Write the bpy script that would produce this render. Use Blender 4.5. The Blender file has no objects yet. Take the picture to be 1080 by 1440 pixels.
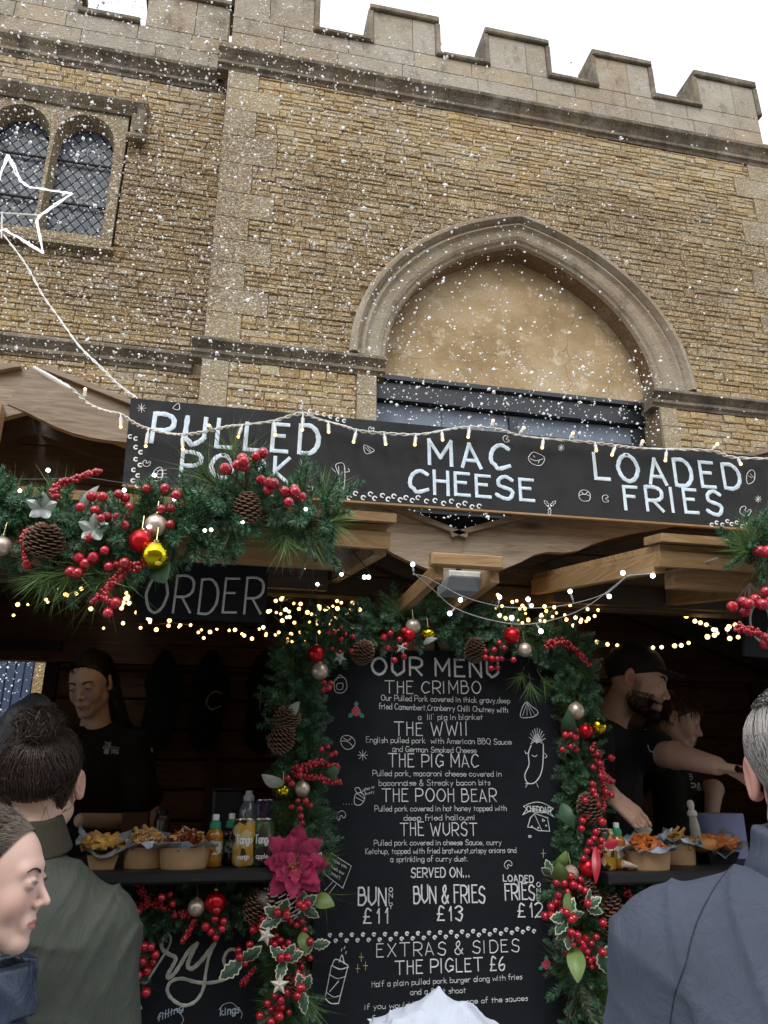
import bpy, bmesh, math, random
import numpy as np
from mathutils import Vector, Matrix, Euler
SC = bpy.context.scene; COL = SC.collection
R = math.radians
# ------------------------------------------------------------ camera
PITCH, YAW, CZ, FPX = R(19.8), R(12.2), 1.6, 1082.0
cd = bpy.data.cameras.new('camera'); cam = bpy.data.objects.new('camera', cd); COL.objects.link(cam)
cd.sensor_fit = 'VERTICAL'; cd.sensor_height = 36; cd.sensor_width = 27; cd.lens = 36 * FPX / 1440
cd.clip_start = .05; cd.clip_end = 3000
cam.location = (0, 0, CZ); cam.rotation_euler = (R(90) + PITCH, 0, -YAW)
SC.camera = cam
# ------------------------------------------------------------ light
wd = bpy.data.worlds.new('World'); SC.world = wd; wd.use_nodes = True
nt = wd.node_tree; nt.nodes.clear()
sky = nt.nodes.new('ShaderNodeTexSky'); sky.sky_type = 'NISHITA'; sky.sun_disc = False
sky.sun_elevation = R(52); sky.sun_rotation = R(200); sky.air_density = 1.0; sky.dust_density = 3.0; sky.ozone_density = 1
hs = nt.nodes.new('ShaderNodeHueSaturation'); hs.inputs['Saturation'].default_value = .13
bg = nt.nodes.new('ShaderNodeBackground'); bg.inputs['Strength'].default_value = .15
wo = nt.nodes.new('ShaderNodeOutputWorld')
nt.links.new(sky.outputs[0], hs.inputs['Color']); ov = nt.nodes.new('ShaderNodeMix'); ov.data_type = 'RGBA'; ov.inputs[0].default_value = .72; ov.inputs[7].default_value = (3.55, 3.72, 3.95, 1)   # even cloud layer
nt.links.new(hs.outputs[0], ov.inputs[6]); nt.links.new(ov.outputs[2], bg.inputs[0]); nt.links.new(bg.outputs[0], wo.inputs[0])
sl = bpy.data.lights.new('sun', 'SUN'); sl.energy = .5; sl.angle = R(25); sl.color = (1, .97, .93)
so = bpy.data.objects.new('sun', sl); COL.objects.link(so)
so.rotation_euler = (R(38), 0, R(-20))
SC.view_settings.view_transform = 'Standard'; SC.view_settings.look = 'None'
SC.view_settings.exposure = 1.5; SC.view_settings.gamma = 1
SC.cycles.max_bounces = 6; SC.cycles.diffuse_bounces = 3; SC.cycles.glossy_bounces = 3; SC.cycles.transmission_bounces = 5
# ------------------------------------------------------------ helpers
fw = Vector((math.sin(YAW) * math.cos(PITCH), math.cos(YAW) * math.cos(PITCH), math.sin(PITCH)))
rt = Vector((math.cos(YAW), -math.sin(YAW), 0)); upv = rt.cross(fw)
def at(px, py, y):
    d = fw + rt * ((px - 540) / FPX) + upv * ((720 - py) / FPX)
    return Vector((0, 0, CZ)) + d * (y / d.y)
def mm(y): return y * 1.08 / FPX   # rough metres per pixel at plane y
class MB:
    def __init__(s): s.v = []; s.f = []; s.m = []; s.mi = 0
    def add(s, vs, fs, mi=None):
        o = len(s.v); s.v += [tuple(v) for v in vs]
        for f in fs: s.f.append(tuple(i + o for i in f)); s.m.append(s.mi if mi is None else mi)
    def box(s, x0, x1, y0, y1, z0, z1, M=None, mi=None):
        vs = [Vector(p) for p in ((x0,y0,z0),(x1,y0,z0),(x1,y1,z0),(x0,y1,z0),(x0,y0,z1),(x1,y0,z1),(x1,y1,z1),(x0,y1,z1))]
        if M: vs = [M @ v for v in vs]
        s.add(vs, [(0,3,2,1),(4,5,6,7),(0,1,5,4),(1,2,6,5),(2,3,7,6),(3,0,4,7)], mi); return s
    def bev(s, x0, x1, y0, y1, z0, z1, b=.004, M=None, mi=None, j=0):
        # block whose front (-y) edges are bevelled, optional jitter
        rj = (lambda: random.uniform(-j, j)) if j else (lambda: 0)
        o = [(x0,z0),(x1,z0),(x1,z1),(x0,z1)]; c = [(x0+b,z0+b),(x1-b,z0+b),(x1-b,z1-b),(x0+b,z1-b)]
        vs = [Vector((x,y1,z)) for x,z in o] + [Vector((x,y0+b,z)) for x,z in o] + [Vector((x+rj(),y0+rj(),z+rj())) for x,z in c]
        if M: vs = [M @ v for v in vs]
        fs = [(8,9,10,11)]
        for i in range(4):
            k = (i+1) % 4; fs += [(i,k,4+k,4+i),(4+i,4+k,8+k,8+i)]
        s.add(vs, fs, mi); return s
    def tube(s, pts, r, n=6, mi=None, cap=True, flat=1):
        pts = [Vector(p) for p in pts]; N = len(pts); rr = r if isinstance(r, (list, tuple)) else [r] * N
        up = Vector((0, 0, 1)); vs = []; prev = None
        for i, p in enumerate(pts):
            t = (pts[min(i+1,N-1)] - pts[max(i-1,0)]);
            t = t.normalized() if t.length > 1e-9 else Vector((0,0,1))
            if prev is None:
                a = t.orthogonal().normalized()
            else: a = (prev - t * prev.dot(t)); a = a.normalized() if a.length > 1e-6 else t.orthogonal().normalized()
            prev = a; b = t.cross(a)
            for k in range(n):
                th = 2*math.pi*k/n; vs.append(p + (a*math.cos(th) + b*math.sin(th)*flat) * rr[i])
        fs = [(i*n+k, i*n+(k+1)%n, (i+1)*n+(k+1)%n, (i+1)*n+k) for i in range(N-1) for k in range(n)]
        if cap: fs += [tuple(range(n))[::-1], tuple((N-1)*n+k for k in range(n))]
        s.add(vs, fs, mi); return s
    def lathe(s, prof, n=20, M=None, mi=None, wob=0):
        vs = []; 
        for r, z in prof:
            for k in range(n):
                th = 2*math.pi*k/n; v = Vector((r*math.cos(th), r*math.sin(th), z + (random.uniform(-wob,wob) if wob else 0))); vs.append(M @ v if M else v)
        N = len(prof); fs = [(i*n+k, i*n+(k+1)%n, (i+1)*n+(k+1)%n, (i+1)*n+k) for i in range(N-1) for k in range(n)]
        if prof[0][0] > 1e-5: fs.append(tuple(range(n))[::-1])
        if prof[-1][0] > 1e-5: fs.append(tuple((N-1)*n+k for k in range(n)))
        s.add(vs, fs, mi); return s
    def ball(s, c, r, n=10, m=6, mi=None, sc=(1,1,1)):
        M = Matrix.Translation(c) @ Matrix.Diagonal((*sc, 1))
        return s.lathe([(max(1e-6, r*math.sin(math.pi*i/m)), -r*math.cos(math.pi*i/m)) for i in range(m+1)], n, M, mi)
    def extr(s, prof, x0, x1, ax=0, mi=None, M=None):
        # closed (a,b) profile extruded along axis 0 (x; profile y,z) or 1 (y; profile x,z)
        n = len(prof); mk = (lambda t,a,b: Vector((t,a,b))) if ax == 0 else (lambda t,a,b: Vector((a,t,b)))
        vs = [mk(x0,a,b) for a,b in prof] + [mk(x1,a,b) for a,b in prof]
        if M: vs = [M @ v for v in vs]
        s.add(vs, [(i,(i+1)%n,n+(i+1)%n,n+i) for i in range(n)] + [tuple(range(n))[::-1], tuple(range(n,2*n))], mi); return s
    def build(s, name, mats, parent=None, smooth=False, fix=False):
        me = bpy.data.meshes.new(name); me.from_pydata(s.v, [], s.f)
        if not isinstance(mats, (list, tuple)): mats = [mats]
        for m in mats: me.materials.append(m)
        if len(mats) > 1: me.polygons.foreach_set('material_index', s.m)
        if smooth: me.polygons.foreach_set('use_smooth', [True]*len(me.polygons))
        if fix:
            b = bmesh.new(); b.from_mesh(me); bmesh.ops.recalc_face_normals(b, faces=b.faces); b.to_mesh(me); b.free()
        return link(name, me, parent)
def link(name, me, parent=None, M=None):
    o = bpy.data.objects.new(name, me); COL.objects.link(o)
    if parent:
        o.parent = parent
        if isinstance(parent, bpy.types.Object): o.matrix_parent_inverse = WM(parent).inverted()
    if M is not None: o.matrix_basis = M
    return o
def WM(o):   # world matrix without a depsgraph update
    M = o.matrix_basis.copy()
    if o.parent: M = WM(o.parent) @ o.matrix_parent_inverse @ M
    return M
def tag(o, label=None, cat=None, group=None, kind=None):
    if label: o['label'] = label
    if cat: o['category'] = cat
    if group: o['group'] = group
    if kind: o['kind'] = kind
    return o
def thing(name, label, cat, loc=(0,0,0), group=None):
    o = bpy.data.objects.new(name, None); COL.objects.link(o); o.location = loc; o.empty_display_size = .1
    return tag(o, label, cat, group)
# ------------------------------------------------------------ materials
def hexc(h): 
    return tuple((int(h[i:i+2],16)/255)**2.2 for i in (0,2,4)) + (1,)
def c4(c): return hexc(c) if isinstance(c, str) else (tuple(c)+(1,))[:4]
class NT:
    def __init__(s, name):
        s.m = bpy.data.materials.new(name); s.m.use_nodes = True; s.t = s.m.node_tree
        s.b = s.t.nodes['Principled BSDF']; s.co = s.t.nodes.new('ShaderNodeTexCoord'); s.o = s.t.nodes['Material Output']
    def n(s, typ, **kw):
        nd = s.t.nodes.new('ShaderNode' + typ)
        for k, v in kw.items():
            if k in nd.inputs: s.set(nd.inputs[k], v)
            elif hasattr(nd, k): setattr(nd, k, v)
        return nd
    def set(s, inp, v):
        if isinstance(v, bpy.types.NodeSocket): s.t.links.new(v, inp)
        else: inp.default_value = v
    def vec(s, scale=(1,1,1), obj=True, rot=(0,0,0)):
        mp = s.n('Mapping'); s.t.links.new(s.co.outputs['Object' if obj else 'Generated'], mp.inputs[0]); mp.inputs['Scale'].default_value = scale; mp.inputs['Rotation'].default_value = rot
        return mp.outputs[0]
    def gvec(s, scale=(1,1,1)):
        g = s.n('NewGeometry'); mp = s.n('Mapping'); s.t.links.new(g.outputs['Position'], mp.inputs[0]); mp.inputs['Scale'].default_value = scale; return mp.outputs[0]
    def noise(s, v, scale, detail=4, rough=.6, dist=0): return s.n('TexNoise', Vector=v, Scale=scale, Detail=detail, Roughness=rough, Distortion=dist).outputs[0]
    def ramp(s, f, stops):
        r = s.n('ValToRGB', Fac=f); e = r.color_ramp.elements
        while len(e) < len(stops): e.new(.5)
        for k, (p, c) in enumerate(stops): e[k].position = p; e[k].color = c4(c) if not isinstance(c, (int, float)) else (c,c,c,1)
        return r.outputs[0]
    def mix(s, f, a, b, mode='MIX'):
        x = s.n('Mix', data_type='RGBA', blend_type=mode); s.set(x.inputs[0], f)
        for i, q in ((6, a), (7, b)): s.set(x.inputs[i], c4(q) if not isinstance(q, bpy.types.NodeSocket) else q)
        return x.outputs[2]
    def math(s, op, a, b=0):
        x = s.n('Math', operation=op); s.set(x.inputs[0], a); s.set(x.inputs[1], b); return x.outputs[0]
    def rnd(s):
        g = s.n('NewGeometry'); o = s.n('ObjectInfo'); return s.math('FRACT', s.math('ADD', g.outputs['Random Per Island'], o.outputs['Random']))
    def bump(s, h, strength=.5, dist=.01, nrm=None):
        b = s.n('Bump', Height=h, Strength=strength, Distance=dist)
        if nrm is not None: s.t.links.new(nrm, b.inputs['Normal'])
        return b.outputs[0]
    def fin(s, col=None, rough=None, nrm=None, metal=None, **kw):
        for k, v in (('Base Color', col), ('Roughness', rough), ('Normal', nrm), ('Metallic', metal)):
            if v is not None: s.set(s.b.inputs[k], c4(v) if k == 'Base Color' and not isinstance(v, bpy.types.NodeSocket) else v)
        for k, v in kw.items(): s.set(s.b.inputs[k.replace('_', ' ')], v)
        return s.m
MC = {}
def M(name, f):
    if name not in MC: MC[name] = f()
    return MC[name]
def simple(name, col, rough=.5, metal=0, var=.25, nscale=20, bump=.2, bd=.002, **kw):
    n = NT(name); c = c4(col); v = n.vec()
    f = n.noise(v, nscale)
    a = tuple(x*(1-var) for x in c[:3]); b = tuple(min(1, x*(1+var)) for x in c[:3])
    return n.fin(n.ramp(f, [(.3, a), (.7, b)]), rough, n.bump(n.noise(v, nscale*4), bump, bd) if bump else None, metal, **kw)
def emis(name, col, st):
    n = NT(name); return n.fin(col, .3, Emission_Color=c4(col), Emission_Strength=st)
def stone_mat(name, cols, zones=True, pit=1.0, dark=.0):
    n = NT(name); g = n.gvec(); 
    r = n.rnd()
    base = n.ramp(r, [(i/(len(cols)-1) if len(cols)>1 else 0, c) for i, c in enumerate(cols)])
    big = n.noise(g, .55, 3, .55); mid = n.noise(g, 3.2, 4, .65); 
    base = n.mix(n.ramp(big, [(.42, 0), (.62, .75)]), base, n.mix(.5, base, (.17,.095,.04)))          # rusty brown zones
    base = n.mix(n.ramp(mid, [(.5, 0), (.72, .65)]), base, (.38,.35,.30))                               # pale grey lichen
    fine = n.noise(n.gvec((1,1,2.3)), 26, 6, .8)
    vo = n.n('TexVoronoi', Vector=g, Scale=42.0).outputs['Distance']
    pits = n.ramp(fine, [(.49, 1), (.58, 0)])
    sp_ = n.n('SeparateXYZ', Vector=n.gvec()); band = n.ramp(n.math('ADD', n.math('MULTIPLY', n.math('SUBTRACT', sp_.outputs[2], 5.5), .22), n.math('MULTIPLY', n.math('SUBTRACT', n.noise(g, .9, 4), .5), .5)), [(.05, .35), (.22, 1), (.62, 1), (.80, .3)])
    zone = n.math('MULTIPLY', n.ramp(n.noise(g, 1.5, 3, .6), [(.3, .55), (.55, 1)]), band)
    pf = n.math('MULTIPLY', n.math('MULTIPLY', pits, zone), min(.92, .85*pit))
    base = n.mix(pf, base, (.105,.066,.030))
    lt = n.ramp(n.noise(g, 55, 3, .7), [(.53, 0), (.62, .62*pit)])
    base = n.mix(lt, base, (.66,.56,.40))
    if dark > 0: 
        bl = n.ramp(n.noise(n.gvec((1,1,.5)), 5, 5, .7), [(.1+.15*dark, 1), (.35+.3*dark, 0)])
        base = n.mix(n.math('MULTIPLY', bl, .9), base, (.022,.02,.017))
    h = n.math('ADD', n.math('MULTIPLY', fine, 1.0), n.math('MULTIPLY', vo, .5))
    return n.fin(base, .92, n.bump(h, .9*min(1,pit+.25), .018, n.bump(n.noise(g, 9, 3), .5, .03)))
STONE = stone_mat('rubble limestone', [(.41,.275,.11), (.53,.385,.175), (.30,.18,.07), (.47,.345,.17), (.35,.22,.085), (.52,.43,.265), (.39,.30,.18)], pit=1.25)
ASH = stone_mat('weathered ashlar', [(.355,.295,.195), (.385,.32,.215), (.335,.275,.18), (.375,.295,.18)], pit=1.05)
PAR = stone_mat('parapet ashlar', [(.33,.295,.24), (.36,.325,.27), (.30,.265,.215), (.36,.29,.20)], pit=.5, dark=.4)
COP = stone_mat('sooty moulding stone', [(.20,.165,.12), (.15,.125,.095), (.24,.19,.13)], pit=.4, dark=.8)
MOUL = stone_mat('arch moulding stone', [(.33,.285,.21), (.29,.245,.185), (.35,.30,.215)], pit=.25, dark=.4)
RUST = stone_mat('rust stained reveal', [(.24,.14,.06), (.20,.12,.06)], pit=.4, dark=.2)
MORT = stone_mat('mortar backing', [(.17,.12,.07), (.20,.145,.085)], pit=.8)
def _plaster():
    n = NT('old lime plaster'); g = n.gvec()
    c = n.ramp(n.noise(g, 1.3, 5, .65), [(.3, (.20,.135,.065)), (.5, (.33,.235,.125)), (.7, (.42,.33,.215))])
    w = n.mix(n.noise(g, 4, 3), (0,0,0), (1,1,1))
    dv = n.n('VectorMath', operation='ADD'); n.t.links.new(n.gvec(), dv.inputs[0]); n.t.links.new(n.mix(.25, (0,0,0), n.n('TexNoise', Vector=g, Scale=3.0, Detail=5.0).outputs[1]), dv.inputs[1])
    vo = n.n('TexVoronoi', Vector=dv.outputs[0], Scale=2.1, feature='DISTANCE_TO_EDGE').outputs['Distance']
    brk = n.ramp(n.noise(g, 1.1, 2), [(.45, 0), (.6, 1)])
    cr = n.math('MULTIPLY', n.ramp(vo, [(0, 1), (.006, 0)]), brk)
    c = n.mix(n.math('MULTIPLY', cr, .6), c, (.10,.065,.04))
    c = n.mix(n.ramp(n.noise(g, 7, 5, .7), [(.56, 0), (.64, .6)]), c, (.56,.47,.34))
    return n.fin(c, .9, n.bump(n.math('SUBTRACT', n.noise(g, 12, 5, .65), n.math('MULTIPLY', cr, .8)), .6, .02))
PLAS = _plaster()
def wood(name, cols, ax=0, sc=1.0, rough=.6, knots=True):
    n = NT(name); s = [9*sc]*3; s[ax] = .9*sc
    oi = n.n('ObjectInfo'); off = n.n('VectorMath', operation='ADD'); n.t.links.new(n.gvec(tuple(s)), off.inputs[0])
    cb = n.n('CombineXYZ'); 
    for i in range(3): n.t.links.new(n.math('MULTIPLY', oi.outputs['Random'], 37.0+i*11), cb.inputs[i])
    n.t.links.new(cb.outputs[0], off.inputs[1]); v = off.outputs[0]
    gr = n.noise(v, 6, 6, .62, 1.6); g2 = n.noise(v, 1.3, 3, .5, .6)
    c = n.ramp(gr, [(.3, cols[0]), (.52, cols[1]), (.72, cols[2])])
    c = n.mix(n.ramp(g2, [(.35, .55), (.65, 0)]), c, cols[0])
    if knots:
        kv = n.n('TexVoronoi', Vector=n.gvec(tuple((2.2 if i==ax else 7) for i in range(3))), Scale=1.0).outputs['Distance']
        c = n.mix(n.ramp(kv, [(.06, .9), (.14, 0)]), c, tuple(x*.3 for x in cols[0][:3]))
    return n.fin(c, rough, n.bump(gr, .35, .004))
WNEW = wood('pale treated timber', [(.20,.115,.045), (.36,.22,.10), (.46,.31,.16)], 0)
WNEWY = wood('pale treated timber along y', [(.20,.115,.045), (.36,.22,.10), (.46,.31,.16)], 1)
WOLD = wood('weathered grey brown timber', [(.15,.108,.070), (.29,.215,.145), (.41,.33,.245)], 0)
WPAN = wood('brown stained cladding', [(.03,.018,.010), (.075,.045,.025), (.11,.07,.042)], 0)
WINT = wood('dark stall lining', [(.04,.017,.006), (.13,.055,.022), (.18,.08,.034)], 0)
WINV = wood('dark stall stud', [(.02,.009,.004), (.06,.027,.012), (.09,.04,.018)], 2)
GREYB = simple('grey roof board', (.11,.10,.09), .8, 0, .25, 6)
def _chalk(name, c, dust=.03):
    n = NT(name); g = n.gvec()
    f = n.noise(n.gvec((1,1,3)), 3, 6, .7)
    return n.fin(n.ramp(f, [(.3, c), (.75, tuple(x+dust for x in c))]), n.ramp(n.noise(g, 14, 4), [(.3, .6), (.7, .85)]), n.bump(n.noise(n.gvec((1,1,6)), 90, 3), .12, .002), Specular_IOR_Level=.25)
CHALK = _chalk('dark chalkboard paint', (.0075,.010,.0155), .006)
CHALK2 = _chalk('grey chalkboard paint', (.017,.018,.021), .012)
PAINT = simple('white chalk paint', (.80,.82,.84), .8, 0, .12, 60, 0)
PAINTB = simple('blue white brush lettering', (.62,.74,.86), .6, 0, .2, 45, 0)
GREYP = simple('grey chalk lettering', (.62,.62,.63), .8, 0, .15, 60, 0)
# ============================================================ SETTING: ground, building
random.seed(4)
def _ground():
    n = NT('wet paving'); g = n.gvec(); vo = n.n('TexVoronoi', Vector=n.gvec((1,1,1)), Scale=1.6, feature='DISTANCE_TO_EDGE').outputs['Distance']
    c = n.ramp(n.noise(g, 2, 5), [(.3, (.10,.095,.085)), (.7, (.19,.18,.165))])
    c = n.mix(n.ramp(vo, [(0, 1), (.03, 0)]), c, (.04,.038,.035))
    return n.fin(c, .55, n.bump(n.noise(g, 20, 4), .3, .01))
mb = MB(); mb.add([(-800,-800,0),(800,-800,0),(800,800,0),(-800,800,0)], [(0,1,2,3)])
tag(mb.build('ground', _ground()), kind='structure')
BW, LB = 7.0, 7.35                                  # front planes of the projecting bay and the left bay
XC, ZS = 3.16, 5.92; RO, RI, OFF, VS = 2.78, 2.41, .75, .80    # arch: centre, springing, radii
bld = thing('stone_building', 'battlemented honey limestone building with blocked pointed arch behind the stalls', 'building', (3, 7.5, 0))
wall = None
# --- wall backing (mortar), with arch opening
def archz(x, r):
    dx = abs(x - XC) + OFF
    return ZS + VS*math.sqrt(max(0, r*r - dx*dx))
mb = MB(); YB = 8.1
def slab(x0, x1, z0a, z0b, z1, y=BW+.012):
    mb.add([(x0,y,z0a),(x1,y,z0b),(x1,y,z1),(x0,y,z1)], [(0,1,2,3)])
XL, XR = -.36, 6.88
rmid = (RO+RI)/2
mb.box(XL, 1.43, BW+.012, YB, 0, 5.92); mb.box(4.71, XR, BW+.012, YB, 0, 5.92)
N = 40; xa, xb = XC-(rmid-OFF), XC+(rmid-OFF)
slab(XL, xa, 5.92, 5.92, 9.9); slab(xb, XR, 5.92, 5.92, 9.9)
for i in range(N):
    a, b = xa+(xb-xa)*i/N, xa+(xb-xa)*(i+1)/N; slab(a, b, archz(a, rmid), archz(b, rmid), 9.9)
mb.box(XL, XR, BW+.3, YB, 9.5, 10.47)               # parapet core
mb.box(XL, XL+.02, BW+.012, YB, 5.92, 9.9); mb.box(XR-.02, XR, BW+.012, YB, 5.92, 9.9)
for q in ((-9,-3.7,0,10.4),(-1.42,XL,0,10.4),(-3.7,-1.42,0,7.1),(-3.7,-1.42,8.95,10.4)): mb.box(q[0], q[1], LB+.012, LB+.7, q[2], q[3])   # left bay round the window
mb.box(XR, 13, LB+.45, LB+1, 0, 10.2)               # bay beyond the right corner
mb.box(-9, 13, 8.12, 14, 0, 9.6)                      # body of the building
wall = mb.build('wall', MORT, bld)
# window hole is dressed in front of the left bay (frame stands in a recess built below)
# --- rubble stones
allst = []
WX0, WX1, WZ0, WZ1 = -3.72, -1.44, 7.08, 9.02
def lay(x0, x1, z0, z1, y, skip):
    z = z0
    while z < z1 - .03:
        h = min(random.uniform(.05, .09), z1 - z)
        if z1 - z - h < .04: h = z1 - z
        x = x0 - random.uniform(0, .1)
        while x < x1:
            w = random.choice((random.uniform(.10, .22), random.uniform(.18, .34))); a, b = max(x, x0), min(x + w, x1)
            if b - a > .03 and not skip((a+b)/2, z+h/2, a, b): allst.append((a, b, z, z+h, y))
            x += w
        z += h
def sk_right(x, z, a, b):
    if z > ZS and z < archz(x, RO-.04) and abs(x-XC) < RO-OFF: return True
    return False
qz = []; z = 5.93; k = 0
while z < 9.5:
    h = random.uniform(.28, .42); h = min(h, 9.56 - z)
    if h < .1: break
    qz.append((z, z+h, .62 if k % 2 else .36)); z += h; k += 1
def sk_q(x, z, a, b):
    for z0, z1, w in qz:
        if z0 <= z < z1 and (a < XL + w or b > XR - w*.95): return True
    return sk_right(x, z, a, b)
# rubble is laid exactly between quoins, course band by course band
def lay_bay():
    for z0, z1, w in qz: lay(XL + w, XR - w*.95, z0, z1, BW, sk_right)
lay_bay()
for a, b in ((XL+.27, 1.22), (4.92, XR-.3)): lay(a, b, 0, 5.68, BW, lambda *q: False)
def sk_left(x, z, a, b): return (a < WX1-.02 and b > WX0 and WZ0 < z < WZ1)
lay(-5.2, XL, 5.95, 7.08, LB, lambda *q: False); lay(-5.2, XL, 9.02, 9.56, LB, sk_left)
lay(WX1+.02, XL, 7.08, 9.02, LB, lambda *q: False); lay(-5.2, WX0, 7.08, 9.02, LB, lambda *q: False)
lay(-5.2, XL, 0, 5.68, LB, lambda *q: False)
lay(XR, 9.5, 0, 9.5, LB+.44, lambda *q: False)
def stone(mb, a, b, z0, z1, y, g=.0038):
    pr = random.uniform(.0, .016); bb = random.uniform(.006, .012)
    mb.bev(a+g, b-g, y-pr, y+.05, z0+g*.7, z1-g*.7, min(bb, (z1-z0)*.3), j=.005)
allst.sort(key=lambda s: -((s[1]-s[0])*(s[3]-s[2]) * (1 if (s[2] > 5.6 and s[0] > -2.3 and s[0] < 6.8) else .1)) / (s[2]**2 + s[0]**2 + 60))
shapes = []
for a, b, z0, z1, y in allst[:290]:
    w, h = b-a, z1-z0; m2 = MB(); stone(m2, -w/2, w/2, -h/2, h/2, 0); o = m2.build('stone', STONE, wall); o.location = ((a+b)/2, y, (z0+z1)/2)
m2 = MB()
for a, b, z0, z1, y in allst[290:]: stone(m2, a, b, z0, z1, y)
tag(m2.build('rubble_stones', STONE, wall), kind='stuff')
# --- quoins and jamb stones
def block(a, b, z0, z1, y, m=ASH, pr=.02, dep=.3, name='ashlar_block', par=None, g=.002, yb=None):
    m2 = MB(); m2.bev(a+g, b-g, y-pr, y+dep, z0+g, z1-g, .004, j=.0015); return m2.build(name, m, par or wall)
for z0, z1, w in qz:
    block(XL, XL+w, z0, z1, BW, pr=.012, name='quoin_block', dep=.36); block(XR-w*.95, XR, z0, z1, BW, pr=.012, name='quoin_block', dep=.36)
z = 0
while z < 5.6:
    h = random.uniform(.3, .42); h = min(h, 5.68-z)
    if h < .1: break
    k = random.random() < .5
    block(XL, XL+.27, z, z+h, BW, pr=.012, name='quoin_block', dep=.36)
    block(1.22 if k else 1.12, 1.43, z, z+h, BW, pr=.03, name='jamb_block'); block(4.71, 4.92 if k else 5.02, z, z+h, BW, pr=.03, name='jamb_block')
    z += h
# --- moulded string course and cornice, in lengths with joints
CORN = [(.14,9.565),(-.01,9.565),(-.02,9.60),(-.055,9.62),(-.055,9.66),(-.03,9.69),(-.07,9.75),(-.12,9.79),(-.13,9.83),(-.10,9.86),(.0,9.92),(.14,9.93)]
STRG = [(.14,5.685),(-.01,5.685),(-.02,5.71),(-.05,5.73),(-.05,5.76),(-.03,5.78),(-.07,5.82),(-.105,5.845),(-.105,5.875),(-.07,5.90),(.0,5.945),(.14,5.95)]
def run(prof, x0, x1, y, name, m=COP, endl=0, endr=0):
    n = max(1, round((x1-x0)/.95))
    for i in range(n):
        a, b = x0+(x1-x0)*i/n, x0+(x1-x0)*(i+1)/n; m2 = MB()
        m2.extr([(y+p+random.uniform(-.002,.002), q) for p, q in prof], a+(.003 if i else 0), b-(.003 if i < n-1 else 0)); m2.build(name, m, wall, fix=True)
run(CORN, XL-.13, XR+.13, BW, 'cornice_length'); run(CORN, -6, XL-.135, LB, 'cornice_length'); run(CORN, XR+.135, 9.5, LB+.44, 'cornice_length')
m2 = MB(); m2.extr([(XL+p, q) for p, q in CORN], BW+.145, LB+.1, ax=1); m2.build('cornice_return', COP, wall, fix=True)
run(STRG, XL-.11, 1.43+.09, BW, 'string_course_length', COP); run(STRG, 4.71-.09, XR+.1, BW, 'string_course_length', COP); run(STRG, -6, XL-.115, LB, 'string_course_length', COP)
for xx, sg in ((1.43, 1), (4.71, -1)):
    m2 = MB(); m2.extr([(xx - sg*p*.85, q) for p, q in STRG], BW+.145, BW+.5, ax=1); m2.build('string_course_return', COP, wall, fix=True)
# --- pointed arch in voussoirs
APR = [(RO,.02),(RO,-.075),(RO-.03,-.105),(RO-.07,-.10),(RO-.10,-.05),(RO-.115,-.02),(RO-.14,-.045),(RO-.165,-.05),(RO-.19,-.02),(RO-.21,-.005),(RI+.06,.01),(RI+.02,.03),(RI,.055),(RI-.03,.07),(RI-.05,.11),(RI-.02,.14)]
REV = [(RI-.02,.14),(RI-.02,.44)]
amax = math.acos(OFF/2.4)
def sweep(mb, prof, a0, a1, side, n=4, closed=True):
    vs = []; P = len(prof)
    for i in range(n+1):
        a = a0+(a1-a0)*i/n
        for r, y in prof:
            aa = min(a, math.acos(OFF/r)); vs.append((XC + side*(OFF - r*math.cos(aa))*1.0, BW+y, ZS + VS*r*math.sin(aa)))
    fs = [(i*P+k, i*P+k+1, (i+1)*P+k+1, (i+1)*P+k) for i in range(n) for k in range(P-1)]
    if closed: fs += [(i*P+P-1, i*P, (i+1)*P, (i+1)*P+P-1) for i in range(n)] + [tuple(range(P)), tuple(n*P+k for k in range(P))[::-1]]
    if side > 0: fs = [f[::-1] for f in fs]
    mb.add(vs, fs)
for side in (1, -1):
    NV = 4
    for i in range(NV):
        a0, a1 = amax*i/NV, amax*(i+1)/NV; m2 = MB(); sweep(m2, APR + [(RI-.0,.16),(RO-.02,.16)], a0+(.0005 if i else 0), a1-.0005 if i < NV-1 else a1+.1, side, 5)
        m2.build('voussoir', MOUL, wall, fix=True, smooth=False)
    m2 = MB(); sweep(m2, REV, 0, amax+.1, side, 24, False); m2.build('arch_reveal', RUST, wall)
# --- plaster infill of the arch, dark timber lintel, blue-grey panels
m2 = MB(); P = [(XC-(RI-OFF)-.02, 5.8)] ; q = []
for i in range(31):
    x = XC-(RI-OFF)-.0 + 2*(RI-OFF)*i/30; q.append((x, archz(x, RI)))
m2.extr([(XC-(RI-OFF), 5.8)] + q + [(XC+(RI-OFF), 5.8)], BW+.36, BW+.46, ax=1); m2.build('plaster_infill', PLAS, wall, fix=True)
BLKP = simple('black blue gloss paint', (.012,.014,.02), .35, 0, .3, 8, .1)
BLUP = simple('slate blue painted board', (.13,.16,.21), .6, 0, .2, 5, .2)
m2 = MB(); m2.extr([(BW+.5,5.87),(BW+.24,5.87),(BW+.24,5.82),(BW+.29,5.80),(BW+.29,5.60),(BW+.5,5.60)], 1.435, 4.705); m2.build('lintel', BLKP, wall, fix=True)
for i in range(4):
    a = 1.435 + i*.8175; m2 = MB(); m2.bev(a+.003, a+.8145, BW+.38, BW+.45, 4.40, 5.595, .003); m2.build('panel_board', BLUP, wall)
for q in ((3.03,3.13,4.40,.33,.379),(4.55,4.705,0,.33,.375)): MB().box(q[0], q[1], BW+q[3], BW+q[4], q[2], 5.555).build('panel_post', BLKP, wall)
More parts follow.
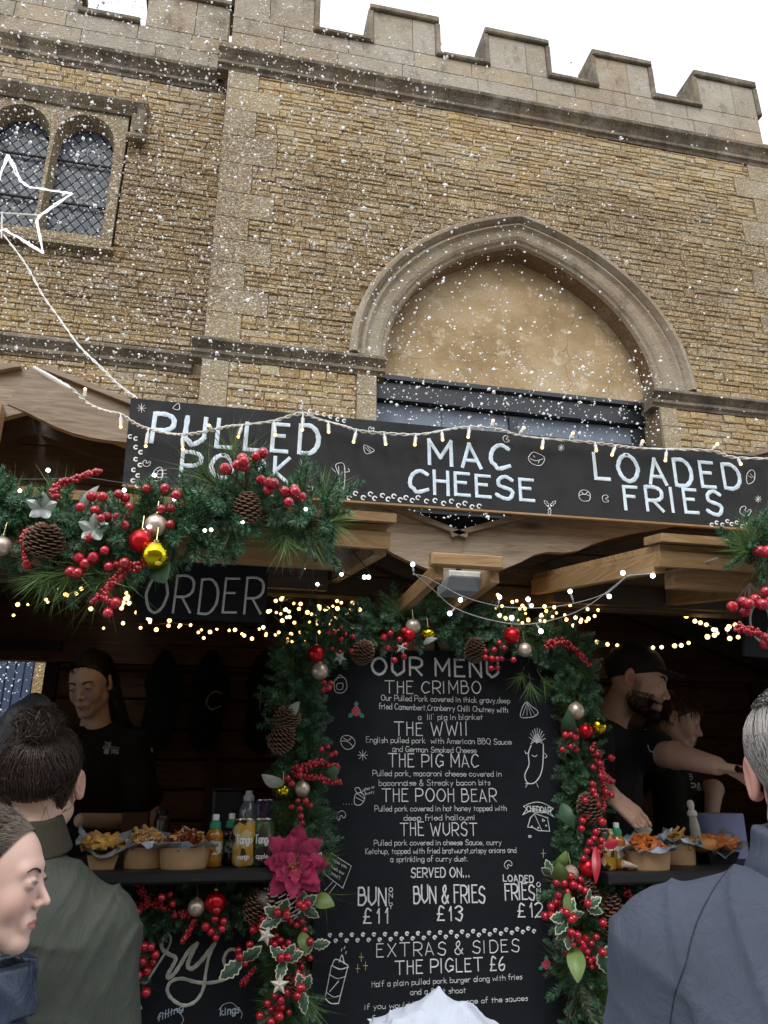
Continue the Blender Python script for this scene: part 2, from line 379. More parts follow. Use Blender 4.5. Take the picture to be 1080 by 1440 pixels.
m2 = MB(); m2.box(1.43, 4.71, BW+1.05, BW+1.06, 0, 4.4); m2.box(1.43, 4.71, BW+.4, BW+1.1, 4.35, 4.395); m2.build('passage_shade_sheet', simple('passage shade as black', (.006,.006,.008), .7), wall)  # near-black sheets, the darkness of the passage void put into their colour
# --- battlements
def course(x0, x1, z0, z1, y, wmin=.55, wmax=1.0, dep=.32):
    x = x0
    while x < x1-.02:
        w = random.uniform(wmin, wmax)
        if x1-x-w < .25: w = x1-x
        block(x, x+w, z0, z1, y, PAR, .012, dep, 'parapet_block', g=.003); x += w
course(XL, XR, 9.925, 10.18, BW); course(XL, XR, 10.18, 10.43, BW)
mers = [(XL, .62), (1.375, 2.19), (2.92, 3.72), (4.45, 5.24), (5.99, XR)]
for i, (a, b) in enumerate(mers):
    course(a, b, 10.43, 11.0, BW, .38, .6)
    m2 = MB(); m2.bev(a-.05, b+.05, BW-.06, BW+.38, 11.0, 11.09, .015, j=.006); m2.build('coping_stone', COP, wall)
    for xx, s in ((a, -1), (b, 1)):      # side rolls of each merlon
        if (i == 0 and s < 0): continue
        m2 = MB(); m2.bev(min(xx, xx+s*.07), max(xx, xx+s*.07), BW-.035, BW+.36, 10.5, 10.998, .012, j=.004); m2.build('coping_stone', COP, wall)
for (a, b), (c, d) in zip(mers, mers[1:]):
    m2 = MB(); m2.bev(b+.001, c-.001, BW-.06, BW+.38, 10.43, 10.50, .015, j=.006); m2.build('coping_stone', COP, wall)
def lm(a, b): 
    course(a, b, 10.43, 11.0, LB, .38, .6); m2 = MB(); m2.bev(a-.05, b+.05, LB-.06, LB+.38, 11.0, 11.09, .015, j=.006); m2.build('coping_stone', COP, wall)
course(-6, XL-.01, 9.925, 10.18, LB); course(-6, XL-.01, 10.18, 10.43, LB)
lm(-1.42, XL-.06); lm(-3.0, -2.26); lm(-4.6, -3.8)
for a, b in ((-2.2, -1.48), (-3.74, -3.06)):
    m2 = MB(); m2.bev(a, b, LB-.06, LB+.38, 10.43, 10.50, .015, j=.006); m2.build('coping_stone', COP, wall)
course(XR+.01, 9.5, 9.925, 10.5, LB+.44); m2 = MB(); m2.bev(XR+.02, 9.5, LB+.38, LB+.8, 10.5, 10.58, .015); m2.build('coping_stone', COP, wall)
course(XR+.01, 7.9, 10.58, 10.95, LB+.44)
# --- two light window with leaded diamond panes
wyn = LB
win = MB().build('window', [ASH], bld) if False else None
FR = MB()
def light_out(xc, w=.295, z0=7.30, zs=8.40, hh=.42, n=12):
    pts = [(xc-w, z0), (xc+w, z0)]
    for i in range(n+1):
        a = math.pi*i/n; pts.append((xc+w*math.cos(a), zs+hh*(math.sin(a)**.8)))
    return pts
LC = [-1.875, -2.565, -3.255]; HW = .295
# frame face with holes: build as strips around each light
fx0, fx1, fz0, fz1 = -3.68, -1.44, 7.12, 8.93
def holed():
    y = LB-.03; ys = LB+.16; cols = []
    ed = [fx0] + sorted(sum([[c-HW-.03, c+HW+.03] for c in LC], [])) + [fx1]
    for i in range(0, len(ed), 2): FR.box(ed[i], ed[i+1], y, LB+.3, fz0, fz1)
    for c in LC:
        w = HW+.03; FR.box(c-w, c+w, y, LB+.3, fz0, 7.22)
        top = [(c-w, fz1), (c+w, fz1)]; n = 12; o = []
        for k in range(n+1):
            a = math.pi*k/n; o.append((c+w*math.cos(a), 8.40+.47*math.sin(a)**.8 if 0 < k < n else 8.40))
        for k in range(n):
            FR.add([(o[k][0],y,o[k][1]),(o[k+1][0],y,o[k+1][1]),(o[k+1][0],y,fz1),(o[k][0],y,fz1)], [(0,1,2,3)])
        # splay from face to glass
        out = [(c-w, 7.22), (c+w, 7.22)] + o; inn = light_out(c)
        for k in range(len(out)):
            j = (k+1) % len(out)
            FR.add([(out[k][0],y,out[k][1]),(out[j][0],y,out[j][1]),(inn[j][0],ys,inn[j][1]),(inn[k][0],ys,inn[k][1])], [(0,1,2,3)])
holed()
win = FR.build('window', ASH, bld)
m2 = MB()   # hood mould with dropped ends
hp = [(LB+.05,8.93),(LB-.06,8.93),(LB-.08,8.96),(LB-.05,8.99),(LB-.10,9.04),(LB-.13,9.08),(LB-.12,9.12),(LB+.0,9.17),(LB+.05,9.17)]
m2.extr(hp, -3.85, -1.24); m2.box(-1.40, -1.245, LB-.10, LB+.05, 8.62, 8.93); m2.box(-1.345, -1.255, LB-.12, LB+.04, 8.68, 9.0); m2.build('hood_mould', COP, win, fix=True)
m2 = MB(); m2.tube([(-1.43,LB-.10,8.58),(-1.21,LB-.10,8.58)], .05, 8); m2.build('label_stop', COP, win)
m2 = MB(); m2.extr([(LB+.1,7.0),(LB-.1,7.02),(LB-.1,7.06),(LB+.1,7.14)], -3.75, -1.4); m2.build('window_sill', ASH, win, fix=True)
def clip(poly, cv):   # Sutherland Hodgman, convex ccw clip polygon
    for i in range(len(cv)):
        a, b = cv[i], cv[(i+1) % len(cv)]
        if abs(a[0]-b[0]) + abs(a[1]-b[1]) < 1e-6: continue
        out = []
        ins = lambda p: (b[0]-a[0])*(p[1]-a[1]) - (b[1]-a[1])*(p[0]-a[0]) >= -1e-9
        for k in range(len(poly)):
            p, q = poly[k], poly[(k+1) % len(poly)]; ip, iq = ins(p), ins(q)
            if ip: out.append(p)
            if ip != iq:
                d1 = (b[0]-a[0])*(p[1]-a[1]) - (b[1]-a[1])*(p[0]-a[0]); d2 = (b[0]-a[0])*(q[1]-a[1]) - (b[1]-a[1])*(q[0]-a[0]); t = d1/(d1-d2); out.append((p[0]+t*(q[0]-p[0]), p[1]+t*(q[1]-p[1])))
        poly = out
        if len(poly) < 3: return []
    return poly
PANE = simple('old leaded glass', (.035,.045,.06), .5, 0, .5, 4, .3, .01)
LEAD = simple('dark lead came', (.006,.007,.009), .9)
for li, c in enumerate(LC):
    cv = light_out(c)
    if li < 2:
        dx, dz = .058, .075
        for i in range(-6, 7):
            for j in range(-2, 13):
                for o in (0, 1):
                    cx, cz = c + (2*i+o)*dx, 7.35 + (2*j+o)*dz
                    p = clip([(cx-dx+.007,cz),(cx,cz-dz+.009),(cx+dx-.007,cz),(cx,cz+dz-.009)], cv)
                    if len(p) < 3: continue
                    ar = abs(sum(p[k][0]*p[(k+1)%len(p)][1]-p[(k+1)%len(p)][0]*p[k][1] for k in range(len(p))))/2
                    if ar < .0012: continue
                    tx, tz = random.uniform(-.05,.05), random.uniform(-.05,.05)
                    m2 = MB(); m2.add([(x, LB+.165+(x-cx)*tx+(z-cz)*tz, z) for x, z in p] , [tuple(range(len(p)))]); m2.build('pane', PANE, win)
    m2 = MB(); m2.extr([(x, z) for x, z in light_out(c, HW+.01)], LB+.18, LB+.2, ax=1)
    m2.box(c-HW, c+HW, LB+.12, LB+.14, 7.72, 7.74); m2.box(c-HW, c+HW, LB+.12, LB+.14, 8.3, 8.32); m2.build('leading', LEAD, win, fix=True)
# --- unseen wall added behind the viewer, blocks low sky light from the stalls
ow = MB().box(-16, 18, -9, -8, 0, 7.2).build('wall', STONE, thing('sky_blocking_wall', 'unseen stone wall added behind the viewer to block low sky light', 'building', (0,-8.5,0)))
# --- blue plank door in the left bay, seen through the stall's back opening
dx0 = at(-45, 980, LB).x; dx1 = at(44, 980, LB).x; 
door = MB().box(dx0, dx1, LB-.05, LB, 0, 3.1).build('door', simple('navy blue painted door', (.022,.04,.085), .5), bld)
for k in range(7):
    a = dx0 + (dx1-dx0)*k/7; b = dx0 + (dx1-dx0)*(k+1)/7; m2 = MB(); m2.bev(a+.004, b-.004, LB-.075, LB-.05, 0.05, 3.05, .005); m2.build('door_board', simple('navy door board', (.022,.042,.09), .5) if k == 0 else door.children[0].data.materials[0], door)
for k in range(7): block(dx1, dx1+.13, .45*k, .45*k+.45, LB, STONE, .06, .2, 'jamb_block')
# ============================================================ STROKE LETTERING
G = {'A':"022952 1444",'B':"0209 ~0939473606 ~0646543202",'C':"~5839180604132253",'D':"0209 ~093957543202",'E':"490902 0242 0636",'F':"490902 0636",'G':"~58391806041322435355 5535",'H':"0209 4942 0646",'I':"0209",'J':"~3934221203",'K':"0209 490542",'L':"090242",'M':"0209346962",'N':"02095259",'O':"~3918060513325365665839",'P':"0209 ~093958563505",'Q':"~3918060513325365665839 4261",'R':"0209 ~093958563505 2552",'S':"~583918164554422203",'T':"0969 3932",'U':"~090413224354 5459",'V':"092259",'W':"0922476289",'X':"0259 0952",'Y':"0936 693632",'Z':"09590252",
'a':"~461604123244 4642",'b':"0902 ~052645432203",'c':"~452605032243",'d':"4942 ~452605032243",'e':"0444 ~44452605032243",'f':"~39291812 0636",'g':"~452605032243 ~4641301001",'h':"0902 ~05264542",'i':"0602 0807",'j':"~262110 2827",'k':"0902 360442",'l':"0902",'m':"0602 ~05263532 ~35566562",'n':"0602 ~05264542",'o':"~26050322434526",'p':"0600 ~052645432203",'q':"4640 ~452605032243",'r':"0602 ~052636",'s':"~3605342202",'t':"1812 0636",'u':"~0603122243 4642",'v':"062246",'w':"0612355266",'x':"0246 0642",'y':"0623 4610",'z':"06460242",
'0':"~3918060513325365665839",'1':"172922",'2':"~082948460202 0242",'3':"~0829484726 ~26454432220 3",'6':"~3917041232443504",'£':"~4829171402 0242 0535",'&':"~521729393704123255",'.':"0302",',':"1201","'":"0908",'!':"0904 0302",'-':"0545",'?':"~0829484634 3332"}
def cat(pts, k=4):
    if len(pts) < 3: return pts
    cl = (Vector(pts[0])-Vector(pts[-1])).length < 1e-9; n = len(pts); out = []
    P = lambda i: Vector(pts[(i % (n-1)) if cl else max(0, min(n-1, i))])
    for i in range(n-1):
        a, b, c, d = P(i-1), P(i), P(i+1), P(i+2)
        for j in range(k):
            t = j/k; out.append(.5*((2*b)+(c-a)*t+(2*a-5*b+4*c-d)*t*t+(3*b-a-3*c+d)*t**3))
    out.append(Vector(pts[-1])); return out
def glyph(ch):
    s = G.get(ch); 
    if not s: return [], 3
    st = []; mx = 1
    for part in s.replace(' 3', '3').split(' ') if ch == '3' else s.split(' '):
        cv = part[0] == '~'; d = part.lstrip('~'); p = [(int(d[i]), int(d[i+1])) for i in range(0, len(d)-1, 2)]
        mx = max(mx, max(q[0] for q in p)); st.append(cat(p) if cv else [Vector(q) for q in p])
    return st, mx
RK = [0]
def ribbon(mb, pts, w, h=.0008, taper=True, mi=None):
    # split at sharp corners so every stroke keeps its full width
    P = [Vector(p) for p in pts]; cut = [0]
    for i in range(1, len(P)-1):
        a, b = P[i]-P[i-1], P[i+1]-P[i]
        if a.length > 1e-9 and b.length > 1e-9 and a.angle(b) > .8: cut.append(i)
    cut.append(len(P)-1)
    for a, b in zip(cut, cut[1:]):
        RK[0] = (RK[0]+1) % 7; ribbon1(mb, P[a:b+1], w, h*(1+.13*RK[0]), taper, mi)
def ribbon1(mb, pts, w, h=.0008, taper=True, mi=None):
    # pts: 3D points on the board, board faces -y; a low rounded bead of paint
    n = len(pts); vs = []; pts = [Vector(p) for p in pts]
    if n < 2: return
    e0 = (pts[0]-pts[1]).normalized()*w*.4; e1 = (pts[-1]-pts[-2]).normalized()*w*.4; pts[0] = pts[0]+e0; pts[-1] = pts[-1]+e1
    for i, p in enumerate(pts):
        t = (pts[min(n-1,i+1)]-pts[max(0,i-1)]); t = t.normalized() if t.length > 1e-9 else Vector((1,0,0))
        nn = Vector((-t.z, 0, t.x)); ww = w*.5*(1 if not taper else (.8 if i in (0, n-1) else 1)*(1+.12*math.sin(i*2.3)))
        vs += [p+nn*ww, p+nn*ww*.5+Vector((0,-h,0)), p-nn*ww*.5+Vector((0,-h,0)), p-nn*ww]
    fs = []
    for i in range(n-1):
        for k in range(3): fs.append((i*4+k, i*4+k+1, i*4+5+k, i*4+4+k))
    mb.add(vs, fs, mi)
def text_on(mb, s, px0, py0, px1, py1, cap, y, w=.1, jit=.25, gap=2.2, slant=0):
    """lettering between two baseline pixels on the board plane y"""
    a, b = at(px0, py0, y), at(px1, py1, y); capm = (at(px0, py0-cap, y)-a).length; u = capm/7
    xs = 0; lay_ = []
    for ch in s:
        if ch == ' ': xs += 3.6; continue
        st, mx = glyph(ch); lay_.append((st, xs)); xs += mx + gap + (0 if mx > 1 else .2)
    xs -= gap; L = (b-a).length; ux = L/max(xs, 1); d = (b-a).normalized(); up = Vector((0,0,1))
    for st, x0 in lay_:
        jx, jy, js = random.uniform(-jit, jit), random.uniform(-jit, jit), 1+random.uniform(-.05, .05)
        for pl in st:
            pts = []; 
            for q in pl:
                xx = (x0+jx*.5+q[0]+slant*(q[1]-2))*ux; zz = (q[1]-2)*js*u+jy*u*.6; pts.append(a+d*xx+up*zz)
            # densify sharp polylines a little so corners stay filled
            ribbon(mb, pts, w*capm)
def draw(mb, y, pts, w=.0025, curve=True, close=False):
    p = [at(px, py, y) for px, py in pts]
    if close: p.append(p[0])
    if curve: p = [Vector(q) for q in cat([tuple(v) for v in p])]
    ribbon(mb, p, w)
def blot(mb, c, y, r, n=7):
    p = at(*c, y); vs = [p+Vector((0,-.0009,0))]+[p+Vector((r*math.cos(6.283*k/n),0,r*math.sin(6.283*k/n)))*random.uniform(.8,1.2) for k in range(n)]
    mb.add(vs, [(0, 1+(k+1)%n, 1+k) for k in range(n)])
# ============================================================ THE TWO CHALET STALLS
FY = 2.45                 # stall front plane
VX = .712                 # valley between the stalls
HWD = 1.31                # half width of one stall
ZV, SL = 2.255, math.tan(R(18.6)) # eave height and slope
def stall(x0, lab, open_left):
    x1 = x0 + 2*HWD; xc = (x0+x1)/2; za = ZV + HWD*SL
    t = thing('market_stall', lab, 'stall', (xc, FY+.7, 0), 'wooden market stalls side by side')
    yb = FY + 1.75
    # back wall boards
    zb = ZV-.02; h = .145; n = int(2.4/h); dx = at(62, 960, yb).x; dz = at(30, 918, yb).z
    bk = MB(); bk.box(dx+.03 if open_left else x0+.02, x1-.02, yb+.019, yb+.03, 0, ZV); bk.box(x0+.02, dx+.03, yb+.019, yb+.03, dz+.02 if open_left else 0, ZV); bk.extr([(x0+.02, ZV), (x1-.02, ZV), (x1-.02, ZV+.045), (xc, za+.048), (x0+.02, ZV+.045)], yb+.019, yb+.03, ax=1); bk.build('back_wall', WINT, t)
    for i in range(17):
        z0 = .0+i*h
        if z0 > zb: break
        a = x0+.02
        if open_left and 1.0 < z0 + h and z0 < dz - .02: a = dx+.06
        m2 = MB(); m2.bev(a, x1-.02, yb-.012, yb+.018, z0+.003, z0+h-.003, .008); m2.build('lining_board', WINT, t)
    if open_left:
        for q in ((dx, dx+.06, yb-.03, yb+.03, 0, dz),(x0, dx+.06, yb-.03, yb+.03, dz, dz+.06)): MB().box(*q).build('doorframe', simple('black frame', (.01,.01,.011), .6), t)
    for k in range(5):
        xx = x0+.25+k*.55; MB().box(xx, xx+.05, yb-.06, yb-.013, 1.0, 2.2).build('stud', WINV, t)
    MB().box(x0+.02, x1-.02, yb-.075, yb-.0125, 2.2, 2.25).build('rail', WINT, t)
    MB().box(x0+.02, x1-.02, FY+.06, yb, .28, .30).build('floor', WINT, t)
    for xx, s in ((x0+.005, 1), (x1-.03, -1)):
        for i in range(17):
            if i*h > ZV+.02: break
            m2 = MB(); m2.box(xx, xx+.022, FY+.08, yb, i*h+.003, min(i*h+h-.003, ZV+.042)); m2.build('side_board', WINT, t)
    # front posts, header
    for xx in (x0+.005, x1-.085): MB().bev(xx, xx+.08, FY, FY+.08, 0, ZV-.05, .005).build('post', WOLD, t)
    MB().bev(x0+.09, x1-.09, FY+.0, FY+.06, 2.20, 2.265, .005).build('header_beam', WPAN, t)
    # gable cladding boards under the roof
    z = 2.268; k = 0
    while z < za - .05:
        hh = .125; zt = z+hh
        def hwz(zz): return HWD - max(0, zz-ZV)/SL - .01
        a0, a1 = hwz(z), max(.02, hwz(zt)); m2 = MB()
        m2.extr([(xc-a0, z+.002), (xc+a0, z+.002), (xc+a1, zt-.002), (xc-a1, zt-.002)], FY-.005-.004*(k%2), FY+.02, ax=1); m2.build('gable_board', WPAN, t, fix=True); z = zt; k += 1
    # roof slopes: deck underside and boards, rafters, carved bargeboards
    yf = FY-.25
    for s in (-1, 1):
        L = HWD/math.cos(math.atan(SL)); ang = math.atan(SL)
        Mx = Matrix.Translation((xc, 0, za)) @ Matrix.Rotation(s*ang, 4, 'Y')
        def bx(u0, u1, y0, y1, w0, w1, name, m, b=.004):
            m2 = MB(); a, c = (u0, u1) if s > 0 else (-u1, -u0); m2.box(a, c, y0, y1, w0, w1, Mx); return m2.build(name, m, t)
        bx(0, L-.005, yf+.03, yb+.1, .04, .058, 'roof_deck', GREYB)
        nb = 9
        for q in range(nb):
            bx(L*q/nb+.004, L*(q+1)/nb-.004, yf+.031, yb+.12, .06, .078, 'roof_board', WOLD)
        for yy in (FY-.06, FY+.8, FY+1.6): bx(.02, L-.06, yy, yy+.045, -.035, .039, 'rafter', WPAN)
        bx(.03, L-.1, yf+.032, yf+.07, -.02, .039, 'rafter', WNEW)
        # bargeboard with scalloped lower edge
        m2 = MB(); up_ = []; lo = []; NB = 28
        for q in range(NB+1):
            u = -.035+(L+.035)*q/NB; d = .105
            f = u/L; d += .012*math.exp(-((f-.10)/.07)**2) - .035*math.exp(-((f-.27)/.07)**2) + .02*math.exp(-((f-.42)/.1)**2)-.018*math.exp(-((f-.80)/.05)**2)+.012*math.exp(-((f-.72)/.05)**2)
            up_.append((u*s, .085)); lo.append((u*s, .085-d-.03))
        poly = up_ + lo[::-1]; m2.extr(poly, yf-(.004 if s > 0 else 0), yf+.024-(.004 if s > 0 else 0), ax=1, M=Mx)
        m2.build('bargeboard', WOLD, t, fix=True)
        bx(-.0, L, yf-.02, yf+.05, .087, .103, 'verge_strip', WOLD)
    MB().box(xc-.10, xc-.05, yf-.05, yf-.003, za-.19, za-.06).build('king_post', WNEW, t)
    # raised hatch canopy, hinged at the header
    a, b = x0+.325, x1-.345
    yh, y0 = FY-.03, 1.633; z0, z1 = 2.10, 2.20
    def fz(y, w): return z0 + (z1+.03-z0)*(y-y0)/(yh-y0) + w
    c = thing('x', None, None); bpy.data.objects.remove(c)
    tl = math.atan2((z1+.03-z0), (yh-y0)); Mf = Matrix.Translation((0, y0, z0)) @ Matrix.Rotation(tl, 4, 'X'); D = (yh-y0)/math.cos(tl)
    can = MB().box(a+.03, b-.03, .03, D-.02, .035, .05, Mf).build('canopy', WPAN, t)
    nb = 7
    for q in range(nb): 
        m2 = MB(); m2.box(a+.005, b-.005, D*q/nb+.003, D*(q+1)/nb-.003, .052, .068, Mf); m2.build('canopy_board', WNEW, can)
    m2 = MB(); m2.box(a-.01, b+.01, -.03, .05, .07, .09, Mf); m2.build('canopy_batten', WNEW, can)
    m2 = MB(); m2.box(a-.002, b+.002, -.008, .022, .012, .05, Mf); m2.build('canopy_rail', WNEW, can)
    m2 = MB(); m2.box(a+.06, b-.12, .03, .075, -.035, .012, Mf); m2.build('canopy_rail', WNEW, can)
    for xx in (a+.0, b-.03): m2 = MB(); m2.box(xx, xx+.03, .023, D, .0, .05, Mf); m2.build('canopy_side', WNEWY, can)
    m2 = MB(); m2.box(a+.04, b-.04, D-.1, D-.03, -.03, .034, Mf); m2.build('canopy_rail', WPAN, can)
    for xx in (a+.45, xc+.1, b-.5): m2 = MB(); m2.box(xx, xx+.045, .08, D-.1, -.02, .034, Mf); m2.build('canopy_joist', WNEWY, can)
    return t, x0, x1, xc, can
SLf = stall(VX-.004-2*HWD, 'left wooden chalet stall with order hatch under a propped canopy', True)
SRt = stall(VX+.004, 'right wooden chalet stall where the bearded server works', False)
# counters
BLKW = simple('black painted shelf', (.007,.008,.010), .5, 0, .3, 12, .2)
def counter(x0, x1, par, zc):
    m2 = MB(); m2.bev(x0, x1, FY-.26, FY+.25, zc-.03, zc, .006); m2.build('counter', BLKW, par)
    m2 = MB(); m2.box(x0, x1, FY-.02, FY+.0, .35, zc-.031); m2.build('counter_front', BLKW, par)
ZC = at(300, 1224, FY-.26).z
counter(SLf[1]+.09, .30, SLf[0], ZC); counter(1.12, SRt[2]-.09, SRt[0], at(870, 1228, FY-.26).z)
# ============================================================ BOARDS
def board(name, lab, cat_, quad, y, th=.012, m=CHALK, rot=None, grp=None, plane='xz'):
    pts = [at(px, py, y) for px, py in quad]; m2 = MB(); b = pts
    vs = [p for p in b] + [p+Vector((0,th,0)) for p in b]
    m2.add(vs, [(0,1,2,3),(7,6,5,4),(0,4,5,1),(1,5,6,2),(2,6,7,3),(3,7,4,0)])
    o = m2.build('panel', m, None, fix=True); t = thing(name, lab, cat_, (sum(p.x for p in b)/4, y, min(p.z for p in b)), grp); o.parent = t; o.matrix_parent_inverse = WM(t).inverted(); return t
YS = 2.13
sign = board('fascia_sign', 'long dark chalkboard sign offering pulled pork, mac cheese and loaded fries above both stalls', 'sign', [(172,681),(1079,745),(1081,643),(184,559.5)], YS, .012, CHALK2)
ed = MB(); a, b = at(172,681,YS), at(1079,745,YS); ed.add([a+Vector((0,-.0015,-.006)), b+Vector((0,-.0015,-.006)), b+Vector((0,-.0015,.0)), a+Vector((0,-.0015,0)), a+Vector((0,.012,-.006)), b+Vector((0,.012,-.006)), b+Vector((0,.012,0)), a+Vector((0,.012,0))], [(0,1,2,3),(7,6,5,4),(0,4,5,1),(3,2,6,7),(0,3,7,4),(1,5,6,2)]); ed.build('sign_edge', WNEW, sign)
ye = YS-.0012
random.seed(11)
def letter(par, name, s, x0, y0, x1, y1, cap, y, m=PAINT, **k):
    m2 = MB(); text_on(m2, s, x0, y0, x1, y1, cap, y, **k); return m2.build(name, m, par)
letter(sign, 'lettering', 'PULLED', 213, 621, 446, 639, 38, ye, PAINTB, w=.17, gap=3.6, slant=.03)
letter(sign, 'lettering', 'PORK', 254, 668, 405, 679, 34, ye, PAINTB, w=.17, gap=3.4)
letter(sign, 'lettering', 'MAC', 604, 652, 716, 661, 33, ye, PAINTB, w=.17, gap=3.0)
letter(sign, 'lettering', 'CHEESE', 577, 691, 750, 704, 31, ye, PAINTB, w=.17, gap=2.2)
letter(sign, 'lettering', 'LOADED', 838, 673, 1042, 688, 35, ye, PAINTB, w=.16, gap=3.4)
letter(sign, 'lettering', 'FRIES', 880, 715, 1016, 723, 31, ye, PAINTB, w=.17, gap=3.2)
dd = MB(); D = lambda pts, w=.0022, c=True, cl=False: draw(dd, ye, pts, w, c, cl)
def horse(mb, c, y, r=3.1, a=0, w=.0044):
    draw(mb, y, [(c[0]+r*math.cos(a+t), c[1]+r*math.sin(a+t)) for t in (.9,1.8,2.8,3.7,4.6,5.4)], w)
def flake_doodle(mb, c, y, r):
    for k in range(4):
        a = k*math.pi/4; draw(mb, y, [(c[0]-r*math.cos(a), c[1]-r*math.sin(a)), (c[0]+r*math.cos(a), c[1]+r*math.sin(a))], .002, False)
def bean(mb, c, y, r, a=0):
    pts = [(1,0),(.7,.7),(0,.9),(-.8,.6),(-.9,-.2),(-.4,-.7),(0,-.5),(-.1,-.05),(.35,.05),(.6,-.35),(.9,-.4)]
    ca, sa = math.cos(a), math.sin(a); draw(mb, y, [(c[0]+r*(p*ca-q*sa), c[1]+r*(p*sa+q*ca)) for p, q in pts], .002, True, True)
for c in ((183,614),(191,617),(191,629),(198,636),(191,646),(197,654),(188,661),(194,669),(187,676),(193,683)): horse(dd, c, ye, 2.5)
for c in ((491,700),(500,694),(511,700),(521,695),(527,701),(538,697),(546,702),(554,698),(563,703),(571,700),(580,704),(588,700),(600,705),(612,704),(624,708),(635,705),(645,711),(654,708),(664,713),(674,712)): horse(dd, c, ye, 2.8, .5)
for c in ((436,578),(446,581),(456,583),(465,586),(475,590),(484,592),(1001,738),(1008,735),(1016,738),(1023,733),(1029,737),(1036,735),(1044,740),(1052,737)): horse(dd, c, ye, 2.2, .2)
flake_doodle(dd, (199,574), ye, 6); flake_doodle(dd, (789,630), ye, 4.5); flake_doodle(dd, (1066,702), ye, 4.5)
D([(243,574),(251,567),(252,576)], cl=True); D([(512,626),(522,630),(526,634),(518,638),(513,636)], cl=True); D([(513,629),(520,636)]); D([(516,628),(522,635)])
bean(dd, (206,651), ye, 5.5); bean(dd, (522,603), ye, 4); bean(dd, (712,617), ye, 5, 1); bean(dd, (852,701), ye, 5.5, 1.2); bean(dd, (1048,718), ye, 8, .3); bean(dd, (435,686), ye, 5)
for sc in (1, .55): D([(222+(p-228)*sc+6*(1-sc), 665+(q-665)*sc) for p, q in ((232,657),(235,665),(232,675),(224,676),(220,670),(224,661))], cl=True)
for k in (662, 667, 672): D([(221,k),(234,k-1)])
# bacon rasher with arms
D([(472,654),(483,652),(485,668),(483,688),(474,687),(476,668)], cl=True); D([(476,656),(478,686)]); D([(472,664),(467,659)]); D([(485,664),(491,663),(490,659)]); D([(475,688),(472,691)]); D([(482,688),(484,692)]); D([(476,665),(479,668),(482,664)])
# cheese wedge, loaf, holly, potato and crisp doodles
D([(743,645),(749,636),(757,638),(766,644),(761,654),(750,653)], cl=True); D([(745,645),(754,648),(764,645)]); D([(750,641),(752,643)]); D([(757,651),(758,649)])
for t in (0,): 
    D([(814,697),(817,690),(825,690),(830,696),(828,704),(818,704)], cl=True); D([(814,697),(822,695),(830,698)]); D([(818,692),(822,696),(826,692)])
def holly_doodle(mb, c, y, r, w=.002):
    for a in (-2.3, -.8, 1.6):
        pts = [(0,0),(.35,.28),(.6,.12),(.8,.28),(1.25,0),(.8,-.28),(.6,-.12),(.35,-.28)]; ca, sa = math.cos(a), math.sin(a)
        draw(mb, y, [(c[0]+r*(.25*ca+p*ca-q*sa), c[1]+r*(.25*sa+p*sa+q*ca)) for p, q in pts], w, False, True)
holly_doodle(dd, (773,713), ye, 8); 
for p in ((771,712),(775,711),(773,715)): blot(dd, p, ye, .0035)
D([(1050,668),(1056,661),(1061,664),(1061,674),(1057,679),(1051,680)], cl=True); D([(1052,669),(1057,672)]); D([(1055,666),(1060,672)])
tag(dd.build('doodles', PAINT, sign), kind='stuff')
# order sign
YO = 1.80
order = board('order_sign', 'small black sign reading ORDER hanging below the left canopy garland', 'sign', [(191,867),(373,875),(378,795),(196,787)], YO, .01, CHALK)
letter(order, 'lettering', 'ORDER', 203, 862, 366, 862, 50, YO-.0012, GREYP, w=.075, gap=2.4, slant=.05)
m2 = MB()
for px in (215, 355): a = at(px, 800, YO); m2.tube([a, a+Vector((0,.0,.16))], .0015, 5)
m2.build('hanging_wires', LEAD, order)
osr = board('collect_sign', 'cropped dark sign with a large painted letter O at the right edge', 'sign', [(1047,922),(1150,930),(1155,848),(1050,842)], YO, .01, CHALK)
m2 = MB(); draw(m2, YO-.0012, [(1062,851),(1056,862),(1056,880),(1063,896),(1073,902),(1080,893),(1082,874),(1079,858),(1070,850)], .007, True, True); m2.build('lettering', GREYP, osr)
# menu board
YM = FY-.01
menu = board('menu_board', 'tall chalkboard menu headed OUR MENU framed with greenery between the stalls', 'menu board', [(431,1700),(834,1700),(776,915),(450,915)], YM, .018, CHALK)
ym = YM-.0013
L_ = lambda s, x0, y0, x1, y1, cap, w=.1, gap=2.2, m=PAINT, **k: letter(menu, 'lettering', s, x0, y0, x1, y1, cap, ym, m, w=w, gap=gap, **k)
L_('OUR MENU', 523, 948, 701, 952, 24, .15, 2.6, simple('chalky grey white lettering', (.78,.79,.81), .8, 0, .15, 50, 0))
L_('THE CRIMBO', 541, 975, 676, 975, 17, .10, 2.4)
L_('Our Pulled Pork covered in thick gravy,deep', 536, 985, 717, 989, 8, .115, 1.5)
L_('fried Camembert,Cranberry Chilli Chutney with', 533, 997, 714, 1002, 8, .115, 1.5)
L_("a  lil' pig in blanket", 588, 1012, 679, 1012, 8, .115, 1.5)
L_('THE WWII', 555, 1034, 658, 1034, 18, .10, 2.4)
L_('English pulled pork  with American BBQ Sauce', 515, 1044, 719, 1047, 8, .115, 1.5)
L_('and German Smoked Cheese', 552, 1057, 670, 1059, 8, .115, 1.5)
L_('THE PIG MAC', 546, 1078, 673, 1079, 18, .10, 2.2)
L_('Pulled pork, macaroni cheese covered in', 524, 1091, 705, 1092, 8, .115, 1.5)
L_('baconnaise & Streaky bacon bits', 533, 1105, 689, 1104, 8, .115, 1.5)
L_('THE POOH BEAR', 537, 1127, 698, 1127, 18, .10, 2.2)
L_('Pulled pork covered in hot honey topped with', 527, 1141, 712, 1140, 8, .115, 1.5)
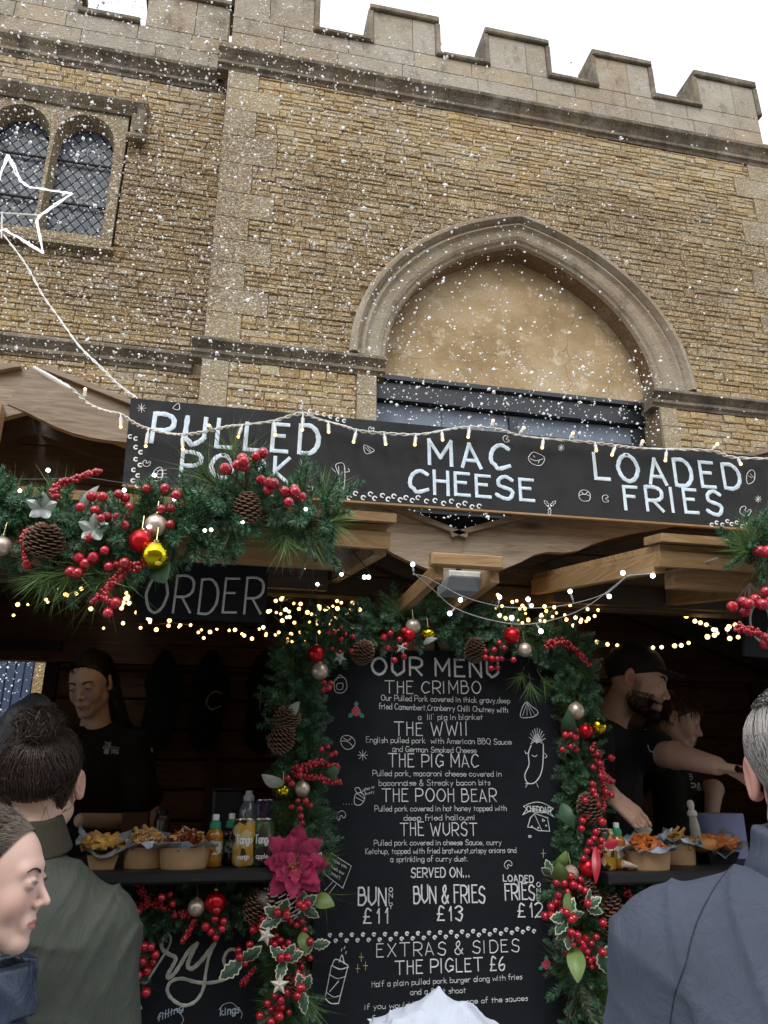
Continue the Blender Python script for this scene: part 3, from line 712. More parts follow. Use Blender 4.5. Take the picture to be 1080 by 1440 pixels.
L_('deep fried halloumi', 568, 1154, 668, 1153, 8, .115, 1.5)
L_('THE WURST', 563, 1175, 671, 1175, 18, .10, 2.2)
L_('Pulled pork covered in cheese Sauce, curry', 526, 1189, 705, 1188, 8, .115, 1.5)
L_('Ketchup, topped with fried bratwurst,crispy onions and', 514, 1201, 726, 1199, 8, .115, 1.4)
L_('a sprinkling of curry dust.', 549, 1212, 658, 1211, 8, .115, 1.4)
L_('SERVED ON...', 578, 1234, 661, 1233, 13, .15, 2.0)
L_('BUN', 504, 1273, 543, 1273, 24, .12, 1.8); L_('£11', 511, 1298, 545, 1298, 20, .13, 2.6)
for k, ch in enumerate('ONLY'): L_(ch, 547, 1254+k*8, 552, 1254+k*8, 6, .2); L_(ch, 755, 1247+k*8, 760, 1247+k*8, 6, .2)
L_('BUN & FRIES', 582, 1270, 682, 1269, 24, .11, 1.6); L_('£13', 615, 1294, 650, 1294, 20, .13, 2.6)
L_('LOADED', 708, 1239, 750, 1241, 9, .2, 2.4); L_('FRIES', 711, 1265, 752, 1265, 22, .12, 1.5); L_('£12', 729, 1289, 763, 1289, 19, .13, 2.4)
L_('EXTRAS & SIDES', 530, 1346, 730, 1338, 18, .10, 2.6)
L_('THE PIGLET £6', 556, 1370, 710, 1364, 19, .12, 2.2)
L_('Half a plain pulled pork burger along with fries', 523, 1388, 734, 1377, 8, .115, 1.5)
L_('and a fruit shoot', 577, 1399, 655, 1396, 8, .115, 1.5)
L_('if you would like cheese or one of the sauces', 513, 1420, 742, 1407, 8, .115, 1.5)
L_('for free please just ask.', 523, 1436, 680, 1429, 8, .115, 1.5)
dd = MB(); D = lambda pts, w=.0024, c=True, cl=False: draw(dd, ym, pts, w, c, cl)
# salt shaker
D([(472,955),(484,953),(488,966),(482,974),(472,973),(470,963)], cl=True); D([(472,957),(478,949),(485,955)]); D([(474,962),(482,961),(481,969),(474,969)], cl=True)
# dumpling, pineapple figure, cheddar banner and wedge
D([(732,1008),(735,994),(741,987),(746,992),(756,1000),(754,1006),(744,1009)], cl=True)
for k in range(4): D([(741,988),(735+k*6,1006)], .0018)
D([(747,1048),(743,1060),(744,1075),(738,1090),(742,1101),(751,1101),(759,1092),(763,1078),(764,1060),(764,1047)], .0035); D([(738,1096),(742,1101)]); D([(744,1057),(740,1060),(738,1056)]); D([(764,1058),(769,1063),(766,1066)]); D([(748,1062),(752,1064),(755,1062)]); D([(743,1101),(739,1107)]); D([(754,1101),(757,1107)]); D([(739,1102),(745,1102)], .004)
for k in range(9): a = -2.8+k*.32; D([(755,1045),(755+13*math.cos(a)*.9, 1043+19*math.sin(a))], .0022, False)
for k in range(4): D([(746+k*1.5,1046-k*3),(755,1042-k*3),(764-k*1.5,1046-k*3)], .002)
D([(736,1134),(745,1130),(755,1128),(765,1130),(778,1137)], .0022); D([(735,1146),(745,1141),(756,1139),(766,1142),(779,1149)], .0022); D([(736,1134),(740,1138),(735,1146)]); D([(778,1137),(774,1142),(779,1149)])
text_on(dd, 'CHEDDAR', 741, 1141, 775, 1144, 8, ym, w=.18, gap=1.6)
D([(742,1163),(746,1150),(752,1144),(770,1150),(773,1169),(757,1168),(750,1164)], .003, False, True); D([(752,1146),(762,1168)]); D([(763,1152),(766,1154),(763,1155)], cl=True); blot(dd, (748,1162), ym, .003); blot(dd, (768,1161), ym, .003); blot(dd, (757,1164), ym, .003)
# bun, snowflake, bee, bean, placard, sauce bottle
D([(479,1041),(483,1035),(492,1035),(499,1042),(497,1050),(489,1054),(482,1050)], cl=True); D([(480,1042),(489,1043),(497,1050)]); D([(483,1038),(490,1041),(494,1037)])
flake_doodle(dd, (510,1062), ym, 7)
D([(498,1127),(500,1117),(508,1115),(513,1122),(508,1131),(501,1132)], cl=True); D([(503,1117),(499,1109),(505,1108),(508,1115)]); D([(508,1115),(512,1111),(514,1117)]); D([(500,1121),(511,1127)]); D([(504,1117),(512,1123)]); 
for k in range(5): blot(dd, (483+k*4, 1131), ym, .0013)
text_on(dd, 'they so', 512, 1112, 526, 1108, 4, ym, w=.16); text_on(dd, 'bunty', 514, 1118, 526, 1115, 4, ym, w=.16)
bean(dd, (480,1147), ym, 7, 2.5); bean(dd, (715,1216), ym, 6, 2.2); bean(dd, (745,1176), ym, 2)
D([(466,1200),(494,1218),(482,1249),(454,1227)], .0024, False, True); D([(468,1240),(457,1252)], c=False); D([(473,1243),(463,1256)], c=False)
for q, (s, x0, y0, x1, y1) in enumerate((('have you', 468,1211,487,1221), ('tried our', 463,1219,484,1231), ('mac?', 466,1229,478,1237))): text_on(dd, s, x0, y0, x1, y1, 5, ym, w=.16, jit=.3)
D([(467,1358),(472,1349),(487,1356),(490,1360)], .003); D([(466,1358),(457,1404)], .003, False); D([(489,1360),(476,1411)], .003, False); D([(457,1404),(465,1411),(476,1411)], .003); D([(467,1358),(478,1363),(489,1360)], .003); D([(463,1370),(474,1376),(486,1373)], .002); D([(460,1396),(469,1402),(478,1400)], .002); D([(477,1353),(481,1343),(484,1355)], .003); D([(464,1394),(476,1380)], .003)
for p in ((480,1337),(484,1334),(486,1341)): D([p, (p[0]+1,p[1]-3)], .003, False)
for k in range(19):
    horse(dd, (464+k*15.5, 1315-k*.15-(k*k)*.02), ym, 2.0, .3, .0048); horse(dd, (472+k*15.5, 1323-k*.3-(k*k)*.025), ym, 2.0, .6, .0048)
tag(dd.build('doodles', PAINT, menu), kind='stuff')
gd = MB(); rd = MB()
for c, r in (((501,1000),10), ((768,1356),9)):
    for a in (-1.57, .7, 2.5):
        pts = [(.2,0),(.5,.34),(.75,.16),(1.0,.36),(1.45,0),(1.0,-.36),(.75,-.16),(.5,-.34)]; ca, sa = math.cos(a), math.sin(a)
        P3 = [at(c[0]+r*(p*ca-q*sa), c[1]+r*(p*sa+q*ca), ym) for p, q in pts]; ce = sum(P3, Vector())/8; gd.add([ce+Vector((0,-.0008,0))]+P3, [(0,1+k,1+(k+1)%8) for k in range(8)])
    for p in ((-3,0),(3,0),(0,-4),(0,3)): blot(rd, (c[0]+p[0], c[1]+p[1]), ym-.001, .0085)
gd.build('holly_painting', simple('green paint', (.03,.30,.17), .6, 0, .2, 30, 0), menu, fix=True); rd.build('berry_painting', simple('pink red paint', (.55,.08,.12), .6, 0, .2, 30, 0), menu, fix=True)
yd = MB()
for c in ((508,1346),(514,1358),(503,1362),(764,1200)): draw(yd, ym, [(c[0],c[1]-6),(c[0],c[1]+6)], .0018, False); draw(yd, ym, [(c[0]-3,c[1]),(c[0]+3,c[1])], .0018, False)
yd.build('star_painting', simple('yellow paint', (.6,.6,.25), .7), menu)
# lower boards under the counters
YB2 = FY-.05
lowb = board('script_board', 'black board with large looping white script below the left counter', 'sign', [(60,1560),(420,1560),(395,1236),(80,1236)], YB2, .012, CHALK)
yb2 = YB2-.0013; SCR = simple('cream blue script paint', (.55,.56,.50), .6, 0, .3, 35, 0)
dd = MB()
draw(dd, yb2, [(196,1380),(205,1382),(213,1370),(228,1347),(238,1330),(240,1318),(236,1313)], .006)
draw(dd, yb2, [(236,1313),(228,1322),(228,1334),(238,1342),(247,1347),(243,1358),(236,1370),(237,1375),(245,1369),(255,1354),(266,1336),(277,1327)], .010)
draw(dd, yb2, [(277,1327),(268,1345),(264,1358),(270,1362),(282,1352),(293,1338),(302,1327)], .011)
draw(dd, yb2, [(302,1327),(294,1345),(289,1370),(286,1390),(275,1408),(258,1414),(242,1405),(235,1392),(241,1380),(256,1376),(275,1381),(296,1382),(318,1376),(334,1362),(339,1345),(333,1336),(322,1336),(315,1347),(317,1358),(325,1360),(329,1352)], .0085)
dd.build('lettering', SCR, lowb)
dd = MB(); [blot(dd, (x, y_), yb2, .008) for x, y_ in ((178,1436),(183,1430),(188,1425),(192,1420),(196,1418))]; text_on(dd, 'filling', 222, 1436, 257, 1420, 10, yb2, w=.2); draw(dd, yb2, [(221,1433),(226,1424),(234,1426),(246,1420),(254,1426),(258,1434),(254,1442)], .002); text_on(dd, 'kings', 310, 1428, 336, 1424, 11, yb2, w=.2); draw(dd, yb2, [(308,1420),(314,1413),(325,1410),(333,1416),(340,1424),(339,1432)], .002); dd.build('doodles', simple('pale blue chalk', (.5,.62,.75), .7), lowb)
lowr = board('side_board', 'black board with white swash strokes below the right counter', 'sign', [(815,1560),(1250,1560),(1225,1236),(832,1236)], YB2, .012, CHALK)
dd = MB(); draw(dd, yb2, [(868,1310),(866,1320),(858,1326)], .008); draw(dd, yb2, [(878,1314),(875,1330),(872,1350)], .010); draw(dd, yb2, [(842,1312),(858,1313),(868,1314)], .002); dd.build('lettering', SCR, lowr)
# plank and cable box at the valley
vp = thing('valley_beam', 'short pale plank bridging the gap between the two canopies', 'beam', at(657, 790, 1.9))
a, b = at(607, 787, 1.9), at(708, 790, 1.9)
m2 = MB(); m2.bev(a.x, b.x, 1.9, 1.93, a.z-.012, a.z+.022, .003); m2.build('plank', WNEW, vp)
for f in (.08, .86): m2 = MB(); xx = a.x+(b.x-a.x)*f; m2.box(xx, xx+.025, 1.931, FY, a.z-.045, a.z+.0); m2.build('joist', WNEWY, vp)
jb = thing('junction_box', 'grey plastic box fixed under the short valley plank', 'box', at(655, 820, 2.0))
GP = simple('grey plastic', (.30,.33,.36), .4, 0, .1, 20, 0)
a, b = at(632, 801, 2.0), at(677, 822, 2.0); m2 = MB(); m2.bev(a.x, b.x, 2.0, 2.08, b.z+.018, a.z, .004); m2.build('lid', simple('pale plastic', (.5,.48,.44), .5), jb)
m2 = MB(); m2.extr([(2.0, b.z+.017), (2.03, b.z-.012), (2.12, b.z-.012), (2.12, b.z+.017)], a.x-.002, b.x+.002); m2.build('body', GP, jb, fix=True)
# ============================================================ FOLIAGE
def PX(c): return (Vector(c) - Vector((0,0,CZ))).dot(fw)/FPX      # metres per photo pixel at a point
random.seed(21)
def leafmat(name, cols, rough=.55, sp=.35):
    n = NT(name); c = n.ramp(n.rnd(), [(i/(len(cols)-1), q) for i, q in enumerate(cols)])
    o = n.n('ObjectInfo'); c = n.mix(.45, c, n.ramp(o.outputs['Random'], [(0, cols[0]), (.5, cols[1]), (1, cols[-1])]))
    return n.fin(c, rough, Specular_IOR_Level=sp)
NEED = leafmat('green plastic fir needles', [(.025,.085,.05), (.055,.17,.095), (.15,.32,.20), (.04,.13,.05), (.11,.24,.08), (.33,.48,.36)])
NEEDL = leafmat('long pine needles', [(.05,.11,.03), (.11,.21,.055), (.24,.31,.10), (.08,.17,.05)])
NEEDP = leafmat('grey green fir frond', [(.09,.13,.08), (.12,.17,.11), (.16,.20,.13)])
TWIG = simple('brown twig', (.05,.03,.018), .8)
LEAF = simple('soft green leaf', (.13,.20,.055), .45, 0, .3, 8, .2)
LEAFD = simple('dark silk leaf', (.035,.09,.045), .5, 0, .3, 8, .2)
LEAFS = simple('silvery leaf', (.38,.42,.38), .45, 0, .3, 10, .2)
HOLG = simple('holly green', (.045,.11,.065), .4, 0, .35, 14, .2); HOLW = simple('holly cream edge', (.62,.60,.46), .5, 0, .1, 14, 0)
REDB = NT('red glossy berries'); REDB = REDB.fin(REDB.ramp(REDB.rnd(), [(0,(.30,.004,.012)),(.5,(.46,.008,.02)),(1,(.36,.004,.03))]), .22, Coat_Weight=.6, Coat_Roughness=.1)
POIN = simple('crimson velvet petal', (.38,.008,.075), .7, 0, .35, 30, .4, Sheen_Weight=.5)
RIB = simple('red satin ribbon', (.40,.01,.03), .35, 0, .2, 8, .1)
def blade(mb, p, d, L, w, up=None):
    d = d.normalized(); a = d.orthogonal().normalized(); a = Matrix.Rotation(random.uniform(0, 6.28), 3, d) @ a; b = d.cross(a)
    mid = p + d*L*.5 + b*w*.5; mb.add([p-a*w*.5, p+a*w*.5, mid+a*w*.5, mid-a*w*.5, p+d*L], [(0,1,2,3),(3,2,4)])
def sprig_mesh(kind):
    mb = MB()
    if kind == 'tip':
        L = random.uniform(.07, .105); k = 0
        crv = random.uniform(-.02,.02); P = lambda t: Vector((crv*t*t, 0, L*t))
        mb.tube([P(t/4) for t in range(5)], .0012, 4, mi=1); mb.mi = 0
        for i in range(150):
            t = random.random(); p = P(t); th = random.uniform(0, 6.283); l = random.uniform(.017,.026)*(1-.35*max(0,t-.7)/.3)
            blade(mb, p, Vector((math.cos(th), math.sin(th), random.uniform(.4,1.2))), l, .0021)
        for i in range(14): blade(mb, P(.97), Vector((random.uniform(-.7,.7), random.uniform(-.7,.7), 1)), .018, .0015)
    elif kind == 'pine':
        for i in range(46):
            d = Vector((random.gauss(0,.42), random.gauss(0,.42), 1)).normalized(); l = random.uniform(.08,.13)
            b = d.orthogonal(); p = Vector((0,0,random.uniform(0,.03))); w = .0013; side = d.cross(Vector((random.random(),random.random(),.1))).normalized()
            bend = Vector((random.gauss(0,.012), random.gauss(0,.012), -.008)); m1 = p+d*l*.5+bend*.4; e = p+d*l+bend*1.4
            mb.add([p-side*w*.5, p+side*w*.5, m1+side*w*.5, m1-side*w*.5, e], [(0,1,2,3),(3,2,4)])
        mb.tube([(0,0,-.03),(0,0,.03)], .002, 4, mi=1)
    else:   # flat frond
        L = .15; mb.tube([(0,0,L*t/5) for t in range(6)], .0015, 4, mi=1); mb.mi = 0
        for i in range(70):
            t = i/70; s = (-1)**i; blade(mb, Vector((0,0,L*t)), Vector((s*1.0, random.uniform(-.15,.15), .75)), .024*(1-.6*t)+.006, .0022)
    mats = {'tip': [NEED, TWIG], 'pine': [NEEDL, TWIG], 'frond': [NEEDP, TWIG]}[kind]
    o = mb.build('pine_sprig', mats); me = o.data; bpy.data.objects.remove(o); return me
TIPS = [sprig_mesh('tip') for _ in range(8)]; PINES = [sprig_mesh('pine') for _ in range(5)]; FRONDS = [sprig_mesh('frond') for _ in range(2)]
def orient(p, d, s=1.0):
    q = Vector(d).normalized().to_track_quat('Z', 'Y'); return Matrix.Translation(p) @ q.to_matrix().to_4x4() @ Matrix.Rotation(random.uniform(0,6.28), 4, 'Z') @ Matrix.Scale(s, 4)
def garland(label, px, y, rad, n, pine=.15, frond=0, group='fir garlands on the stalls', core=.02, bias=(0,-.4,0)):
    """fir garland along pixel path px on plane y; rad in metres (may vary)"""
    P = [at(a, b, y if not isinstance(y, (list, tuple)) else y[i]) for i, (a, b) in enumerate(px)]
    P = [Vector(q) for q in cat([tuple(p) for p in P], 6)]
    cum = [0]; n = min(300, int(n*1.25)) if n > 40 else n
    for a, b in zip(P, P[1:]): cum.append(cum[-1]+(b-a).length)
    t = thing('fir_garland', label, 'garland', P[len(P)//2], group)
    mb = MB(); mb.tube(P, core*.5, 6); mb.build('vine', TWIG, t)
    nb = 0
    for i in range(n):
        u = cum[-1]*(i+random.random())/n; k = max(j for j in range(len(cum)) if cum[j] <= u); k = min(k, len(P)-2)
        f = (u-cum[k])/max(1e-6, cum[k+1]-cum[k]); p = P[k].lerp(P[k+1], min(1,f)); tg = (P[k+1]-P[k]).normalized()
        r = rad if not callable(rad) else rad(u/cum[-1])
        th = random.uniform(0, 6.283); a = tg.orthogonal().normalized(); o = Matrix.Rotation(th, 3, tg) @ a
        d = o + tg*random.uniform(-.9, .9) + Vector(bias) + Vector((0,0,-.1))
        if o.y > .5 and random.random() < .5: o.y *= -1; d.y = -abs(d.y)
        z = random.random(); me, s = (random.choice(PINES), r*9.) if z < pine else ((random.choice(FRONDS), r*7) if z < pine+frond else (random.choice(TIPS), r*10.5))
        s *= random.uniform(.8, 1.15); L = .1*s if z >= pine+frond else .12*s
        link('pine_sprig', me, t, None).matrix_basis = WM(t).inverted() @ orient(p + o*r*random.uniform(.05,.45), d, s) if False else orient(p + o*r*random.uniform(.05,.45), d, s)
    return t
# ---------------- decorations
def _gl(name, c, metal=.85, rough=.2, var=.1): return simple(name, c, rough, metal, var, 30, .15, .001)
BRED = _gl('red satin bauble', (.55,.01,.02), .55, .25); BCH = _gl('champagne pearl bauble', (.62,.52,.43), .6, .35); BGOLD = _gl('acid gold mirrored bauble', (.62,.52,.02), 1, .12); BGLIT = simple('glittered bauble', (.45,.38,.32), .45, .6, .5, 300, .8, .002)
CAPM = _gl('gold cap', (.5,.4,.2), 1, .3)
def bauble(px, py, y, rpx, m, label):
    c = at(px, py, y); r = rpx*PX(c)*.98; t = thing('bauble', label, 'bauble', c + Vector((0,0,r)), 'hanging baubles')
    mb = MB(); mb.ball(c, r, 24, 16)
    o = mb.build('ball', m, t, smooth=True)
    if m is BGOLD:
        for v in o.data.vertices: 
            k = Vector(v.co)-c; v.co = c + k*(1+.035*math.sin(14*k.x/r+3)*math.sin(11*k.z/r))
    MB().lathe([(r*.2,0),(r*.22,r*.16),(r*.1,r*.2)], 10, Matrix.Translation(c+Vector((0,0,r*.95)))).build('cap', CAPM, t)
    MB().tube([c+Vector((0,0,r*1.1)), c+Vector((0,.01,r*1.1+.03))], .0007, 4).build('hanging_loop', CAPM, t)
    return t
SCALE_ = simple('pine cone scale', (.09,.045,.028), .7, 0, .4, 60, .4); SCTIP = simple('pale cone tip', (.23,.14,.095), .7, 0, .3, 40, 0); SNOWT = simple('white frosted cone tip', (.72,.70,.66), .8, 0, .1, 40, 0)
def cone(px, py, y, hpx, wpx, label, tilt=(0,0), snow=False, fade=False):
    c = at(px, py, y); H = hpx*PX(c); W = wpx*PX(c)/2
    t = thing('pine_cone', label, 'pine cone', c, 'pine cones on the garlands')
    Mx = Matrix.Translation(c) @ Euler((tilt[0], tilt[1], 0)).to_matrix().to_4x4()
    core = MB(); core.ball((0,0,0), 1, 10, 8, sc=(W*.55, W*.55, H*.46)); o = core.build('core', SCALE_, t); o.data.transform(Mx)
    N = 95; s1 = MB(); 
    for i in range(N):
        f = (i+.5)/N; z = H*(f-.5); rr = W*math.sin(math.pi*min(1,max(.05,(f*.86+.1))))**.6; th = i*2.39996
        d = Vector((math.cos(th), math.sin(th), .35)); sd = Vector((-math.sin(th), math.cos(th), 0)); p0 = Vector((0,0,z)) + Vector((math.cos(th),math.sin(th),0))*rr*.45
        tip = Vector((math.cos(th)*rr, math.sin(th)*rr, z+H*.05)); w = W*.25
        a, b = p0-sd*w*.5, p0+sd*w*.5; e, g = tip-sd*w, tip+sd*w; q = tip+Vector((math.cos(th),math.sin(th),.3))*W*.14; dn = Vector((0,0,-H*.03))
        vs = [a,b,g,e,q,a+dn*2,b+dn*2,g+dn,e+dn,q+dn]
        s1.add([Mx @ v for v in vs], [(0,1,2,3),(5,8,7,6),(0,3,8,5),(1,6,7,2)], 0); s1.add([Mx @ v for v in vs], [(3,2,4),(8,9,7),(3,4,9,8),(2,7,9,4)], 1)
    o = s1.build('scales', [SCALE_, SNOWT if snow else SCTIP], t); tag(o, kind='stuff'); return t
BALLME = {}
def ballmesh(n=10):
    if n not in BALLME:
        mb = MB(); mb.ball((0,0,0), 1, n, max(5, n*2//3)); 
        mb.ball((0,0,.98), .16, 5, 3); o = mb.build('berry', REDB, smooth=True); BALLME[n] = o.data; bpy.data.objects.remove(o)
    return BALLME[n]
STEMM = simple('dark wire stem', (.05,.03,.025), .6)
def berries(pts, y, rpx, label, root=None, group='red berry picks'):
    """loose berry pick: berries at listed pixels, wires joining them to the root"""
    P = []
    for q in pts:
        r = (q[2] if len(q) > 2 else rpx)*random.uniform(.9, 1.1); c = at(q[0], q[1], y + random.uniform(-.03, .02)); P.append((c, r*PX(c)))
    rt_ = at(*root, y+.04) if root else sum((p for p, r in P), Vector())/len(P) + Vector((0,.04,-.01))
    t = thing('berry_pick', label, 'berry pick', rt_, group); mb = MB()
    for c, r in P:
        mid = (c+rt_)/2 + Vector((random.uniform(-.01,.01), .01, random.uniform(-.01,.01))); mb.tube([rt_, mid, c], .0011, 4)
        o = link('berry', ballmesh(12), t); o.matrix_basis = orient(c, Vector((random.uniform(-.6,.6),-1,random.uniform(-.6,.6))) , r)
    mb.build('stem', STEMM, t); return t
def scatter_b(cx, cy, y, n, spx, rpx, label, sy=None):
    pts = []; 
    for _ in range(n*20):
        q = (cx+random.gauss(0, spx), cy+random.gauss(0, sy or spx))
        if all((q[0]-a)**2+(q[1]-b)**2 > (1.5*rpx)**2 for a, b in pts): pts.append(q)
        if len(pts) >= n: break
    return berries(pts, y, rpx, label)
def beads(path, y, rpx, n, label, spread=5):
    """dense spray of tiny red beads along a curved stem"""
    P = [Vector(q) for q in cat([tuple(at(a, b, y)) for a, b in path], 6)]; t = thing('bead_spray', label, 'berry spray', P[0], 'beaded red sprays')
    mb = MB(); mb.tube(P, .0016, 5); mb.build('stem', STEMM, t); mb = MB(); s = PX(P[0])
    for i in range(n):
        u = (i+random.random())/n*(len(P)-1); k = min(len(P)-2, int(u)); p = P[k].lerp(P[k+1], u-k)
        o = Vector((random.gauss(0,1), random.gauss(0,1), random.gauss(0,1))).normalized()*spread*s*random.uniform(.5,1)*(1-.5*(u/(len(P)-1)))
        mb.ball(p+o, rpx*s*random.uniform(.8,1.15), 6, 5)
    tag(mb.build('beads', REDB, t, smooth=True), kind='stuff'); return t
def leaf_mesh(mb, M4, L, W, n=6, fold=.15, ser=0, curl=.1, edge=0):
    """leaf with midrib; ser = serration (holly); edge = 1 puts rim faces on material 1"""
    def prof(t): 
        w = W*.5*math.sin(math.pi*t**.8)**.8
        if ser: w *= (1 - ser*(.5+.5*math.cos(t*2*math.pi*4.5)))
        return max(w, 0)
    N = n*2 if not ser else 18; rows = []
    for i in range(N+1):
        t = i/N; w = prof(min(.999, max(.001, t))); z = L*t; yv = -curl*L*math.sin(t*math.pi*.9)
        inn = max(0, w - W*.09) if edge else w*.5
        rows.append([Vector((-w, yv+fold*w, z)), Vector((-inn, yv+fold*inn, z)), Vector((0, yv, z)), Vector((inn, yv+fold*inn, z)), Vector((w, yv+fold*w, z))])
    vs = [M4 @ v for r in rows for v in r]; o = len(mb.v); mb.v += [tuple(v) for v in vs]
    for i in range(N):
        for k in range(4): mb.f.append((o+i*5+k, o+i*5+k+1, o+i*5+5+k+1, o+i*5+5+k)); mb.m.append(1 if edge and k in (0,3) else 0)
def leafm(p, ang, face=.3, roll=0):   # leaf frame: z along leaf in picture plane at angle (deg, 0 = right, 90 = up), facing camera
    return Matrix.Translation(p) @ Matrix.Rotation(-R(ang)+math.pi/2, 4, 'Y') @ Matrix.Rotation(face, 4, 'X') @ Matrix.Rotation(roll, 4, 'Z')
def leaf(px, py, y, ang, Lpx, Wpx, m, label, face=.2, cat_='leaf', roll=0):
    c = at(px, py, y); s = PX(c); mb = MB(); leaf_mesh(mb, leafm(c, ang+random.uniform(-8,8), face+random.uniform(-.1,.4), roll+random.uniform(-.6,.6)), Lpx*s*.85, Wpx*s*.75, curl=random.uniform(.1,.28), fold=random.uniform(.1,.4))
    o = mb.build('leaf', m, None, smooth=True); return tag(o, label, cat_, 'broad leaves in the garlands')
def holly(px, py, y, angs, Lpx, label, nb=3):
    c = at(px, py, y); s = PX(c); t = thing('holly_sprig', label, 'holly', c, 'variegated holly sprigs')
    for a in angs:
        mb = MB(); leaf_mesh(mb, leafm(c, a, random.uniform(-.2,.5), random.uniform(-.5,.5)), Lpx*s*.84, Lpx*.54*s, ser=.28, fold=.25, edge=1)
        mb.build('leaf', [HOLG, HOLW], t)
    for k in range(nb):
        o = link('berry', ballmesh(10), t); o.matrix_basis = orient(c+Vector((random.uniform(-8,8)*s, -.02, random.uniform(-8,8)*s)), Vector((random.uniform(-.5,.5),-1,.2)), 6*s)
    return t
def star(px, py, y, rpx, label, m):
    c = at(px, py, y); r = rpx*PX(c); a0 = random.uniform(0,.6)
    mb = MB(); P = [(c.x+(r if k%2==0 else r*.45)*math.sin(a0+k*math.pi/5), c.z+(r if k%2==0 else r*.45)*math.cos(a0+k*math.pi/5)) for k in range(10)]
    for yy, f in ((-.006, 1), (.004, 1)): pass
    vs = [(c.x, y-.008, c.z)]+[(x, y, z) for x, z in P]+[(c.x, y+.008, c.z)]
    mb.add(vs, [(0,1+k,1+(k+1)%10) for k in range(10)]+[(11,1+(k+1)%10,1+k) for k in range(10)])
    return tag(mb.build('star_ornament', m, None, fix=True), label, 'star', 'small star ornaments')
WHW = simple('white painted wood', (.68,.63,.54), .7, 0, .2, 30, .2)
# ------------------------------------------------------------ canopy garland (left)
YG = 1.56
g1 = garland('long bushy fir garland along the left canopy edge above the ORDER sign', [(-40,730),(60,745),(150,765),(250,745),(330,725),(400,725),(470,735)], YG, lambda t: .088 if t > .12 else .075, 290, .2)
garland('short tuft of fir garland at the far left canopy end', [(-60,720),(-10,725),(30,715)], YG-.03, .07, 45, .1)
for (px, py, d, s) in ((330,660,(-.3,-.3,1),1.0),(345,670,(.1,-.3,1),.95),(320,690,(-1,-.4,.5),1.0),(300,680,(-.8,-.3,.6),1.05),(120,790,(-.6,-.6,-1),1.1),(150,800,(-.2,-.6,-1),1.15),(110,800,(-.9,-.5,-.8),1.1),(165,790,(.1,-.5,-1),1.0),(80,790,(-.5,-.3,-1),.9),(455,735,(1,-.2,.1),.8),(400,750,(.3,-.3,-1),.8)):
    link('pine_sprig', random.choice(PINES), g1).matrix_basis = orient(at(px, py, YG-.05), d, s*.95)
yb_ = YG-.09
bauble(198,761,yb_,17,BRED,'glossy red bauble beside the gold one on the left canopy garland'); bauble(218,781,yb_-.02,20,BGOLD,'crinkled acid gold bauble above the ORDER sign'); bauble(219,739,yb_+.01,16,BCH,'champagne bauble wrapped in thread above the red and gold ones'); bauble(2,768,yb_,14,BCH,'champagne bauble cut by the left picture edge')
cone(62,761,yb_,46,52,'wide brown pine cone at the left of the canopy garland',(.5,.2)); cone(348,716,yb_,46,37,'upright pine cone over the right half of the canopy garland',(.25,0))
beads([(80,700),(76,690),(84,680),(104,674),(124,667),(140,662)],yb_,3.2,110,'bead spray arching up at the left end of the canopy garland',5.5)
beads([(38,745),(32,760),(34,775),(38,792)],yb_,3,60,'hanging bead spray beside the wide pine cone',5); beads([(200,795),(180,800),(160,815),(148,832),(150,845)],yb_,3.2,120,'bead spray trailing below the red bauble',8); beads([(130,845),(145,840),(160,850)],yb_,3,50,'low cluster of tiny red beads beside the ORDER sign',6)
berries([(129,698),(144,699),(167,695),(176,700),(113,713),(134,718),(142,729),(165,727),(178,724),(182,713),(150,727),(175,738)],yb_,7,'fan of shiny red berries left of the champagne bauble',(150,735))
berries([(206,687),(232,687),(248,696),(240,715),(227,716),(239,738)],yb_,7,'red berry pick rising beside the champagne bauble',(222,735))
berries([(319,661),(334,654),(343,649),(341,645),(360,642),(370,637),(317,659),(343,655)],yb_-.02,8,'red berry pick standing tall over the word PORK',(345,690))
berries([(367,675),(377,678),(385,680),(400,691),(414,687),(424,699),(377,689),(406,706),(415,692)],yb_-.02,7.5,'red berry pick right of the upright pine cone',(385,715))
berries([(123,756),(147,774),(131,784),(120,793),(111,785),(99,804),(109,806),(130,787)],yb_,7.5,'low red berries left of the red bauble',(130,770))
berries([(153,797),(175,792),(165,815),(165,795),(38,794),(152,862),(163,848)],yb_,8,'large red berries hanging lowest on the canopy garland',(150,800))
leaf(222,790,yb_+.01,-72,48,44,LEAFD,'dark broad leaf pointing down at the ORDER sign',.3); leaf(75,800,YG,-85,50,42,LEAFD,'dark broad leaf under the wide pine cone'); leaf(130,735,YG-.04,10,60,30,LEAFS,'pale silvery leaf in the canopy garland'); leaf(110,720,YG-.06,60,55,18,LEAFS,'narrow silver leaf pointing up')
for a, b, l in ((60,715,'folded silver foil star at the left end of the garland'),(132,745,'folded silver foil star beside the low berries')):
    c = at(a, b, yb_); s = PX(c); t = thing('foil_star', l, 'star', c)
    for k in range(5): mb = MB(); leaf_mesh(mb, leafm(c, 90+k*72, .45), 24*s, 15*s, fold=.6); mb.build('point', simple('silver foil leaf', (.48,.52,.50), .3, .5, .2) if not k else t.children[0].data.materials[0], t)
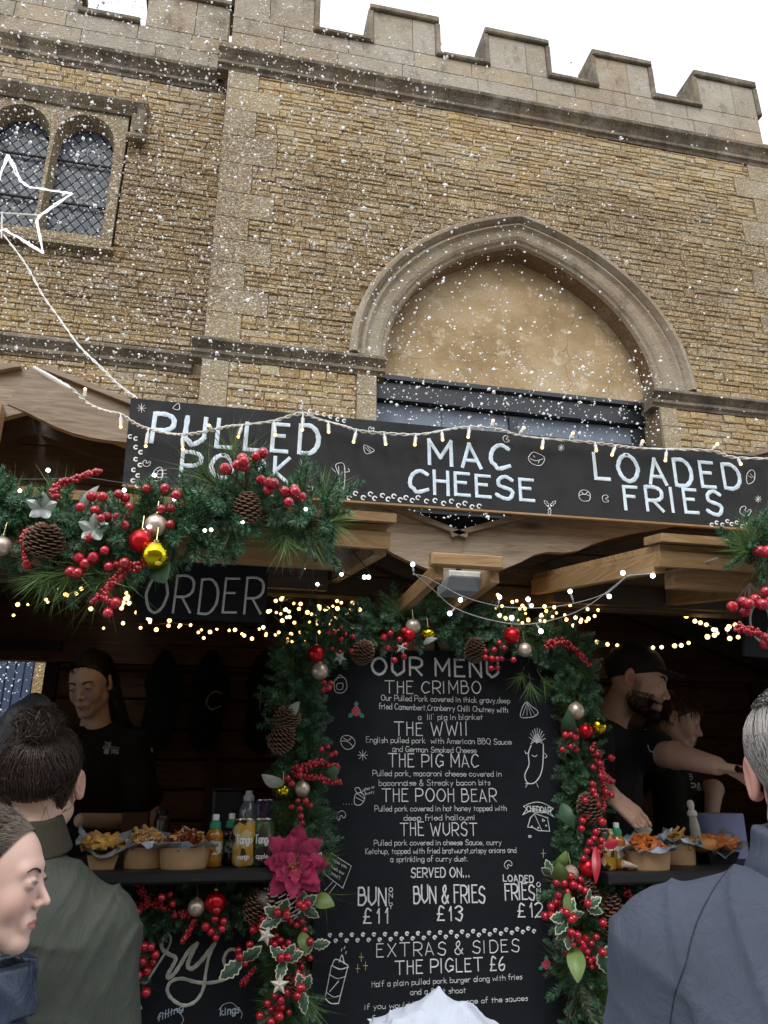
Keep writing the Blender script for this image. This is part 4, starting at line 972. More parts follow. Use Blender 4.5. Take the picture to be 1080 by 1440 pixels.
# right canopy corner
g2 = garland('bushy fir garland cut by the right picture edge', [(1052,790),(1066,775),(1085,765),(1130,770)], YG, .085, 75, .25, bias=(-.2,-.4,0))
for d in ((-.5,-.2,1),(-.2,-.2,1),(-1,-.2,.3),(-1,-.3,.0)): link('pine_sprig', random.choice(PINES), g2).matrix_basis = orient(at(1060, 775, YG-.05), d, .8)
berries([(1030,853),(1045,846),(1053,849),(1062,843),(1077,832),(1072,850),(1048,860),(1085,845)],yb_,8,'dark red berries hanging over the cropped round letter sign',(1055,820)); beads([(1035,882),(1050,885),(1065,890),(1080,900)],yb_,3,70,'bead spray across the cropped round letter sign',8); berries([(1078,905),(1068,775),(1080,776)],yb_,9,'red berries at the extreme right edge',(1085,860))
# ------------------------------------------------------------ menu frame garland
YF2 = FY-.09; yd_ = YF2-.07
garland('top stretch of fir garland over the menu heading', [(425,920),(460,895),(520,885),(590,868),(650,880),(710,885),(770,900),(815,925)], YF2+.02, .078, 270, .12)
garland('left column of fir garland beside the menu board', [(420,905),(414,970),(418,1040),(422,1090),(425,1150),(420,1210)], YF2, .076, 230, .12)
g4 = garland('lower left fir garland with holly beside the menu prices', [(405,1220),(400,1280),(400,1350),(405,1410),(412,1490)], YF2, .068, 200, .25, .12)
g5 = garland('right column of fir garland beside the menu board', [(800,925),(812,990),(818,1060),(815,1120),(815,1180),(820,1225)], YF2, .068, 230, .12)
g6 = garland('lower right fir garland ending in pale fronds', [(805,1220),(815,1290),(815,1350),(830,1400),(850,1470)], YF2, .08, 180, .25, .2)
for px, py, d in ((745,955,(-.1,-.4,-1)),(760,950,(.4,-.4,-1)),(735,945,(-.5,-.4,-1)),(560,870,(-.2,-.3,1)),(580,860,(.4,-.3,1)),(600,855,(.7,-.3,.6))): link('pine_sprig', random.choice(PINES), g5).matrix_basis = orient(at(px, py, YF2-.05), d, .75)
for px, py, d in ((400,1120,(-.6,-.3,-1)),(410,1125,(-.2,-.3,-1)),(440,1200,(.8,-.3,-.5)),(395,1300,(-.4,-.3,-1)),(400,1330,(0,-.3,-1)),(430,1400,(.4,-.3,-1)),(450,1250,(.7,-.3,-1))): link('pine_sprig', random.choice(PINES), g4).matrix_basis = orient(at(px, py, YF2-.05), d, .8)
for k in range(9): link('pine_sprig', FRONDS[k%2], g6).matrix_basis = orient(at(800+k*6, 1350+k*8, YF2-.05), (random.uniform(-.8,.5), -.4, -1), .9)
for px, py, rp, m, l in ((445,919,12,BRED,'red bauble at the top left corner of the menu'),(450,944,12,BCH,'champagne bauble under the red one at the menu top left'),(581,881,11,BCH,'champagne bauble at the middle of the top garland'),(602,893,11,BGOLD,'gold bauble over the word MENU'),(575,893,10,BRED,'red bauble half hidden beside the gold one over the menu'),(720,894,12,BRED,'bright red bauble over the right half of the menu'),(738,914,10,BCH,'small pearl bauble right of the menu heading'),(425,1109,11,BCH,'silver bauble on the left column beside the bee doodle'),(398,1112,10,BGOLD,'small gold bauble on the left column'),
        (810,1000,12,BCH,'pearl bauble on the right column'),(842,1022,11,BGOLD,'gold bauble on the right column'),(824,1028,10,BRED,'dark red bauble beside the gold one on the right column'),(827,1220,13,BRED,'red bauble at the foot of the right column'),(803,1228,11,BGLIT,'glittered oval bauble beside the green leaves'),(372,1263,12,BGLIT,'glittered rose gold bauble beside the frosted cone'),(276,1276,12,BCH,'pearl bauble on the garland under the left counter'),(303,1268,15,BRED,'red bauble on the garland under the left counter')):
    bauble(px, py, yd_-.03, rp, m, l)
for a in ((510,918,34,30,'brown cone at the top left of the menu frame',(.6,.4)),(668,915,34,28,'dim cone over the end of the menu heading',(.4,0)),(404,1010,30,36,'dim upper cone on the left column',(.5,0)),(396,1040,40,34,'cone half hidden on the left column',(.3,.5)),(829,1138,42,32,'brown cone near the foot of the right column',(.3,-.4)),(828,1262,46,28,'slim silvered cone beside the red berries',(.2,-.2)),(360,1275,46,32,'brown cone behind the glittered bauble',(.2,.3)),(168,1310,36,26,'cone beside the green jacket sleeve',(.2,.2)),(860,1290,60,34,'large dark cone under the right counter',(.2,0))): cone(a[0],a[1],yd_-.02,a[2],a[3],a[4],a[5])
cone(400,1265,yd_-.04,56,46,'frosted white tipped cone under the poinsettia',(.3,-.5),True)
cone(415,1385,yd_-.04,34,28,'small cone low on the left garland',(.3,.5))
beads([(415,1085),(432,1078),(450,1072),(475,1078)],yd_-.04,2.6,110,'bead spray pointing at the bee doodle',8); beads([(415,1090),(440,1092),(460,1098),(478,1100)],yd_-.04,2.6,100,'lower bead spray beside the silver bauble',6)
beads([(770,905),(790,903),(810,915),(828,935)],yd_-.02,2.4,120,'bead spray at the top right corner of the menu',7); beads([(835,1050),(842,1070),(850,1090),(862,1100)],yd_-.03,2.4,120,'bead spray down the right column',7); beads([(848,1095),(850,1120),(848,1140)],yd_-.03,2.3,70,'thin bead spray hanging over the server\'s arm',4)
beads([(196,1238),(200,1255),(210,1268),(235,1278)],yd_,2.4,110,'star of red beads under the left counter',7); beads([(180,1275),(205,1272),(228,1265)],yd_,2.4,80,'flat bead spray under the left counter',6); beads([(272,1295),(264,1312),(256,1325)],yd_-.02,2.6,60,'short bead spray over the script lettering',5); beads([(340,1385),(350,1372),(358,1362)],yd_,2.2,60,'dark bead spray beside the holly leaf',5); beads([(245,1285),(262,1286),(275,1282)],yd_,2.4,50,'dark red beads beside the pearl bauble',6)
beads([(880,1255),(890,1262),(900,1272)],yd_,2.4,60,'bead spray under the right counter',6)
for i, (cx, cy, n, sp, rp, l) in enumerate(((560,905,9,14,6,'berries beside the half hidden red bauble'),(700,920,11,13,5.5,'row of berries under the bright red bauble'),(480,905,9,16,4.5,'dim berries at the top left of the menu frame'),(455,960,4,9,5.5,'berries hanging by the salt shaker doodle'),(740,1180,0,1,1,''),(413,1035,0,1,1,''),(465,1060,4,8,5,'berries beside the snowflake doodle'),(418,1095,4,10,6,'berries under the bead sprays on the left column'),(428,1140,7,10,5.5,'berries above the poinsettia'),(805,1040,7,10,6,'berries under the pearl bauble'),(845,1075,5,10,6,'larger berries among the right bead spray'),(842,1120,7,12,6,'berries by the server wrist'),(820,1160,5,9,7,'berries above the purple can'),(835,1195,9,9,6,'crowded berries beside the small bottles'),(800,1250,9,12,7,'berries beside the price of loaded fries'),(790,1280,8,12,7,'berries among the right holly'),(820,1330,13,13,6,'berry cascade low on the right garland'),(828,1350,7,9,5,'lowest berries on the right garland'),(405,1215,4,7,6,'berries tucked under the poinsettia'),(418,1210,5,6,5,'berries right of the poinsettia'),(375,1300,6,10,7,'berries below the glittered bauble'),(415,1300,5,8,6,'berries beside the upper holly leaf'),(395,1330,7,10,6,'berries between the holly sprigs'),(425,1345,5,7,6,'berries by the dotted doodle line'),(420,1372,5,6,6,'berries in the middle of the left holly'),(400,1400,7,12,6,'berries beside the lower white star'),(385,1425,6,12,8,'lowest berries on the left garland'),(352,1345,2,8,8,'two berries beside the white swirl'),(190,1335,9,14,8,'berry bunch beside the jacket sleeve'),(200,1360,8,12,8,'berry bunch overlapping the script lettering'),(190,1280,2,3,7,'single berry under the left bowls'),(300,1300,7,12,7,'berries under the pearl and red baubles'),(237,1260,3,9,7,'berries under the middle bowl'),(880,1305,12,12,7,'berry bunch under the right counter'),(870,1345,5,12,6,'dim berries low at the right'),(345,1350,3,10,7,'berries by the swirl end'))):
    if n: scatter_b(cx, cy, yd_-.05, n, sp*.85, rp*.8, l)
# poinsettia
c = at(415, 1213, yd_-.09); s = PX(c); pt = thing('poinsettia', 'large crimson velvet poinsettia at the menu board left edge', 'poinsettia', c)
for ring, (n, L, W, fc, a0) in enumerate(((8, 50, 34, .15, 90), (7, 42, 28, .4, 112), (6, 30, 20, .65, 80))):
    for k in range(n):
        mb = MB(); leaf_mesh(mb, leafm(c+Vector((0,-.008*ring,0)), a0+k*360/n+random.uniform(-9,9), fc, random.uniform(-.3,.3)), L*s*random.uniform(.9,1.15), W*s, fold=random.uniform(.1,.5), ser=.16, curl=random.uniform(-.05,.25)); mb.v = [(x+random.gauss(0,.0011), y_+random.gauss(0,.0018), z_+random.gauss(0,.0011)) for x, y_, z_ in mb.v]; mb.build('petal', POIN, pt, smooth=True)
mb = MB()
for k in range(22): mb.ball(c+Vector((random.gauss(0,6)*s, -.03-random.random()*.008, random.gauss(0,6)*s)), 1.6*s, 6, 5)
tag(mb.build('stamens', simple('gold stamens', (.45,.2,.03), .4, .3), pt), kind='stuff')
# holly and leaves
holly(395,1290,yd_-.08,(150,200,75),38,'large variegated holly sprig below the frosted cone'); holly(425,1275,yd_-.08,(40,100,330),34,'variegated holly sprig beside the green leaf'); holly(340,1352,yd_-.08,(215,40),44,'single pale holly leaf beside the white swirl',1); holly(400,1350,yd_-.08,(20,60,250,140),34,'holly sprig in the middle of the left garland'); holly(425,1395,yd_-.08,(70,110,280),36,'lowest holly sprig on the left garland'); holly(437,1225,yd_-.06,(60,110),34,'holly leaves under the placard doodle',0); holly(440,1330,yd_-.06,(10,200),30,'holly sprig reaching over the dotted line',1)
holly(797,1290,yd_-.08,(10,60,230,180),34,'holly sprig beside the loaded fries price'); holly(842,1340,yd_-.08,(5,300),40,'pale holly leaf beside the navy jacket',1); holly(775,1230,yd_-.05,(150,110),26,'small holly leaves at the edge of the price list',0); holly(825,1275,yd_-.07,(30,340,80),30,'holly leaves behind the slim cone',1); holly(800,1310,yd_-.07,(200,260),28,'gold edged holly low on the right garland',2)
leaf(440,1262,yd_-.08,-12,40,30,LEAF,'light green leaf over the menu prices',.3); leaf(425,1310,yd_-.06,-80,34,24,LEAF,'light green leaf among the left holly'); leaf(790,1240,yd_-.09,110,52,32,LEAF,'upper light green leaf at the foot of the right column',.3); leaf(800,1255,yd_-.07,250,44,28,LEAF,'lower light green leaf at the foot of the right column',.3); leaf(782,1225,yd_-.1,70,40,28,LEAF,'third light green leaf nearest the price list',.3)
leaf(790,1130,yd_-.04,-70,42,26,LEAFD,'green leaf beside the cheddar doodle'); leaf(398,1105,yd_-.05,150,46,26,LEAFS,'grey green silk leaf over the tall bottle'); leaf(800,1040,yd_-.03,110,60,30,LEAFD,'dark leaf behind the pearl bauble'); leaf(455,1090,yd_-.03,20,30,30,LEAFD,'dark leaf beside the bead sprays'); leaf(405,1010,yd_-.03,60,34,22,LEAFS,'pale leaf on the left column'); leaf(808,1330,yd_-.05,-100,60,34,LEAF,'veined green leaf low on the right garland'); leaf(595,905,yd_-.06,10,26,12,LEAFS,'small silver leaf over the menu heading')
leaf(838,1190,yd_-.07,250,60,16,RIB,'red satin ribbon tail above the red bauble',.2,'ribbon'); leaf(850,1190,yd_-.07,20,26,18,RIB,'red satin ribbon loop above the red bauble',.2,'ribbon')
star(374,1316,yd_-.09,13,'upper white wooden star in the left garland',WHW); star(393,1385,yd_-.1,14,'lower white wooden star in the left garland',WHW); star(565,912,yd_-.08,9,'small silver star over the menu heading',LEAFS); star(478,925,yd_-.06,10,'dim silver star at the menu top left',LEAFS)
# ------------------------------------------------------------ garlands under the counters
garland('fir garland hanging under the left counter', [(150,1260),(200,1272),(250,1268),(310,1266),(370,1272)], YF2+.02, .062, 230, .12)
garland('short fir garland behind the green jacket sleeve', [(170,1290),(178,1330),(188,1390)], YF2+.02, .045, 60, .1)
garland('fir garland hanging under the right counter', [(850,1275),(900,1285),(960,1280),(1040,1290)], YF2+.02, .07, 150, .1)
# ============================================================ LIGHT STRINGS
random.seed(31)
WARM = emis('warm fairy bulb', (1,.60,.20), 1.9); COOL = emis('cool white fairy bulb', (.85,.92,1), 3)
WIREW = simple('white cable', (.70,.70,.66), .5, 0, .1, 40, 0); WIREB = simple('black cable', (.01,.01,.01), .5); WIREC = simple('clear grey cable', (.35,.36,.36), .3)
BME = {}
def bulbmesh(m, n=8):
    if m.name not in BME: mb = MB(); mb.ball((0,0,0), 1, n, 6); o = mb.build('bulb', m, smooth=True); BME[m.name] = o.data; bpy.data.objects.remove(o)
    return BME[m.name]
def bulb(t, c, rpx, m): o = link('bulb', bulbmesh(m), t); r = rpx*PX(c); o.matrix_basis = Matrix.Translation(c) @ Matrix.Scale(r, 4); return o
# warm strings hung inside the stalls
def warmstring(label, path, y, n, jit, rp=(1.7,3.1), grp='warm fairy light strings inside the stalls'):
    P = [Vector(q) for q in cat([tuple(at(a, b, y+random.uniform(-.08,.08))) for a, b in path], 6)]
    t = thing('fairy_lights', label, 'fairy lights', P[0], grp); mb = MB(); mb.tube(P, .0013, 4, cap=False); mb.build('cable', WIREB, t)
    for i in range(n):
        u = (i+.3+random.random()*.4)/n*(len(P)-1.01); k = int(u); p = P[k].lerp(P[k+1], u-k)
        bulb(t, p+Vector((random.gauss(0,jit), random.gauss(0,jit), random.gauss(0,jit)-.004)), random.uniform(*rp), WARM)
    return t
warmstring('warm string looping low behind the ORDER sign', [(150,868),(195,877),(218,878),(245,876),(275,880),(305,883),(340,888),(365,885),(392,893),(412,900),(440,890)], 2.9, 36, .012)
warmstring('warm string at the far left of the hatch', [(0,814),(25,860),(60,830),(90,835),(105,822),(120,845),(150,870)], 2.9, 14, .03)
warmstring('warm string between the garland and the ORDER sign', [(158,820),(180,828),(188,835),(176,850),(192,848)], 2.9, 14, .02)
warmstring('warm cluster right of the ORDER sign', [(385,866),(400,880),(395,850),(415,842),(425,870),(440,838),(455,856),(470,842),(480,862),(462,872),(478,880),(496,852),(490,838)], 2.7, 44, .03)
warmstring('warm string crossing above the menu greenery', [(380,835),(420,852),(445,868),(470,874),(492,868)], 2.7, 16, .02)
warmstring('warm string over the right end of the menu', [(700,862),(715,868),(740,872),(765,868),(790,872),(815,862),(850,858)], 2.35, 22, .014, (1.5,3))
warmstring('warm string along the menu corner', [(690,836),(720,850),(745,858),(775,862),(800,860),(826,873)], 2.35, 18, .014, (1.5,3))
warmstring('warm string sagging across the right hatch', [(832,900),(852,904),(870,907),(886,910),(903,910),(920,909),(945,906),(957,906),(972,903)], 2.55, 11, .002, (2.2,3.3))
warmstring('warm string dipping from the right canopy', [(964,864),(976,871),(990,875),(1001,882),(1010,886),(1003,892),(991,896)], 2.6, 9, .004, (2.2,3.6))
warmstring('warm string ending under the round letter sign', [(1040,895),(1024,893),(1024,880),(1036,878)], 2.8, 5, .004, (2.6,3.6))
def cable(label, path, y, m, bulbs, bm, grp, r=.0016, two=False, rp=3, hang=None, nm='fairy_lights'):
    Y = lambda i: y[i] if isinstance(y, (list, tuple)) else y
    P = [Vector(q) for q in cat([tuple(at(a, b, Y(i))) for i, (a, b) in enumerate(path)], 8)]
    t = thing(nm, label, 'fairy lights', P[0], grp); mb = MB()
    for s in ((0, 1) if two else (0,)):
        Q = [p + Vector((math.sin(i*1.1+s*3.1), math.cos(i*1.3+s*3.1), math.cos(i*1.1+s*3.1)))*r*(1.3 if two else 0) for i, p in enumerate(P)]; mb.tube(Q, r, 5, cap=False)
    mb.build('cable', m, t)
    yb0 = Y(0)
    hs = MB() ; 
    for q in bulbs:
        px, py = q[0], q[1]; dxy = q[2:] if len(q) > 2 else (0, 10)
        k = min(range(len(P)), key=lambda i: (P[i]-at(px, py, P[i].y)).length); a = P[k]; b = at(px+dxy[0], py+dxy[1], a.y-.006); d = (b-a)
        a2 = a + Vector((0,-.003,0)); hs.tube([a2, a2+d*.25, a2+d*.3, a2+d*.85], [r, r*1.1, r*2.3, r*2.1], 6)
        bulb(t, a2+d*1.0, rp, bm)
    if bulbs: hs.build('bulb_sockets', m, t)
    return t
SG = 'fairy light cables outside'
cable('thick white icicle light cable swagged across the top of the long sign', [(47,516),(70,530),(98,545),(125,568),(150,578),(170,583),(192,597),(212,604),(240,610),(262,611),(290,607),(320,600),(345,597),(385,592),(422,582),(450,590),(480,598),(505,606),(545,610),(590,611),(630,604),(660,601),(700,604),(730,612),(770,617),(830,622),(870,627),(900,630),(950,632),(1000,634),(1030,643),(1080,645)], YS-.03, WIREW,
  [(170,583,0,18),(209,604,-4,24),(257,610,0,22),(297,607,-3,-8),(343,597,-8,18),(385,592,2,20),(424,583,1,22),(462,594,0,14),(502,606,-5,16),(542,610,0,15),(583,611,0,15),(619,607,3,12),(658,601,0,14),(692,604,1,-12),(732,612,4,-10),(762,616,0,14),(802,620,3,-10),(834,622,4,12),(866,626,-6,14),(900,629,3,-8),(935,632,0,16),(1002,635,6,-10),(1035,643,6,10),(120,562,0,-14)], emis('warm icicle bulb', (1,.62,.22), 1.3), SG, .0024, True, 2.3)
mb = MB(); P = [at(x, y, YS-.035) for x, y in ((47,517),(60,524),(75,533),(88,541),(100,547))]; mb.tube(P, [.005,.007,.008,.007,.005], 8); tag(mb.build('taped_cable', simple('white tape wrapped cable', (.72,.72,.72), .6, 0, .1, 20, .3), None), 'white tape bound cable end on the left gable tip', 'cable')
cable('thin white wire falling from the star to the sign corner', [(5,330),(35,370),(60,415),(85,450),(110,485),(140,515),(165,540),(192,560)], [3.4,3.2,3.0,2.8,2.6,2.4,2.3,YS+.03], WIREW, [], WARM, SG, .0022, True)
cable('black cable drooping between garland and left gable', [(20,674),(60,674),(120,672),(180,680),(250,684),(330,678)], 1.75, WIREB, [(68,674,0,-12),(176,680,-1,10),(218,683,-1,-14)], COOL, SG, .0013)
cable('black zigzag cable hanging below the left canopy end', [(470,760),(462,765),(470,780),(483,806),(520,812),(500,780),(478,762)], 1.75, WIREB, [(516,808,2,4),(500,812,12,0)], COOL, SG, .0013)
cable('black cable dropping behind the menu corner', [(378,800),(400,806),(430,822),(445,840),(470,862),(515,892)], 2.1, WIREB, [(428,800,1,-2),(446,824,0,-2),(474,806,6,2)], COOL, SG, .0013, rp=2.5)
cable('upper clear light cable swooping to the right canopy', [(580,808),(600,812),(650,838),(700,852),(750,855),(800,850),(850,835),(880,812)], [1.85,1.9,1.95,1.95,1.95,1.9,1.8,1.72], WIREC, [(582,806,-2,-12),(652,836,-5,8),(806,848,-5,-16),(742,855,0,-12),(850,835,6,4),(700,852,2,-12)], COOL, SG, .0012, rp=3.2)
cable('lower clear light cable swooping over the menu', [(582,806),(610,830),(640,855),(690,872),(740,878),(790,868),(830,850),(880,812),(900,808),(960,800),(1010,784)], [1.85,1.9,1.95,1.95,1.95,1.9,1.8,1.7,1.68,1.65,1.6], WIREC, [(640,853,-8,10),(722,877,-3,-8),(755,876,5,12),(878,810,-3,-4),(920,806,-3,4),(965,800,0,-16)], COOL, SG, .0012, rp=3.4)
# scattered cool bulbs in the canopy garland
t = thing('fairy_lights', 'cool white bulbs threaded through the left canopy garland', 'fairy lights', at(200,740,YG), SG)
mb = MB(); mb.tube([at(x, y, YG-.02) for x, y in ((60,720),(140,735),(208,742),(290,740),(350,740),(440,745))], .0012, 4); mb.build('cable', WIREB, t)
for x, y in ((209,741),(297,745),(288,746),(341,734),(430,716),(28,690),(245,702)): bulb(t, at(x, y, YG-.1), 2.5, COOL)
bulb(t, at(136,1103,2.3), .01, COOL)
# ------------------------------------------------------------ rope light star hung in front of the upper window
ROPE = emis('white rope light', (.80,.82,.84), .35)
YST = 3.4; st = thing('light_star', 'white rope light star hanging in front of the leaded window', 'light decoration', at(0,290,YST))
SP = [(-48,268),(-6,258),(10,217),(28,255),(40,263),(100,272),(55,303),(50,312),(60,356),(5,322),(-50,345),(-35,305),(-75,275)]
mb = MB(); 
for k in range(3):
    P = []
    for i in range(len(SP)):
        a, b = SP[i], SP[(i+1)%len(SP)]
        for j in range(6): P.append(at(a[0]+(b[0]-a[0])*j/6+random.uniform(-1.2,1.2)+k*1.2, a[1]+(b[1]-a[1])*j/6+random.uniform(-1.2,1.2), YST+random.uniform(-.01,.01)))
    mb.tube(P+[P[0]], .0028, 5, cap=False)
mb.build('rope', ROPE, st); mb = MB(); mb.tube([at(-60,296,YST+.02), at(60,303,YST+.02)], .005, 6); mb.tube([at(3,298,YST+.02), at(2,335,YST+.02)], .004, 6); mb.build('frame_bar', WIREW, st)
# ============================================================ ARTIFICIAL SNOW in the air behind the stalls
mb = MB(); random.seed(5)
FOAM = simple('white snow foam', (.88,.89,.90), .9, 0, .04, 10, 0)
PH = (1+5**.5)/2
def flake(mb, c, r):
    sx, sy, sz = [random.uniform(.55, 1.25) for _ in range(3)]; q = Euler([random.uniform(0,6.28) for _ in range(3)]).to_matrix()
    vs = [c + q @ Vector((x*sx*random.uniform(.7,1.2), y*sy, z*sz))*r for x, y, z in ((1,0,0),(-1,0,0),(0,1,0),(0,-1,0),(0,0,1),(0,0,-1))]
    mb.add(vs, [(0,2,4),(2,1,4),(1,3,4),(3,0,4),(2,0,5),(1,2,5),(3,1,5),(0,3,5)])
def dens(px, py):   # thicker on the left and over the middle, thin at the far right
    d = 1.0 if px < 420 else max(.12, 1.0-(px-420)/520)
    if 480 < px < 930 and 500 < py < 760: d = 1.0
    if py < 180 and px > 640: d *= .35
    if px > 640 and 250 < py < 500: d = max(d, .35) if px < 800 else d*.7
    return d
n = 0; yards = 0
while n < 15500:
    px, py = random.uniform(-120, 1180), random.uniform(-80, 1080)
    if random.random() > dens(px, py) or (px > 430 and py < .19*(px-430)+30): continue
    y = random.triangular(2.75, 6.85, 6.2) if py < 800 else random.uniform(4.5, 7.1)
    c = at(px, py, y)
    if c.z < 1.2 or (c.z < 2.9 and y < 4.4): continue
    r = min(random.lognormvariate(math.log(1.25), .42), 3.8)*PX(c); flake(mb, c, r); n += 1
for i in range(60):   # larger clumps nearer the camera
    c = at(random.uniform(-100, 900), random.uniform(60, 620), random.uniform(2.8, 4.5)); flake(mb, c, random.uniform(2.2, 3.8)*PX(c))
tag(mb.build('falling_snow', FOAM, None), 'swirl of small white artificial snow flakes drifting in front of the stone wall', 'snow', None, 'stuff')
# ============================================================ FOOD AND DRINK ON THE COUNTERS
random.seed(41)
def onz(px, y, z):
    lo, hi = 300, 1800
    for _ in range(40):
        m = (lo+hi)/2
        if at(px, m, y).z > z: lo = m
        else: hi = m
    return at(px, lo, y)
KRAFT = simple('brown kraft card', (.40,.25,.13), .75, 0, .12, 25, .15)
FOIL = simple('grey blue food paper', (.34,.39,.45), .35, .45, .35, 14, .3)
FRY = simple('golden fries', (.62,.36,.09), .5, 0, .3, 30, .3); ONI = simple('crispy onion bits', (.62,.40,.18), .6, 0, .45, 60, .5); MEAT = simple('dark red pulled pork', (.20,.035,.012), .35, 0, .5, 40, .5); CHIX = simple('orange glazed chicken', (.50,.14,.03), .3, 0, .4, 40, .5); BUN = simple('toasted bun crust', (.52,.25,.08), .5, 0, .3, 20, .2)
def bowl(px, y, zc, r, h, label, tops, par=None):
    c = onz(px, y, zc); t = thing('kraft_bowl', label, 'food bowl', c, 'kraft bowls of loaded fries')
    T = Matrix.Translation(c)
    MB().lathe([(r*.86,0),(r*.88,.002),(r,h-.004),(r*1.03,h-.004),(r*1.03,h),(r*.97,h),(r*.86,.006),(.001,.005)], 36, T).build('bowl', KRAFT, t, smooth=False)
    mb = MB(); rows = []; n = 30
    for f, z in ((.3,h*.7),(.7,h*.85),(.95,h*1.0),(1.12,h*1.15),(1.28,h*1.1)):
        rows.append([T @ Vector((r*f*(1+random.uniform(-.08,.14)*(f>.9))*math.cos(6.283*k/n), r*f*(1+random.uniform(-.08,.14)*(f>.9))*math.sin(6.283*k/n), z+(random.uniform(-.4,.5)*.025 if f > .9 else 0)+(max(0,math.sin(6.283*k/n))**3*.03 if f > 1.1 else 0))) for k in range(n)])
    mb.add([v for q in rows for v in q], [(i*n+k, i*n+(k+1)%n, (i+1)*n+(k+1)%n, (i+1)*n+k) for i in range(len(rows)-1) for k in range(n)]); mb.build('lining_paper', FOIL, t)
    for nm, m, cnt, sz, rr, el in tops:
        mb = MB()
        for i in range(cnt):
            a, q = random.uniform(0,6.283), math.sqrt(random.random())*rr; z = h*.9 + .038*(1-(q/rr)**2)*(rr/.9) + random.uniform(0,.008)
            Mx = T @ Matrix.Translation((q*r*math.cos(a), q*r*math.sin(a), z)) @ Euler([random.uniform(-.9,.9), random.uniform(-.9,.9), random.uniform(0,6)]).to_matrix().to_4x4()
            s = sz*random.uniform(.6,1.3); l = s*el
            if nm == 'fries': mb.box(-l, l, -s*.32, s*.32, -s*.32, s*.32, Mx)
            else: 
                vs = [Mx @ Vector((x*l*random.uniform(.6,1.2), y_*s*random.uniform(.5,1.2), z_*s*random.uniform(.4,1))) for x, y_, z_ in ((1,0,0),(-1,0,0),(0,1,0),(0,-1,0),(0,0,1),(0,0,-1),(.7,.7,.2),(-.6,-.7,.3))]
                mb.add(vs, [(0,6,4),(6,2,4),(2,1,4),(1,7,4),(7,3,4),(3,0,4),(2,6,5),(6,0,5),(1,2,5),(3,7,5),(7,1,5),(0,3,5)])
        tag(mb.build(nm, m, t), kind='stuff')
    return t
def tray(px, y, zc, label, w, d, yaw, items):
    c = onz(px, y, zc); t = thing('food_tray', label, 'food tray', c); T = Matrix.Translation(c) @ Matrix.Rotation(yaw, 4, 'Z')
    mb = MB(); mb.lathe([(w*.75,0),(w*1.0,.035),(w*1.04,.036),(w*.98,.034),(w*.7,.004),(.001,.004)], 4, T @ Matrix.Rotation(math.pi/4, 4, 'Z')); mb.build('tray', KRAFT if 'fries' in label else BLKW, t)
    n = 9; V = [[T @ Vector((w*(-1.2+2.4*i/n)+random.uniform(-.006,.006), w*(-.9+2.0*j/n), .02+.06*max(0,(j/n-.45))+ .045*abs(i/n-.5)*2 + random.uniform(-.01,.012))) for i in range(n+1)] for j in range(n+1)]
    mb = MB(); mb.add([v for q in V for v in q], [(j*(n+1)+i, j*(n+1)+i+1, (j+1)*(n+1)+i+1, (j+1)*(n+1)+i) for i in range(n) for j in range(n)]); mb.build('lining_paper', FOIL, t)
    mb = MB(); mi = items
    for i in range(46):
        a, q = random.uniform(0,6.283), math.sqrt(random.random())*w*.75
        Mx = T @ Matrix.Translation((q*math.cos(a), q*math.sin(a)-.005, .035+.035*(1-(q/w)**2)+random.uniform(0,.01))) @ Euler([random.uniform(-.5,.5), random.uniform(-.5,.5), random.uniform(-.8,.8)]).to_matrix().to_4x4()
        l = random.uniform(.022,.036); mb.box(-l, l, -.0045, .0045, -.0045, .0045, Mx)
    tag(mb.build('fries', FRY if mi == 'fries' else CHIX, t), kind='stuff'); 
    if mi == 'burger': MB().ball(T @ Vector((-.035,-.01,.055)), .042, 18, 10, sc=(1.15,1,.62)).build('bun', BUN, t, smooth=True)
    return t
tray(143, 2.30, ZC, 'paper lined tray of plain golden fries nearest the olive jacket', .055, .05, .1, 'fries')
bowl(203, 2.31, ZC, .062, .052, 'kraft bowl heaped with crispy onion beside the fries tray', [('fries', FRY, 18, .010, .8, 2.4), ('crispy_onion', ONI, 380, .0048, .95, 1.5), ('sauce', MEAT, 40, .006, .6, 2)])
bowl(258, 2.27, ZC, .067, .052, 'kraft bowl topped with dark pulled pork and onion, beside the small bottles', [('fries', FRY, 14, .009, .95, 2.2), ('pulled_pork', MEAT, 300, .0055, .92, 2.2), ('crispy_onion', ONI, 110, .0045, .95, 1.4)])
ZR = at(870, 1228, FY-.26).z
bowl(911, 2.28, ZR, .070, .052, 'kraft bowl of orange glazed chicken in shiny foil on the right counter', [('chicken', CHIX, 110, .011, .85, 1.6), ('sauce', MEAT, 80, .007, .7, 2)])
bowl(958, 2.40, ZR, .050, .060, 'smaller kraft bowl half hidden behind the chicken bowl', [('fries', FRY, 30, .010, .8, 2.0)])
tray(1008, 2.40, ZR, 'dark foil lined tray with a burger and orange chips by the blue roll', .075, .05, -.1, 'burger')
def bend(mb, cx, cy, r, z0=0):
    mb.v = [(cx + (r+ (cy-r-v[1]))*math.sin((v[0]-cx)/r), cy - (r+(cy-r-v[1]))*math.cos((v[0]-cx)/r), v[2]) for v in mb.v]
def wrap_text(t, s, c, r, z, capm, m, span=None, name='lettering'):
    mb = MB(); u = capm/7; xs = 0; L = []
    for ch in s:
        if ch == ' ': xs += 3; continue
        st, mx = glyph(ch); L.append((st, xs)); xs += mx+1.6
    sx = (span/xs) if span else u; 
    for st, x0 in L:
        for pl in st: ribbon(mb, [Vector((c.x+(x0+q[0]-xs/2)*sx, c.y-r-.0004, z+(q[1]-2)*u)) for q in pl], capm*.2)
    bend(mb, c.x, c.y, r); mb.build(name, m, t)
